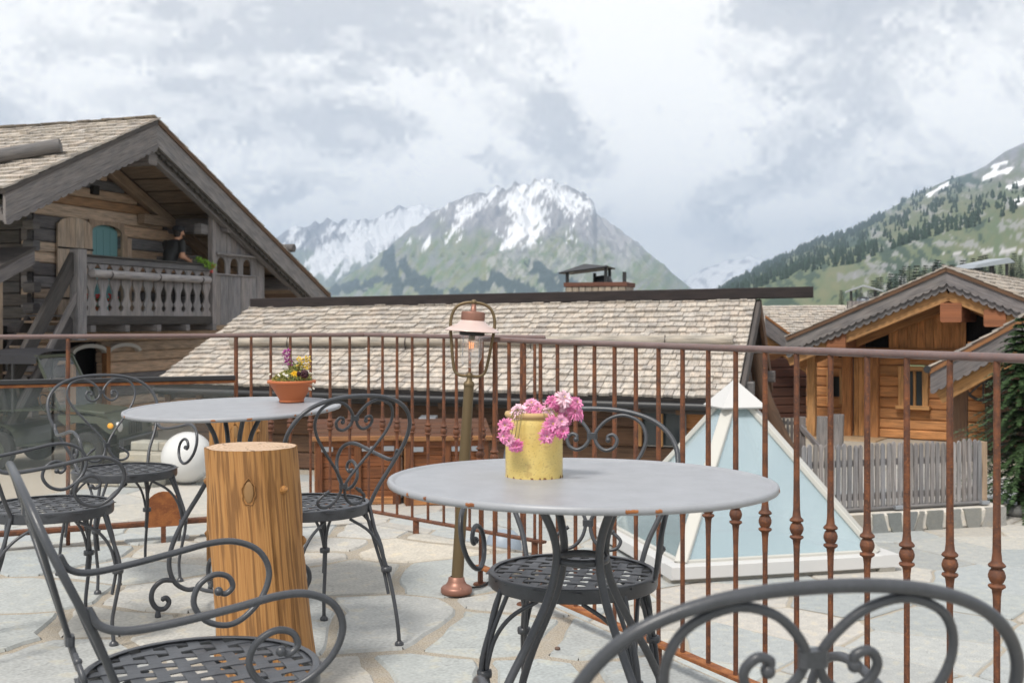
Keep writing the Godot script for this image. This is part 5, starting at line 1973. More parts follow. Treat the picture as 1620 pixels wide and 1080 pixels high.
	# inner end of the balcony: low dark wall behind the man
	timber_wall(t, Fr.new(fr.p(b1.x - 0.05, 0, -1.5), fr.n, -fr.a), 0.0, fy, 2.35, 0.2, func(_y: float) -> Vector2: return Vector2(0.0, 1.0), [], func(_s: float, _y: float) -> Color: return GREY * 0.9, "end_plank", 0.04)
	# outside stair
	var st0 := Vector2(b0.x - 0.1, fy)
	var st1 := Vector2(b0.x - 2.05, PLAZA)
	for off in [bo - 0.02, bo - 0.85]:
		stick("stringer", fr.p(st0.x, st0.y - 0.12, off), fr.p(st1.x, st1.y, off), 0.07, 0.30, DGREY * 0.75, t)
	stick("stair_rail", fr.p(st0.x + 0.1, ry + 0.08, bo - 0.02), fr.p(st1.x + 0.25, st1.y + 0.92, bo - 0.02), 0.10, 0.24, DGREY * 0.7, t)
	stick("stair_rail", fr.p(st0.x + 0.06, 1.55, bo + 0.06), fr.p(st1.x + 0.35, st1.y + 0.55, bo + 0.06), 0.06, 0.11, GREY * 0.9, t)
	for k in 11:
		var q := st0.lerp(st1, (k + 0.6) / 11.5)
		stick("stair_tread", fr.p(q.x, q.y, bo - 0.05), fr.p(q.x, q.y, bo - 0.82), 0.22, 0.04, TAN * 0.75, t)
	# small lean-to roof at the near corner
	var lr0 := hit(fr, -60, 452, -0.6)
	var lr1 := hit(fr, 52, 392, -0.6)
	verge_board("porch_verge", fr, lr1, lr0, 0.26, -0.62, 0.05, GREY * 0.8, t)
	var sr := slab_roof("porch_roof", fr.p(lr0.x, lr0.y + 0.02, -0.55), fr.p(lr0.x, lr0.y + 0.02, -1.5), fr.p(lr1.x, lr1.y + 0.02, -0.55), fr.p(lr1.x, lr1.y + 0.02, -1.5), 0.05, DGREY, t)
	sr.set_meta("label", "small grey lean-to roof")
	stick("porch_post", fr.p(lr1.x - 0.72, PLAZA, -0.75), fr.p(lr1.x - 0.72, lr1.y - 0.45, -0.75), 0.26, 0.16, TAN * 0.7, t, fr.n)
	# snow logs on the roof
	var plane_n := (L0 - R0).cross(L1 - L0).normalized()
	if plane_n.y < 0: plane_n = -plane_n
	var q0 := onplane(-60, 262, R0 + plane_n * 0.12, plane_n)
	var q1 := onplane(97, 236, R0 + plane_n * 0.12, plane_n)
	if plane_n.y < 0: plane_n = -plane_n
	var sb := mb(GREY * 0.75)
	sb.tube(PackedVector3Array([q0 + plane_n * 0.06, q0.lerp(q1, 0.5) + plane_n * 0.06, q1 + plane_n * 0.06]), 0.115, 14)
	wpart("snow_log", sb, M.wood, t)
	var rl := mb(GREY * 0.6)
	var rp := fr.p(4.9, roofy.call(4.9) + 0.16, 0.16)
	rl.tube(PackedVector3Array([rp, rp - fr.n * 4.0]), 0.09, 12)
	wpart("snow_log", rl, M.wood, t)

func geraniums() -> void:
	var fr := FA
	var r := RandomNumberGenerator.new()
	r.seed = 8
	for q in [[136, 472], [157, 471], [179, 470]]:
		var h := hit(fr, q[0], q[1], -0.42)
		var base := fr.p(h.x, 1.152, -0.42)
		var t := thing("geranium_pot", "small pot of red geraniums behind the carved balusters", "flowers", base, "red geraniums on the balcony")
		var p := MB.new()
		p.lathe([Vector2(0.0, 0.0), Vector2(0.06, 0.0), Vector2(0.085, 0.14), Vector2(0.09, 0.14), Vector2(0.085, 0.12), Vector2(0.0, 0.12)], 14)
		part("pot", p, M.terracotta, t)
		var l := MB.new()
		for k in 130:
			l.col = Color(0.06, 0.13, 0.03) * r.randf_range(0.6, 1.6)
			leafcard(l, Vector3(r.randf_range(-0.09, 0.09), r.randf_range(0.12, 0.30), r.randf_range(-0.08, 0.09)), 0.03, r)
		part("leaves", l, M.leaf, t)
		var f := MB.new()
		for k in 26:
			f.col = Color(0.62, 0.03, 0.02) * r.randf_range(0.7, 1.2)
			f.ball(Vector3(r.randf_range(-0.07, 0.07), r.randf_range(0.20, 0.36), r.randf_range(-0.02, 0.10)), Vector3.ONE * 0.018, 6, 4)
		part("blossoms", f, M.petal, t)

func leafcard(b: MB, p: Vector3, s: float, r: RandomNumberGenerator) -> void:
	var d := Vector3(r.randf_range(-1, 1), r.randf_range(-0.4, 1), r.randf_range(-1, 1)).normalized() * s
	var e := d.cross(Vector3(r.randf_range(-1, 1), r.randf_range(-1, 1), r.randf_range(-1, 1))).normalized() * s * 0.4
	var nn := d.cross(e).normalized()
	b.face([p - d, p + e, p + d, p - e], nn, [Vector2.ZERO, Vector2.ZERO, Vector2.ZERO, Vector2.ZERO])

# ------------------------------------------------------------------ the long low building with the big shingled roof
func shingled_barn() -> void:
	var u := Vector3(-0.953, 0, -0.304)
	var v := Vector3(0.304, 0, -0.953)
	var ridge := at(1197, 476, 17.0)
	var fr := Fr.new(ridge, u, -v)
	var t := thing("shingled_barn", "long low timber barn under a wide pale shingled roof with a dark ridge beam", "barn", fr.p(4.2, PLAZA, 0.6))
	var e0 := hit(fr, 1166, 633, 2.35)
	var e1 := hit(fr, 243, 607, 2.35)
	var r0 := hit(fr, 1197, 472, 0.0)
	var r1 := hit(fr, 399, 486, 0.0)
	var E0 := fr.p(e0.x, e0.y, 2.35)
	var E1 := fr.p(e1.x, e1.y, 2.35)
	var R0 := fr.p(r0.x, r0.y, 0.0)
	var R1 := fr.p(r1.x, r1.y, 0.0)
	var roof := slab_roof("roof", E0, E1, R0, R1, 0.06, DGREY, t)
	shingles(roof, E0, E1, R0, R1, 18, 0.145, 0.042, 300, 9)
	var B0 := fr.p(e0.x, e0.y, -2.35)
	var B1 := fr.p(e1.x, e1.y, -2.35)
	var roof2 := slab_roof("roof", B1, B0, R1, R0, 0.06, DGREY, t)
	shingles(roof2, B1, B0, R1, R0, 19, 0.2, 0.024, 0, 10)
	# ridge beam, running far out over the gable
	var a := hit(fr, 1287, 462, 0.06)
	var b := hit(fr, 399, 480, 0.06)
	stick("ridge_beam", fr.p(a.x, a.y, 0.06), fr.p(b.x, b.y, 0.06), 0.16, 0.165, BLACKW, t, Vector3.UP, 0.012)
	# snow log
	var nn := (E1 - E0).cross(R0 - E0).normalized()
	if nn.y < 0: nn = -nn
	var p0 := onplane(1160, 538, E0 + nn * 0.10, nn)
	var p1 := onplane(365, 540, E0 + nn * 0.10, nn)
	var sl := mb(Color(0.47, 0.42, 0.36))
	var sp := PackedVector3Array()
	for i in 9: sp.append(p0.lerp(p1, i / 8.0) + nn * (0.004 * sin(i * 2.1)))
	sl.tube(sp, 0.072, 14)
	wpart("snow_log", sl, M.wood, t)
	for k in 4:
		var c := p0.lerp(p1, 0.12 + k * 0.25) - nn * 0.02
		var ib := mb(BLACKW)
		ib.tube(cr([c + (E0 - R0).normalized() * 0.10 - nn * 0.06, c + (E0 - R0).normalized() * 0.085 + nn * 0.03, c + nn * 0.105], 4), 0.009, 6)
		wpart("iron_hook", ib, M.plain, t)
	# walls
	var wo := 1.85
	var w0 := hit(fr, 1016, 705, wo)
	var w1 := hit(fr, 1076, 655, wo)
	timber_wall(t, fr, wo, PLAZA, 0.30, 0.24, func(_y: float) -> Vector2: return Vector2(0.25, e1.x - 0.4), [[w1.x, w0.x, w0.y, w1.y]], func(s: float, y: float) -> Color: return BROWN * 1.1 if s > 3.2 else ORANGE * 0.7)
	var gable := Fr.new(fr.p(0.25, 0, 0), -fr.n, -fr.a)
	board_wall(t, gable, 0.0, -1.85, 1.85, PLAZA, func(s: float) -> float: return r0.y - 0.10 - absf(s) * (r0.y - e0.y) / 2.35, 0.22, BROWN * 1.3, "gable_board")
	# window in the front wall
	var fw := 0.09
	stick("window_frame", fr.p(w0.x + fw * 0.5, w0.y, wo + 0.02), fr.p(w0.x + fw * 0.5, w1.y, wo + 0.02), fw, 0.08, HONEY, t, fr.n)
	stick("window_frame", fr.p(w1.x - fw * 0.5, w0.y, wo + 0.02), fr.p(w1.x - fw * 0.5, w1.y, wo + 0.02), fw, 0.08, GREY, t, fr.n)
	stick("window_frame", fr.p((w0.x + w1.x) * 0.5, w0.y, wo + 0.02), fr.p((w0.x + w1.x) * 0.5, w1.y, wo + 0.02), 0.06, 0.06, HONEY, t, fr.n)
	flat(fr, PackedVector2Array([Vector2(w1.x, w0.y), Vector2(w0.x, w0.y), Vector2(w0.x, w1.y), Vector2(w1.x, w1.y)]), 0, 0, wo - 0.10, 0.01, Color(1, 1, 1), M.window_glass, "window_pane", t)
	# dark gutter under the eave on iron brackets
	var gt := MB.new()
	gt.tube(PackedVector3Array([fr.p(e0.x, e0.y - 0.10, 2.36), fr.p(e1.x, e1.y - 0.10, 2.36)]), 0.055, 10)
	wpart("gutter", gt, M.black_metal, t)
	stick("fascia", fr.p(e0.x, e0.y - 0.13, 2.24), fr.p(e1.x, e1.y - 0.13, 2.24), 0.03, 0.16, DGREY * 0.8, t)
	for k in 16:
		var s := lerpf(e0.x + 0.2, e1.x - 0.2, k / 15.0)
		stick("rafter_end", fr.p(s, e0.y + 0.02, 1.8), fr.p(s, e0.y - 0.16, 2.3), 0.09, 0.12, BROWN, t)
	# verge at the right gable, and the bowed log hanging down from it
	stick("verge_rafter", fr.p(r0.x - 0.04, r0.y - 0.10, 0.0), fr.p(e0.x - 0.04, e0.y - 0.09, 2.32), 0.06, 0.20, DGREY, t)
	stick("verge_rafter", fr.p(r0.x - 0.04, r0.y - 0.10, 0.0), fr.p(e0.x - 0.04, e0.y - 0.09, -2.32), 0.06, 0.20, BROWN, t)
	for o in [1.75, -1.6]:
		stick("purlin", fr.p(0.4, e0.y + 0.12, o), fr.p(-0.14, e0.y + 0.12, o), 0.20, 0.18, GREY * 0.8, t, Vector3.UP, 0.02)
	var bow := mb(BROWN * 0.8)
	var D := 16.4
	bow.tube(cr([at(1196, 560, D), at(1204, 610, D - 0.05), at(1220, 655, D - 0.1), at(1240, 700, D - 0.15), at(1262, 740, D - 0.2), at(1284, 775, D - 0.25)], 6), [0.10, 0.10, 0.10, 0.10, 0.10, 0.10, 0.11, 0.11, 0.11, 0.11, 0.11, 0.11, 0.12, 0.12, 0.12, 0.12, 0.12, 0.12, 0.12, 0.12, 0.12, 0.12, 0.12, 0.12, 0.12, 0.13, 0.13, 0.13, 0.13, 0.13, 0.13], 12)
	wpart("bowed_log", bow, M.wood, t)
	# chimney behind the ridge
	chimney("chimney", "boarded square chimney with a tilted black metal cover behind the ridge beam", at(949, 500, 18.6), 0.98, 0.62, 1.65, t)

func chimney(called: String, label: String, base: Vector3, wx: float, wz: float, top: float, _owner: Node3D) -> void:
	var bp := Vector3(base.x, 0.75, base.z)
	var t := thing(called, label, "chimney", bp, "")
	var fr := Fr.new(base, Vector3(0.953, 0, 0.304), Vector3(-0.304, 0, 0.953))
	for s in 2:
		for k in 9:
			var x := lerpf(-wx * 0.5, wx * 0.5, (k + 0.5) / 9.0)
			stick("board", fr.p(x, bp.y, (wz * 0.5 if s == 0 else -wz * 0.5)), fr.p(x, top - 0.04, (wz * 0.5 if s == 0 else -wz * 0.5)), wx / 9.0 - 0.006, 0.03, Color(0.40, 0.34, 0.27), t, fr.n)
		for k in 6:
			var z := lerpf(-wz * 0.5 + 0.02, wz * 0.5 - 0.02, (k + 0.5) / 6.0)
			stick("board", fr.p((wx * 0.5 if s == 0 else -wx * 0.5), bp.y, z), fr.p((wx * 0.5 if s == 0 else -wx * 0.5), top - 0.04, z), wz / 6.0 - 0.006, 0.03, Color(0.38, 0.32, 0.26), t, fr.a)
	for z in [-0.5, 0.5]:
		stick("rim", fr.p(-wx * 0.5 - 0.03, top - 0.02, wz * z), fr.p(wx * 0.5 + 0.03, top - 0.02, wz * z), 0.06, 0.07, Color(0.16, 0.07, 0.05), t)
	for x in [-0.5, 0.5]:
		stick("rim", fr.p(wx * x, top - 0.02, -wz * 0.5 + 0.03), fr.p(wx * x, top - 0.02, wz * 0.5 - 0.03), 0.06, 0.07, Color(0.16, 0.07, 0.05), t)
	for q in [[-0.48, 0.48, 0.26], [-0.16, -0.48, 0.26], [0.17, 0.46, 0.40], [0.10, -0.48, 0.36], [0.36, -0.40, 0.28], [0.49, 0.48, 0.24]]:
		var pb := MB.new()
		pb.beam(fr.p(wx * q[0], top, wz * q[1]), fr.p(wx * q[0], top + q[2] * 0.72, wz * q[1]), 0.045, 0.045, fr.n)
		wpart("post", pb, M.black_metal, t)
	var cv := MB.new()
	var c := [fr.p(-wx * 0.60, top + 0.175, wz * 0.65), fr.p(-wx * 0.60, top + 0.19, -wz * 0.6), fr.p(wx * 0.18, top + 0.27, -wz * 0.6), fr.p(wx * 0.24, top + 0.27, wz * 0.65)]
	var ap := (c[0] as Vector3).lerp(c[2], 0.45) + Vector3(0, 0.11, 0)
	for k in 4:
		var p0: Vector3 = c[k]
		var p1: Vector3 = c[(k + 1) % 4]
		var nn := (p1 - p0).cross(ap - p0).normalized()
		if nn.y < 0: nn = -nn
		cv.face([p0, p1, ap], nn, [Vector2.ZERO, Vector2.ZERO, Vector2.ZERO])
		cv.face([p0 - Vector3(0, 0.02, 0), p1 - Vector3(0, 0.02, 0), ap - Vector3(0, 0.02, 0)], -nn, [Vector2.ZERO, Vector2.ZERO, Vector2.ZERO])
		cv.face([p0, p1, p1 - Vector3(0, 0.02, 0), p0 - Vector3(0, 0.02, 0)], (p0 + p1 - ap * 2.0).normalized(), [Vector2.ZERO, Vector2.ZERO, Vector2.ZERO, Vector2.ZERO])
	wpart("cover", cv, M.black_metal, t)
	var vent := MB.new()
	vent.lathe([Vector2(0.0, 0.12), Vector2(0.13, 0.10), Vector2(0.17, 0.0), Vector2(0.17, -0.1)], 14, Transform3D(Basis.IDENTITY, fr.p(0.05, top + 0.02, 0)))
	wpart("flue", vent, M.black_metal, t)

# wooden storage chests before the barn
func chests() -> void:
	for q in [[499, 632, "wide orange wooden storage chest at the barn wall, the one further from the glass pyramid"], [642, 772, "wide orange wooden storage chest at the barn wall, the one nearer the glass pyramid"]]:
		var a := gr(q[0], 800, PLAZA)
		var b := gr(q[1], 797, PLAZA)
		var dir := (b - a).normalized()
		var fr := Fr.new(a, dir, Vector3.UP.cross(dir) * -1.0)
		if fr.n.z < 0: fr.n = -fr.n
		var W := a.distance_to(b)
		var t := thing("storage_chest", q[2], "chest", fr.p(W * 0.5, PLAZA, -0.3), "storage chests")
		var H := 0.80
		var y := PLAZA
		for k in 5:
			stick("front_plank", fr.p(0.05, y + 0.10 + k * 0.145, -0.02), fr.p(W - 0.05, y + 0.10 + k * 0.145, -0.02), 0.03, 0.14, Color(0.22, 0.078, 0.028), t)
		for s in [0.04, W * 0.5, W - 0.04]:
			stick("frame_post", fr.p(s, y, 0.015), fr.p(s, y + H, 0.015), 0.09, 0.05, Color(0.17, 0.06, 0.022), t, fr.n)
		stick("frame_rail", fr.p(0.0, y + 0.05, 0.012), fr.p(W, y + 0.05, 0.012), 0.04, 0.09, ORANGE * 0.75, t)
		stick("frame_rail", fr.p(0.0, y + H - 0.05, 0.012), fr.p(W, y + H - 0.05, 0.012), 0.04, 0.09, Color(0.22, 0.08, 0.03), t)
		for s in [0.0, W]:
			for k in 5:
				stick("side_plank", fr.p(s, y + 0.08 + k * 0.15, -0.03), fr.p(s, y + 0.08 + k * 0.15, -0.62), 0.03, 0.145, ORANGE * 0.7, t)
		for k in 4:
			var z := 0.06 - k * 0.185
			stick("lid_plank", fr.p(-0.05, y + H + 0.03 + k * 0.045, z - 0.09), fr.p(W + 0.05, y + H + 0.03 + k * 0.045, z - 0.09), 0.18, 0.035, Color(0.12, 0.05, 0.025), t, Vector3(0, 1, 0) + fr.n * 0.24)
		stick("lid_edge", fr.p(-0.05, y + H + 0.02, 0.07), fr.p(W + 0.05, y + H + 0.02, 0.07), 0.03, 0.06, ORANGE * 0.6, t)
		for s in [0.14, W - 0.14, W * 0.5 + 0.12]:
			var hb := MB.new()
			hb.beam(fr.p(s - 0.07, y + H - 0.11, 0.045), fr.p(s + 0.07, y + H - 0.11, 0.045), 0.012, 0.06, Vector3.UP, 0.003)
			wpart("hinge_plate", hb, M.steel_grey, t)
		stick("back_board", fr.p(0.02, y + 0.4, -0.62), fr.p(W - 0.02, y + 0.4, -0.62), 0.03, 0.78, ORANGE * 0.6, t)

# ------------------------------------------------------------------ warm timber chalet on the right
func right_chalet() -> void:
	var a := Vector3(0.839, 0, 0.545)
	var n := Vector3(-0.545, 0, 0.839)
	var fr := Fr.new(at(1500, 428, 20.0), a, n)
	var t := thing("warm_chalet", "honey-brown log chalet with grey scalloped gable boards behind the picket fence", "chalet", fr.p(0, PLAZA, -1.2))
	var ap := Vector2(0.0, hit(fr, 1500, 424).y)
	var le := hit(fr, 1246, 534)
	var slope := (ap.y - le.y) / -le.x
	var re := Vector2(4.2, ap.y - 4.2 * slope)
	var roofy := func(s: float) -> float: return ap.y - absf(s) * slope
	var back := -8.0
	var L0 := fr.p(le.x, le.y, 0.12)
	var L1 := fr.p(le.x, le.y, back)
	var R0 := fr.p(0, ap.y, 0.12)
	var R1 := fr.p(0, ap.y, back)
	var E0 := fr.p(re.x, re.y, 0.12)
	var E1 := fr.p(re.x, re.y, back)
	var rf := slab_roof("roof", L1, L0, R1, R0, 0.06, BROWN, t)
	shingles(rf, L1, L0, R1, R0, 18, 0.22, 0.024, 0, 14)
	var rf2 := slab_roof("roof", E0, E1, R0, R1, 0.06, BROWN, t)
	shingles(rf2, E0, E1, R0, R1, 18, 0.18, 0.040, 0, 15)
	for e in [le, re]:
		verge_board("verge_board", fr, ap - Vector2(0, 0.06), e - Vector2(0, 0.06), 0.20, 0.05, 0.04, GREY * 0.95, t, 0.04, 0.14)
		verge_board("verge_trim", fr, ap - Vector2(0, 0.22), e - Vector2(0, 0.22), 0.13, 0.02, 0.03, GREY * 0.85, t, 0.05, 0.14)
		stick("rafter", fr.p(0, ap.y - 0.47, -0.10), fr.p(e.x, e.y - 0.44, -0.10), 0.12, 0.20, HONEY * 0.8, t)
		stick("rafter", fr.p(0, ap.y - 0.56, -0.75), fr.p(e.x, e.y - 0.52, -0.75), 0.12, 0.20, ORANGE * 0.7, t)
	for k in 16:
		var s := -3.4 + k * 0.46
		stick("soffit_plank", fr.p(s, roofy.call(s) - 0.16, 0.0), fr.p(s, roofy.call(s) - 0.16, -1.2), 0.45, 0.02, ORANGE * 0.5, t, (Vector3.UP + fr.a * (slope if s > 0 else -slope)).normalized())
	for q in [[0.05, ap.y - 0.78, 0.34], [-1.98, hit(fr, 1365, 538).y, 0.36], [hit(fr, 1577, 503, -0.15).x, hit(fr, 1577, 503, -0.15).y, 0.30], [2.6, ap.y - 1.75, 0.3]]:
		stick("purlin", fr.p(q[0], q[1], -1.3), fr.p(q[0], q[1], 0.0 if q[0] < 1.0 else -0.15), 0.36, q[2], Color(0.30, 0.12, 0.055), t, Vector3.UP, 0.025)
	stick("collar_beam", fr.p(0.25, ap.y - 1.42, -0.5), fr.p(1.9, ap.y - 1.42, -0.5), 0.2, 0.24, ORANGE * 0.7, t)
	var wall := -1.2
	var gl := hit(fr, 1408, 540, wall).x
	var gr_ := hit(fr, 1530, 540, wall).x
	var gy := hit(fr, 1440, 552, wall).y
	board_wall(t, fr, wall + 0.05, gl, gr_, gy + 0.02, func(s: float) -> float: return roofy.call(s) - 0.42, 0.15, ORANGE * 1.15, "gable_board", 0.05)
	stick("plate_beam", fr.p(-3.2, gy - 0.07, wall + 0.08), fr.p(3.0, gy - 0.07, wall + 0.08), 0.2, 0.18, ORANGE * 0.6, t)
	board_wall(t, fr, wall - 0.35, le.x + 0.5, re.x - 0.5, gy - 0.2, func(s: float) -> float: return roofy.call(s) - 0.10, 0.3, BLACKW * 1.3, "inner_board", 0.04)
	# log wall, door, small window
	var wl := hit(fr, 1388, 640, wall).x
	var wr := 3.2
	var w0 := hit(fr, 1430, 642, wall)
	var w1 := hit(fr, 1463, 585, wall)
	timber_wall(t, fr, wall, PLAZA, gy - 0.16, 0.20, func(_y: float) -> Vector2: return Vector2(wl, wr), [[w0.x, w1.x, w0.y, w1.y]], func(_s: float, _y: float) -> Color: return ORANGE * (0.75 + 0.4 * rng.randf()), "wall_log", 0.16)
	for s in [w0.x - 0.03, w1.x + 0.03]:
		stick("window_frame", fr.p(s, w0.y - 0.06, wall + 0.03), fr.p(s, w1.y + 0.06, wall + 0.03), 0.11, 0.09, HONEY * 0.9, t, fr.n)
	stick("window_frame", fr.p(w0.x + 0.025, w1.y + 0.02, wall + 0.03), fr.p(w1.x - 0.025, w1.y + 0.02, wall + 0.03), 0.08, 0.09, HONEY * 0.9, t)
	stick("window_sill", fr.p(w0.x - 0.12, w0.y - 0.02, wall + 0.06), fr.p(w1.x + 0.12, w0.y - 0.02, wall + 0.06), 0.16, 0.07, HONEY * 0.9, t)
	flat(fr, PackedVector2Array([Vector2(w0.x, w0.y), Vector2(w1.x, w0.y), Vector2(w1.x, w1.y), Vector2(w0.x, w1.y)]), 0, 0, wall - 0.09, 0.01, Color(1, 1, 1), M.window_glass, "window_pane", t)
	stick("mullion", fr.p((w0.x + w1.x) * 0.5, w0.y, wall - 0.06), fr.p((w0.x + w1.x) * 0.5, w1.y, wall - 0.06), 0.05, 0.04, HONEY, t, fr.n)
	var d0 := hit(fr, 1352, 697, wall - 0.1).x
	var d1 := hit(fr, 1382, 697, wall - 0.1).x
	var floor_y := -1.19
	for k in 4:
		var s := lerpf(d0, d1, (k + 0.5) / 4.0)
		stick("door_board", fr.p(s, floor_y, wall - 0.08), fr.p(s, gy - 0.16, wall - 0.08), (d1 - d0) / 4.0 - 0.004, 0.05, HONEY * 1.1, t, fr.n)
	for s in [d0 - 0.10, d1 + 0.06]:
		stick("door_post", fr.p(s, floor_y, wall + 0.02), fr.p(s, gy - 0.16, wall + 0.02), 0.18, 0.16, ORANGE * 0.8, t, fr.n, 0.02)
	# recessed porch on the left
	var pl := hit(fr, 1276, 640, wall - 1.3).x
	var q0 := hit(fr, 1316, 632, wall - 1.3)
	var q1 := hit(fr, 1330, 592, wall - 1.3)
	timber_wall(t, fr, wall - 1.3, PLAZA, gy, 0.21, func(_y: float) -> Vector2: return Vector2(pl, d0 - 0.1), [[q0.x, q1.x, q0.y, q1.y]], func(_s: float, _y: float) -> Color: return ORANGE * (0.75 + 0.4 * rng.randf()), "porch_log", 0.16)
	flat(fr, PackedVector2Array([Vector2(q0.x, q0.y), Vector2(q1.x, q0.y), Vector2(q1.x, q1.y), Vector2(q0.x, q1.y)]), 0, 0, wall - 1.42, 0.01, Color(1, 1, 1), M.window_glass, "window_pane", t)
	for s in [q0.x - 0.04, q1.x + 0.04]:
		stick("window_frame", fr.p(s, q0.y - 0.08, wall - 1.27), fr.p(s, q1.y + 0.08, wall - 1.27), 0.08, 0.08, HONEY, t, fr.n)
	var pp := hit(fr, 1285, 640, wall + 0.5).x
	stick("porch_post", fr.p(pp, floor_y, wall + 0.5), fr.p(pp, gy + 0.1, wall + 0.5), 0.16, 0.16, HONEY * 0.85, t, fr.n, 0.02)
	stick("drain_pipe", fr.p(pp + 0.45, floor_y, wall - 0.9), fr.p(pp + 0.45, gy + 0.2, wall - 0.9), 0.12, 0.12, BLACKW, t, fr.n, 0.03)
	for k in 9:
		var o := wall - 1.2 + k * 0.24
		stick("porch_plank", fr.p(pp - 0.2, floor_y - 0.03, o), fr.p(d1 + 0.3, floor_y - 0.03, o), 0.23, 0.06, Color(0.42, 0.29, 0.17), t)
	# side return walls
	var sd := Fr.new(fr.p(pl, 0, wall - 1.3), -fr.n, -fr.a)
	timber_wall(t, sd, 0.0, -1.45, gy, 0.22, func(_y: float) -> Vector2: return Vector2(0, 5.0), [], func(_s: float, _y: float) -> Color: return BROWN * 1.3, "side_log")
	# grey metal chimney cover above the ridge
	var cc := fr.p(1.2, roofy.call(1.2), -4.5)
	var tc := thing("chimney_cover", "low grey metal chimney cover on the honey-brown chalet's roof", "chimney", cc)
	var c0 := at(1524, 421, 25.0)
	var c1 := at(1590, 415, 25.5)
	var cf := Fr.new(c0, c1 - c0, Vector3.BACK)
	cf.n = cf.a.cross(Vector3.UP)
	if cf.n.z < 0: cf.n = -cf.n
	var cw := c0.distance_to(c1)
	var sm := MB.new()
	sm.extrude(PackedVector2Array([Vector2(0.0, 0.0), Vector2(cw, 0.05), Vector2(cw * 0.86, 0.16), Vector2(0.14, 0.08)]), cf.xf(0, c0.y - 0.06, -0.3), 0.6)
	wpart("cover", sm, M.zinc, tc)
	for x in [0.12, 0.5, 0.88]:
		for z in [-0.2, 0.2]:
			var pb := MB.new()
			pb.beam(cf.p(cw * x, roofy.call(1.2) - 0.3, z), cf.p(cw * x, c0.y - 0.03, z), 0.05, 0.05, Vector3.BACK)
			wpart("post", pb, M.black_metal, tc)

# wing with the low gable at the far right
func right_wing() -> void:
	var a := Vector3(0.839, 0, 0.545)
	var n := Vector3(-0.545, 0, 0.839)
	var fr := Fr.new(at(1476, 590, 18.0), a, n)
	var t := thing("low_wing", "low timber wing with a grey scalloped gable board beside the dark conifer", "chalet wing", fr.p(1.6, PLAZA, -0.8))
	var e := hit(fr, 1474, 582)
	var m := hit(fr, 1621, 501)
	var d := (m - e)
	var top := e + d * 1.65
	var E0 := fr.p(e.x, e.y, 0.08)
	var E1 := fr.p(e.x, e.y, -2.6)
	var R0 := fr.p(top.x, top.y, 0.08)
	var R1 := fr.p(top.x, top.y, -2.6)
	var rf := slab_roof("roof", E1, E0, R1, R0, 0.06, BROWN, t)
	shingles(rf, E1, E0, R1, R0, 12, 0.16, 0.03, 0, 21)
	var f := fr.p(top.x + (top.x - e.x), e.y, 0.08)
	var rf2 := slab_roof("roof", f, fr.p(top.x * 2.0 - e.x, e.y, -2.6), R0, R1, 0.06, BROWN, t)
	shingles(rf2, f, fr.p(top.x * 2.0 - e.x, e.y, -2.6), R0, R1, 12, 0.2, 0.03, 0, 22)
	verge_board("verge_strip", fr, top - Vector2(0, 0.03), e - Vector2(0, 0.03), 0.06, 0.06, 0.04, ORANGE * 0.5, t)
	verge_board("verge_board", fr, top - Vector2(0, 0.09), e - Vector2(0, 0.09), 0.30, 0.03, 0.04, GREY * 0.8, t, 0.04, 0.14)
	stick("rafter", fr.p(top.x, top.y - 0.50, -0.12), fr.p(e.x + 0.1, e.y - 0.46, -0.12), 0.12, 0.22, HONEY * 0.75, t)
	var gt := MB.new()
	gt.tube(PackedVector3Array([fr.p(e.x - 0.04, e.y - 0.02, 0.1), fr.p(e.x - 0.04, e.y - 0.02, -2.5)]), 0.06, 8)
	wpart("gutter", gt, M.black_metal, t)
	board_wall(t, fr, -1.6, e.x + 0.5, top.x + 2.0, PLAZA, func(s: float) -> float: return lerpf(e.y, top.y, clampf((s - e.x) / (top.x - e.x), 0.0, 1.0)) - 0.5, 0.2, BROWN * 0.8, "wall_board", 0.04)
	for q in [[1512, 0.16], [1525, 0.12]]:
		var s := hit(fr, q[0], 650, -0.6).x
		stick("post", fr.p(s, PLAZA, -0.6), fr.p(s, e.y - 0.2, -0.6), q[1], 0.14, BROWN * 1.2, t, fr.n)
	# old wheel leaning under the eave
	var wp := hit(fr, 1556, 603, -1.5)
	var wh := thing("cart_wheel", "old dark cart wheel leaning in the shade under the low gable", "wheel", fr.p(wp.x, wp.y - 0.34, -1.5))
	var hb := mb(DGREY)
	var ring := PackedVector3Array()
	for i in 33:
		var an := TAU * i / 32.0
		ring.append(fr.p(wp.x + cos(an) * 0.32, wp.y + sin(an) * 0.32, -1.52))
	hb.tube(ring, 0.026, 8, false)
	wpart("rim", hb, M.wood, wh)
	for k in 8:
		var an := PI * k / 4.0
		stick("spoke", fr.p(wp.x, wp.y, -1.52), fr.p(wp.x + cos(an) * 0.31, wp.y + sin(an) * 0.31, -1.52), 0.03, 0.03, DGREY, wh, fr.n)
	stick("peg", fr.p(wp.x, wp.y, -1.62), fr.p(wp.x, wp.y, -1.44), 0.08, 0.08, DGREY, wh)

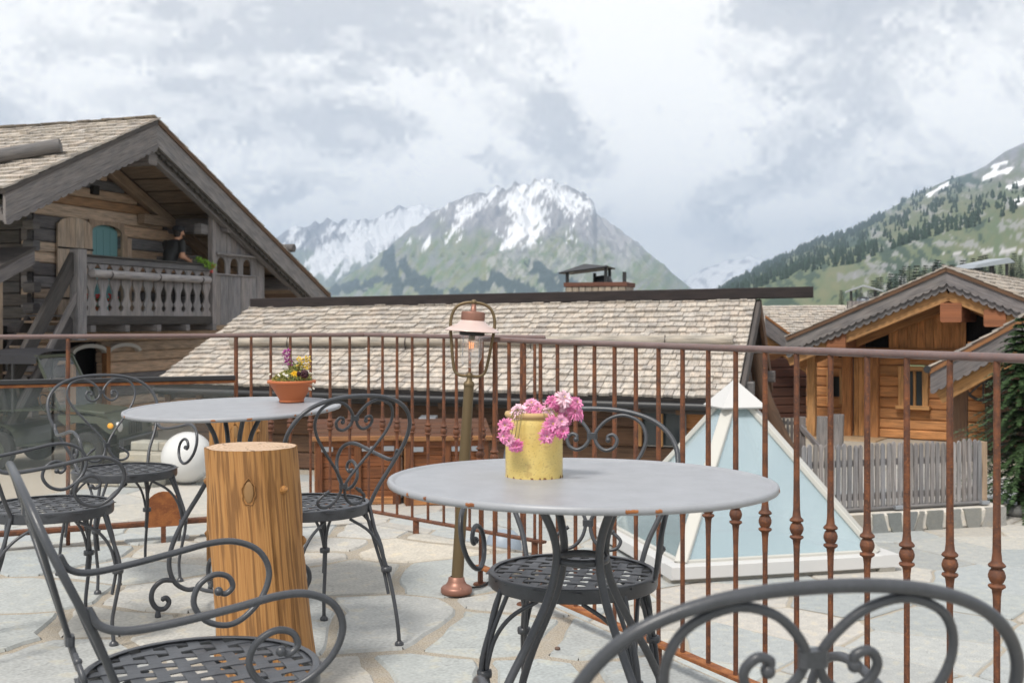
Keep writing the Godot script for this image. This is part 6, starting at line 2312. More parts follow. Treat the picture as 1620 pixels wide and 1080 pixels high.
# dark red-brown cottage in the middle distance
func dark_cottage() -> void:
	var a := Vector3(0.98, 0, -0.2)
	var n := Vector3(0.2, 0, 0.98)
	var fr := Fr.new(at(1200, 560, 26.0), a, n)
	var t := thing("dark_cottage", "dark red-brown plank cottage with a pale shingled roof between barn and log chalet", "cottage", fr.p(1.0, PLAZA, -0.6))
	var p0 := hit(fr, 1198, 503)
	var p1 := hit(fr, 1318, 590)
	var r0 := hit(fr, 1190, 486, -2.5)
	var r1 := hit(fr, 1352, 484, -2.5)
	var e0 := fr.p(p0.x - 0.1, p0.y - 0.25, 0.0)
	var e1 := fr.p(p1.x + 0.6, p1.y + 0.3, 0.0)
	var rf := slab_roof("roof", fr.p(p0.x - 0.3, p0.y - 0.40, 0.1), fr.p(p1.x + 1.0, p0.y - 0.50, 0.1), fr.p(r0.x - 0.3, r0.y, -2.5), fr.p(r1.x + 0.6, r1.y, -2.5), 0.06, DGREY, t)
	shingles(rf, fr.p(p0.x - 0.3, p0.y - 0.40, 0.1), fr.p(p1.x + 1.0, p0.y - 0.50, 0.1), fr.p(r0.x - 0.3, r0.y, -2.5), fr.p(r1.x + 0.6, r1.y, -2.5), 12, 0.2, 0.040, 0, 31)
	var rfb := slab_roof("roof", fr.p(r0.x - 0.3, p0.y - 0.4, -5.0), fr.p(r1.x + 0.6, p0.y - 0.4, -5.0), fr.p(r0.x - 0.3, r0.y, -2.5), fr.p(r1.x + 0.6, r1.y, -2.5), 0.06, DGREY, t)
	rfb.set_meta("label", "rear slope")
	verge_board("verge_board", fr, p0, p1, 0.36, 0.42, 0.05, GREY * 0.85, t)
	verge_board("verge_strip", fr, p0 + Vector2(0, 0.06), p1 + Vector2(0, 0.06), 0.06, 0.44, 0.05, ORANGE * 0.6, t)
	stick("rafter", fr.p(p0.x, p0.y - 0.44, 0.3), fr.p(p1.x, p1.y - 0.44, 0.3), 0.1, 0.14, HONEY * 0.7, t)
	timber_wall(t, fr, -0.1, PLAZA - 0.1, p0.y - 0.4, 0.22, func(_y: float) -> Vector2: return Vector2(-0.6, 2.6), [], func(_s: float, _y: float) -> Color: return Color(0.095, 0.038, 0.026), "wall_plank")
	# chimney with a gabled metal cover
	var cb := at(1366, 492, 27.5)
	var tc := thing("cottage_chimney", "grey boarded chimney with a small gabled metal cover", "chimney", cb - Vector3(0, 0.6, 0))
	var cf := Fr.new(cb, Vector3(0.96, 0, 0.28), Vector3(-0.28, 0, 0.96))
	for k in 8:
		var x := lerpf(-0.34, 0.34, (k + 0.5) / 8.0)
		for z in [0.3, -0.3]:
			stick("board", cf.p(x * 1.12, cb.y - 0.6, z * 1.1), cf.p(x, cb.y + 0.24, z), 0.08, 0.03, GREY * 1.1, tc, cf.n)
	for k in 6:
		var z := lerpf(-0.28, 0.28, (k + 0.5) / 6.0)
		for x in [-0.36, 0.36]:
			stick("board", cf.p(x * 1.1, cb.y - 0.6, z), cf.p(x, cb.y + 0.24, z), 0.09, 0.03, GREY * 0.9, tc, cf.a)
	var ty := cb.y + 0.24
	for x in [-0.28, 0.28]:
		for z in [-0.24, 0.24]:
			var pb := MB.new()
			pb.beam(cf.p(x, ty - 0.05, z), cf.p(x, ty + 0.24, z), 0.05, 0.05, cf.n)
			wpart("post", pb, M.black_metal, tc)
	var cv := MB.new()
	cv.extrude(PackedVector2Array([Vector2(-0.42, 0.0), Vector2(0.0, 0.15), Vector2(0.46, 0.02), Vector2(0.46, 0.05), Vector2(0.0, 0.19), Vector2(-0.42, 0.03)]), cf.xf(0, ty + 0.20, -0.36), 0.72)
	wpart("cover", cv, M.zinc, tc)
	var fl := MB.new()
	fl.lathe([Vector2(0.15, -0.05), Vector2(0.15, 0.06), Vector2(0.10, 0.10), Vector2(0.0, 0.11)], 14, Transform3D(Basis.IDENTITY, cf.p(0, ty, 0)))
	wpart("flue", fl, M.steel_grey, tc)

# ------------------------------------------------------------------ square: pyramid, fence, things
func pyramid() -> void:
	var A := gr(1063, 925, PLAZA)
	var B := gr(1425, 903, PLAZA)
	var dx := (B - A).normalized()
	var W := A.distance_to(B)
	var dz := dx.cross(Vector3.UP)
	if dz.z > 0: dz = -dz
	var C := A + dx * W * 0.5 + dz * W * 0.5
	var t := thing("glass_pyramid", "white framed glass pyramid skylight on the square", "skylight", C)
	var q := W * 0.5
	var cor := [C - dx * q - dz * q, C + dx * q - dz * q, C + dx * q + dz * q, C - dx * q + dz * q]
	var y0 := PLAZA
	# stone footing, then the white kerb
	var hk := 0.15
	for k in 4:
		var p: Vector3 = cor[k]
		var p2: Vector3 = cor[(k + 1) % 4]
		var inw := (C - (p + p2) * 0.5).normalized()
		inw.y = 0
		var al := (p2 - p).normalized()
		var mq := MB.new()
		mq.beam(p + inw * 0.09 + Vector3.UP * hk * 0.62, p2 + inw * 0.09 - al * 0.18 + Vector3.UP * hk * 0.62, 0.18, hk * 0.76, Vector3.UP, 0.006)
		wpart("kerb", mq, M.white_paint, t)
		var ms := mb(Color(0.34, 0.32, 0.28))
		ms.beam(p + inw * 0.13 + Vector3.UP * 0.015, p2 + inw * 0.13 - al * 0.2 + Vector3.UP * 0.015, 0.16, 0.05, Vector3.UP, 0.01)
		wpart("footing", ms, M.stone, t)
	var apex := Vector3(C.x, CAMH - (614.0 - HY) / F * -C.z, C.z)
	var base := []
	for k in 4:
		var p: Vector3 = cor[k]
		base.append(p + (C - p) * 0.13 + Vector3.UP * hk)
	for k in 4:
		var p: Vector3 = base[k]
		var hip := MB.new()
		hip.beam(p, apex, 0.12, 0.05, Vector3.UP, 0.008)
		wpart("hip_bar", hip, M.cream_frame, t)
		var p2: Vector3 = base[(k + 1) % 4]
		var sill := MB.new()
		sill.beam(p, p2, 0.05, 0.05, Vector3.UP, 0.006)
		wpart("sill_bar", sill, M.cream_frame, t)
		var g := MB.new()
		var nn := (p2 - p).cross(apex - p).normalized()
		if nn.y < 0: nn = -nn
		var pts := [p, p2, apex]
		var th := nn * 0.008
		g.face([p + th, p2 + th, apex + th], nn, [Vector2.ZERO, Vector2.ZERO, Vector2.ZERO])
		g.face([p - th, p2 - th, apex - th], -nn, [Vector2.ZERO, Vector2.ZERO, Vector2.ZERO])
		wpart("glass_pane", g, M.skylight_pane, t)
	var cap := MB.new()
	var capc := Transform3D(Basis(dx, Vector3.UP, dz), apex)
	var hcap := 0.27
	var rc := 0.23
	var cc := [capc * Vector3(-rc, -0.17, -rc), capc * Vector3(rc, -0.17, -rc), capc * Vector3(rc, -0.17, rc), capc * Vector3(-rc, -0.17, rc)]
	var tip := apex + Vector3.UP * 0.09
	for k in 4:
		var nn2: Vector3 = ((cc[(k + 1) % 4] as Vector3) - cc[k]).cross(tip - cc[k]).normalized()
		if nn2.y < 0: nn2 = -nn2
		cap.face([cc[k], cc[(k + 1) % 4], tip], nn2, [Vector2.ZERO, Vector2.ZERO, Vector2.ZERO])
		cap.face([cc[k], cc[(k + 1) % 4], (cc[(k + 1) % 4] as Vector3) - Vector3.UP * 0.015, (cc[k] as Vector3) - Vector3.UP * 0.015], ((cc[k] as Vector3) + cc[(k + 1) % 4] - apex * 2.0).normalized(), [Vector2.ZERO, Vector2.ZERO, Vector2.ZERO, Vector2.ZERO])
	cap.face([cc[0] - Vector3.UP * 0.015, cc[1] - Vector3.UP * 0.015, cc[2] - Vector3.UP * 0.015, cc[3] - Vector3.UP * 0.015], Vector3.DOWN, [Vector2.ZERO, Vector2.ZERO, Vector2.ZERO, Vector2.ZERO])
	wpart("cap", cap, M.white_paint, t)
	var fl := MB.new()
	fl.face([cor[0] + (C - cor[0]) * 0.14 + Vector3.UP * 0.03, cor[1] + (C - cor[1]) * 0.14 + Vector3.UP * 0.03, cor[2] + (C - cor[2]) * 0.14 + Vector3.UP * 0.03, cor[3] + (C - cor[3]) * 0.14 + Vector3.UP * 0.03], Vector3.UP, [Vector2.ZERO, Vector2.ZERO, Vector2.ZERO, Vector2.ZERO])
	wpart("inner_pane", fl, M.teal_floor, t)

func picket_fence() -> void:
	var a := gr(1262, 838, PLAZA)
	a = at(1262, 838, 12.0)
	a.y = PLAZA
	var dir := Vector3(0.955, 0, -0.297)
	var fr := Fr.new(a, dir, Vector3(0.297, 0, 0.955))
	var e := hit(fr, 1556, 800).x
	var t := thing("picket_fence", "grey weathered picket fence on a low plastered stone wall", "fence", fr.p(e * 0.5, PLAZA, 0))
	var wt := PLAZA + 0.23
	# rubble wall
	var wall := thing("low_wall", "low rubble wall with white mortar carrying the picket fence", "wall", fr.p(e * 0.5, PLAZA, 0.02))
	var core := MB.new()
	core.col = Color(0.66, 0.62, 0.56)
	core.beam(fr.p(-0.2, PLAZA + 0.10, 0.02), fr.p(e + 0.16, PLAZA + 0.10, 0.02), 0.30, 0.22, Vector3.UP, 0.03)
	wpart("mortar_core", core, M.stone, wall)
	var sds := PackedVector2Array()
	var sx := -0.2
	while sx < e + 0.2:
		var w := rng.randf_range(0.15, 0.30)
		sds.append(Vector2(sx, 0.095 + rng.randf_range(-0.03, 0.03)))
		sx += w
	for poly in cells(sds, PackedVector2Array([Vector2(-0.2, -0.02), Vector2(e + 0.15, -0.02), Vector2(e + 0.15, 0.205), Vector2(-0.2, 0.205)]), 0.024, 0.10):
		if Geometry2D.triangulate_polygon(poly).is_empty(): continue
		var b := MB.new()
		b.col = vary([Color(0.24, 0.245, 0.23), Color(0.33, 0.29, 0.24), Color(0.28, 0.28, 0.27)][rng.randi() % 3], 0.2)
		b.extrude(poly, fr.xf(0, PLAZA, 0.15), rng.randf_range(0.028, 0.045))
		wpart("wall_stone", b, M.stone, wall)
	var n := 33
	for k in n:
		var x := lerpf(0.05, e - 0.08, float(k) / (n - 1))
		var h := 0.69 + rng.randf_range(-0.015, 0.015)
		var w := 0.047
		var poly := PackedVector2Array([Vector2(-w * 0.5, 0), Vector2(w * 0.5, 0), Vector2(w * 0.5, h - 0.03), Vector2(w * 0.25, h - 0.006), Vector2(0, h), Vector2(-w * 0.25, h - 0.006), Vector2(-w * 0.5, h - 0.03)])
		var b := mb(vary(Color(0.30, 0.285, 0.285), 0.2))
		var xf := fr.xf(x, wt + 0.02 + rng.randf_range(-0.006, 0.006), 0.03)
		xf.basis = xf.basis.rotated(fr.n, rng.randf_range(-0.012, 0.012))
		b.extrude(poly, xf, 0.022, false)
		wpart("picket", b, M.wood, t)
	for y in [0.14, 0.50]:
		stick("fence_rail", fr.p(0.0, wt + y, 0.005), fr.p(e, wt + y, 0.005), 0.04, 0.07, GREY, t)
	stick("end_post", fr.p(e - 0.02, wt, 0.0), fr.p(e - 0.02, wt + 0.68, 0.0), 0.09, 0.09, Color(0.42, 0.30, 0.2), t, fr.n)
	stick("base_plank", fr.p(0.0, wt + 0.015, 0.02), fr.p(e, wt + 0.015, 0.02), 0.12, 0.03, GREY, t)
	for x in [e * 0.50, e - 0.06]:
		var bb := MB.new()
		bb.beam(fr.p(x - 0.05, wt + 0.018, 0.09), fr.p(x + 0.05, wt + 0.018, 0.09), 0.06, 0.04, Vector3.UP, 0.004)
		wpart("post_shoe", bb, M.steel_grey, t)
	# stones at the wall's end
	for q in [[1568, 792, 0.16], [1590, 797, 0.2], [1612, 800, 0.15]]:
		var p := gr(q[0], q[1] + 16, PLAZA)
		var st := thing("kerb_stone", "flat grey kerb stone lying beneath the dark conifer", "stone", p, "kerb stones under the conifer")
		var b := MB.new()
		b.col = vary(Color(0.30, 0.29, 0.27), 0.15)
		b.ball(Vector3(0, 0.06, 0), Vector3(q[2], 0.08, 0.14), 10, 6)
		for i in b.v.size():
			var v := b.v[i]
			b.v[i] = v * (1.0 + soft.get_noise_3d(v.x * 300.0 + q[0], v.y * 300.0, v.z * 300.0) * 0.5)
		part("stone", b, M.stone, st)
	# small fence further back
	var f2 := Fr.new(at(1222, 660, 19.0), Vector3(0.9, 0, 0.43), Vector3(-0.43, 0, 0.9))
	var t2 := thing("picket_fence", "short dark grey picket fence beside the honey-brown chalet's porch", "fence", f2.p(0.3, PLAZA, 0))
	for k in 7:
		stick("picket", f2.p(k * 0.065, PLAZA, 0), f2.p(k * 0.065, PLAZA + 0.62 + 0.02 * (k % 2), 0), 0.045, 0.025, GREY * 0.7, t2, f2.n)
	for y in [0.2, 0.55]:
		stick("fence_rail", f2.p(-0.03, PLAZA + y, -0.035), f2.p(0.46, PLAZA + y, -0.035), 0.03, 0.06, GREY * 0.7, t2)
	stick("end_post", f2.p(0.50, PLAZA, 0), f2.p(0.50, PLAZA + 0.66, 0), 0.09, 0.09, GREY, t2, f2.n)
	stick("stair_rail", f2.p(0.48, PLAZA + 0.5, 0.05), f2.p(0.85, PLAZA + 0.14, 0.2), 0.06, 0.08, GREY * 1.1, t2)
	# two upright log sections by the porch
	for q in [[1303, 704, 0.12, 0.56, "pale upright log section before the porch"], [1326, 700, 0.10, 0.60, "darker slim upright log section by the door post"]]:
		var p := at(q[0], q[1], 20.0)
		p.y = PLAZA
		var lt := thing("upright_log", q[4], "log", p)
		var lb := mb(GREY * 1.25)
		lb.tube(PackedVector3Array([Vector3(0, 0, 0), Vector3(0, q[3] * 0.5, 0), Vector3(0.01, q[3], 0)]), q[2], 16)
		part("trunk", lb, M.wood, lt)

func square_things() -> void:
	# grey domed vent
	var p := gr(797, 886, PLAZA)
	var t := thing("dome_vent", "blue-grey domed ventilator with a black base behind the railing gap", "ventilator", p)
	var b := MB.new()
	b.lathe([Vector2(0.0, 0.0), Vector2(0.14, 0.0), Vector2(0.14, 0.09), Vector2(0.12, 0.095)], 20)
	part("base", b, M.black_metal, t)
	var d := MB.new()
	d.lathe([Vector2(0.165, 0.075), Vector2(0.175, 0.08), Vector2(0.172, 0.15), Vector2(0.150, 0.225), Vector2(0.10, 0.275), Vector2(0.0, 0.295)], 24)
	part("dome", d, M.blue_grey, t)
	# white globe lamp, unlit
	var g := gr(296, 765, PLAZA)
	var D := -g.z
	var gt := thing("globe_lamp", "large white globe lamp resting on the square beyond the glass screen", "globe lamp", Vector3(g.x, PLAZA, g.z))
	var r := 40.5 / F * D
	var gb := MB.new()
	gb.ball(Vector3(0, r + 0.01, 0), Vector3(r, r, r), 40, 24)
	part("globe", gb, M.globe, gt)
	var gf := MB.new()
	gf.lathe([Vector2(0.0, 0.0), Vector2(0.12, 0.0), Vector2(0.12, 0.03), Vector2(0.08, 0.05)], 16)
	part("foot", gf, M.black_metal, gt)
	# low stone bench wall by the old chalet
	var a := gr(150, 768, PLAZA)
	var e := gr(243, 772, PLAZA)
	var fr := Fr.new(a, e - a, Vector3.BACK)
	fr.n = fr.a.cross(Vector3.UP)
	if fr.n.z < 0: fr.n = -fr.n
	var wl := thing("stone_steps", "pale flagstone steps before the old weathered chalet", "steps", fr.p(0.5, PLAZA, -0.3))
	var L := a.distance_to(e)
	for k in 4:
		var y := PLAZA + k * 0.13
		var s := 0.0
		while s < L - 0.1:
			var w := minf(rng.randf_range(0.35, 0.6), L - s)
			var b2 := MB.new()
			b2.col = vary(Color(0.40, 0.38, 0.32), 0.15)
			b2.beam(fr.p(s, y + 0.06, -0.17 - k * 0.28), fr.p(s + w - 0.012, y + 0.06, -0.17 - k * 0.28), 0.34, 0.125, Vector3.UP, 0.015)
			wpart("step_stone", b2, M.stone, wl)
			s += w
	# bits of loose stone on the terrace
	for q in [[882, 1028], [836, 1046]]:
		var c := gr(q[0], q[1])
		var st := thing("loose_stone", "small brown stone lying loose on the terrace paving", "stone", c, "loose stones on the terrace")
		var sb := MB.new()
		sb.col = Color(0.16, 0.10, 0.075)
		sb.ball(Vector3(0, 0.005, 0), Vector3(0.010, 0.007, 0.008) * (1.0 if q[0] == 882 else 0.6), 7, 5)
		part("stone", sb, M.stone, st)
	# flood lamp box on the barn wall
	var wb := at(678, 669, 15.2)
	var wt := thing("wall_box", "small grey metal box fixed high on the barn wall above the chests", "box", wb)
	var bb := MB.new()
	bb.beam(Vector3(-0.11, 0, 0.06), Vector3(0.11, 0, 0.06), 0.5, 0.18, Vector3.UP, 0.02)
	part("case", bb, M.steel_grey, wt)

# ------------------------------------------------------------------ parked off-road car
func car() -> void:
	# own axes: +x forward, +y up, +z the side towards the terrace
	var pos := Vector3(-6.88, PLAZA, -17.71)
	var t := thing("parked_offroader", "olive green open off-road car with a black canvas top parked beyond the glass screen", "car", pos)
	t.rotation.y = -0.08
	t.scale = Vector3(0.8, 0.86, 0.9)
	var x1 := 1.32
	var body := MB.new()
	# side outline of bonnet and tub, swept across the car's width
	var side := PackedVector2Array([Vector2(-1.75, 0.45), Vector2(-1.75, 1.02), Vector2(0.05, 1.05), Vector2(0.20, 1.06), Vector2(0.75, 1.01), Vector2(1.10, 0.94), Vector2(1.24, 0.86), Vector2(1.30, 0.74), Vector2(1.30, 0.50), Vector2(1.20, 0.45), Vector2(1.08, 0.45)])
	for i in 9:
		var an := PI * i / 8.0
		side.append(Vector2(0.72 + cos(an) * 0.40, 0.42 + sin(an) * 0.37))
	side.append(Vector2(0.25, 0.45))
	for i in 9:
		var an := PI * i / 8.0
		side.append(Vector2(-1.05 + cos(an) * 0.40, 0.42 + sin(an) * 0.37))
	body.extrude(side, Transform3D(Basis.IDENTITY, Vector3(0, 0, -0.74)), 1.48)
	part("body", body, M.olive_paint, t)
	var bon := MB.new()
	bon.beam(Vector3(0.15, 1.045, 0), Vector3(0.95, 0.985, 0), 1.05, 0.05, Vector3.UP, 0.02)
	part("bonnet", bon, M.olive_paint, t)
	for z in [-0.62, 0.62]:
		var fd := MB.new()
		fd.extrude(PackedVector2Array([Vector2(0.20, 0.98), Vector2(0.20, 0.90), Vector2(0.34, 0.80), Vector2(0.50, 0.85), Vector2(0.94, 0.84), Vector2(1.12, 0.70), Vector2(1.20, 0.66), Vector2(1.34, 0.66), Vector2(1.33, 0.80), Vector2(1.20, 0.90), Vector2(0.95, 0.955)]), Transform3D(Basis.IDENTITY, Vector3(0, 0, 0.60 if z > 0 else -0.82)), 0.22)
		part("wing", fd, M.olive_paint, t)
		var hl := MB.new()
		hl.lathe([Vector2(0.0, 0.03), Vector2(0.075, 0.02), Vector2(0.088, 0.0), Vector2(0.085, -0.05)], 18, Transform3D(Basis(Vector3.BACK, Vector3.RIGHT, Vector3.UP), Vector3(1.335, 0.77, z * 1.12)))
		part("headlight", hl, M.globe, t)
		var ts := MB.new()
		ts.ball(Vector3(1.22, 0.80, z * 1.34), Vector3(0.06, 0.05, 0.02), 10, 8)
		part("turn_signal", ts, M.amber, t)
		for x in [0.72, -1.05]:
			var tyre := MB.new()
			var wx := Transform3D(Basis(Vector3.RIGHT, Vector3.BACK, Vector3.DOWN), Vector3(x, 0.34, z * 1.13))
			tyre.lathe([Vector2(0.19, -0.09), Vector2(0.31, -0.10), Vector2(0.34, -0.07), Vector2(0.345, 0.0), Vector2(0.34, 0.07), Vector2(0.31, 0.10), Vector2(0.19, 0.09)], 26, wx)
			var wn := part("wheel", tyre, M.rubber, t)
			var rim := MB.new()
			rim.lathe([Vector2(0.0, 0.05), Vector2(0.06, 0.06), Vector2(0.10, 0.02), Vector2(0.17, 0.03), Vector2(0.20, 0.08)], 20, wx)
			rim.lathe([Vector2(0.0, -0.05), Vector2(0.06, -0.06), Vector2(0.10, -0.02), Vector2(0.17, -0.03), Vector2(0.20, -0.08)], 20, wx)
			part("rim", rim, M.olive_paint, wn)
		# windscreen pillars
		var pl := MB.new()
		pl.beam(Vector3(0.16, 1.05, z * 1.08), Vector3(-0.32, 1.98, z * 1.02), 0.05, 0.05, Vector3.RIGHT, 0.006)
		part("windscreen_pillar", pl, M.olive_paint, t)
		var mir := MB.new()
		mir.beam(Vector3(0.10, 1.20, z * 1.28), Vector3(0.10, 1.36, z * 1.28), 0.13, 0.03, Vector3.RIGHT, 0.01)
		part("wing_mirror", mir, M.black_metal, t)
	var ws := MB.new()
	ws.face([Vector3(0.15, 1.08, -0.64), Vector3(0.15, 1.08, 0.64), Vector3(-0.31, 1.96, 0.60), Vector3(-0.31, 1.96, -0.60)], Vector3(0.84, 0.54, 0), [Vector2.ZERO, Vector2.ZERO, Vector2.ZERO, Vector2.ZERO])
	ws.face([Vector3(0.14, 1.078, -0.64), Vector3(0.14, 1.078, 0.64), Vector3(-0.32, 1.958, 0.60), Vector3(-0.32, 1.958, -0.60)], -Vector3(0.84, 0.54, 0), [Vector2.ZERO, Vector2.ZERO, Vector2.ZERO, Vector2.ZERO])
	part("windscreen", ws, M.pane, t)
	var hd := MB.new()
	hd.beam(Vector3(-0.32, 1.98, -0.66), Vector3(-0.32, 1.98, 0.66), 0.06, 0.06, Vector3.UP, 0.01)
	part("windscreen_header", hd, M.olive_paint, t)
	# canvas top: a rounded shell
	var cv := MB.new()
	cv.col = Color(0.018, 0.019, 0.022)
	var prev := []
	for i in 9:
		var x := lerpf(-0.28, -1.72, i / 8.0)
		var rise := 0.10 * sin(PI * (i + 1.5) / 10.0) + 2.02
		var row := []
		for j in 11:
			var z := lerpf(-0.70, 0.70, j / 10.0)
			row.append(Vector3(x, rise - 0.10 * pow(absf(z) / 0.7, 4.0), z))
		row.push_front(Vector3(x, 1.86, -0.715))
		row.append(Vector3(x, 1.86, 0.715))
		if i > 0:
			for j in 12:
				var nn: Vector3 = ((row[j + 1] as Vector3) - row[j]).cross((prev[j] as Vector3) - row[j]).normalized()
				if nn.dot(Vector3(0, 1, 0) + Vector3(0, 0, (row[j] as Vector3).z)) < 0: nn = -nn
				cv.face([row[j], row[j + 1], prev[j + 1], prev[j]], nn, [Vector2.ZERO, Vector2.ZERO, Vector2.ZERO, Vector2.ZERO])
		prev = row
	part("canvas_top", cv, M.plain, t)
	for z in [-0.69, 0.69]:
		for x in [-0.75, -1.70]:
			var pb := MB.new()
			pb.beam(Vector3(x, 1.0, z), Vector3(x, 1.98, z), 0.04, 0.04, Vector3.RIGHT)
			part("top_post", pb, M.black_metal, t)
	# inside: steering wheel, seats
	var sw := MB.new()
	var ring := PackedVector3Array()
	for i in 25:
		var an := TAU * i / 24.0
		ring.append(Vector3(-0.30, 1.13, 0.32) + Vector3(-0.45, 0.9, 0).normalized() * cos(an) * 0.19 + Vector3(0, 0, 1) * sin(an) * 0.19)
	sw.tube(ring, 0.014, 7, false)
	sw.tube(PackedVector3Array([Vector3(-0.30, 1.13, 0.32), Vector3(0.02, 0.98, 0.32)]), 0.02, 7)
	part("steering_wheel", sw, M.rubber, t)
	for z in [-0.34, 0.34]:
		var st := MB.new()
		st.beam(Vector3(-0.98, 0.95, z), Vector3(-1.10, 1.48, z), 0.44, 0.12, Vector3.RIGHT, 0.03)
		part("seat_back", st, M.rubber, t)
	var bp := MB.new()
	bp.beam(Vector3(1.38, 0.50, -0.72), Vector3(1.38, 0.50, 0.72), 0.10, 0.13, Vector3.UP, 0.02)
	part("bumper", bp, M.black_metal, t)
	for k in 6:
		var gs := MB.new()
		gs.beam(Vector3(1.308, 0.60, -0.25 + k * 0.1), Vector3(1.308, 0.82, -0.25 + k * 0.1), 0.035, 0.012, Vector3.RIGHT)
		part("grille_slot", gs, M.black_metal, t)

# ------------------------------------------------------------------ the man on the balcony
func capsule(p: Vector3, a: Vector3, b: Vector3, ra: float, rb: float) -> float:
	var ab := b - a
	var t := clampf((p - a).dot(ab) / ab.length_squared(), 0.0, 1.0)
	return p.distance_to(a + ab * t) - lerpf(ra, rb, t)

# surface nets over a field of tapered bones: [a, b, ra, rb, colour, blend]
func flesh(b: MB, bones: Array, cell: float, k: float) -> void:
	var lo := Vector3(INF, INF, INF)
	var hi := -lo
	for q in bones:
		var r: float = maxf(q[2], q[3]) + cell * 2.0
		lo = lo.min((q[0] as Vector3).min(q[1]) - Vector3.ONE * r)
		hi = hi.max((q[0] as Vector3).max(q[1]) + Vector3.ONE * r)
	var nx := int((hi.x - lo.x) / cell) + 2
	var ny := int((hi.y - lo.y) / cell) + 2
	var nz := int((hi.z - lo.z) / cell) + 2
	var f := PackedFloat32Array()
	f.resize(nx * ny * nz)
	f.fill(1.0)
	var who := PackedInt32Array()
	who.resize(nx * ny * nz)
	var best := PackedFloat32Array()
	best.resize(nx * ny * nz)
	best.fill(9.0)
	for bi in bones.size():
		var q: Array = bones[bi]
		var r: float = maxf(q[2], q[3]) + cell * 2.5 + k
		var a := ((q[0] as Vector3).min(q[1]) - Vector3.ONE * r - lo) / cell
		var z := ((q[0] as Vector3).max(q[1]) + Vector3.ONE * r - lo) / cell
		for x in range(maxi(0, int(a.x)), mini(nx, int(z.x) + 1)):
			for y in range(maxi(0, int(a.y)), mini(ny, int(z.y) + 1)):
				for w in range(maxi(0, int(a.z)), mini(nz, int(z.z) + 1)):
					var i := (x * ny + y) * nz + w
					var d := capsule(lo + Vector3(x, y, w) * cell, q[0], q[1], q[2], q[3])
					if d < best[i]:
						best[i] = d
						who[i] = bi
					var h := clampf(0.5 + 0.5 * (f[i] - d) / k, 0.0, 1.0)
					f[i] = lerpf(f[i], d, h) - k * h * (1.0 - h)
	var idx := {}
	for x in nx - 1:
		for y in ny - 1:
			for w in nz - 1:
				var i0 := (x * ny + y) * nz + w
				var c := Vector3.ZERO
				var m := 0
				var neg := 0
				var vals := PackedFloat32Array()
				for e in 8:
					var val := f[i0 + ((e & 1) * ny + ((e >> 1) & 1)) * nz + ((e >> 2) & 1)]
					vals.append(val)
					if val < 0.0: neg += 1
				if neg == 0 or neg == 8: continue
				for e in [[0, 1], [0, 2], [0, 4], [1, 3], [1, 5], [2, 3], [2, 6], [4, 5], [4, 6], [3, 7], [5, 7], [6, 7]]:
					var va := vals[e[0]]
					var vb := vals[e[1]]
					if (va < 0.0) == (vb < 0.0): continue
					var t := va / (va - vb)
					var pa := Vector3(e[0] & 1, (e[0] >> 1) & 1, (e[0] >> 2) & 1)
					var pb := Vector3(e[1] & 1, (e[1] >> 1) & 1, (e[1] >> 2) & 1)
					c += pa.lerp(pb, t)
					m += 1
				c = c / m
				var g := Vector3(vals[1] + vals[3] + vals[5] + vals[7] - vals[0] - vals[2] - vals[4] - vals[6], vals[2] + vals[3] + vals[6] + vals[7] - vals[0] - vals[1] - vals[4] - vals[5], vals[4] + vals[5] + vals[6] + vals[7] - vals[0] - vals[1] - vals[2] - vals[3]).normalized()
				b.col = bones[who[i0]][4]
				idx[i0] = b.vert(lo + (Vector3(x, y, w) + c) * cell, g, Vector2.ZERO)
	var sx := ny * nz
	var sy := nz
	for i in idx.keys():
		for q in [[sx, sy, 1], [sy, sx, 1], [1, sx, sy]]:
			var far: int = i + q[0]
			if far >= f.size(): continue
			if (f[i] < 0.0) == (f[far] < 0.0): continue
			var a: int = i
			var b1: int = i - q[1]
			var c1: int = i - q[1] - q[2]
			var d1: int = i - q[2]
			if idx.has(b1) and idx.has(c1) and idx.has(d1):
				b.tri(idx[a], idx[b1], idx[c1])
				b.tri(idx[a], idx[c1], idx[d1])

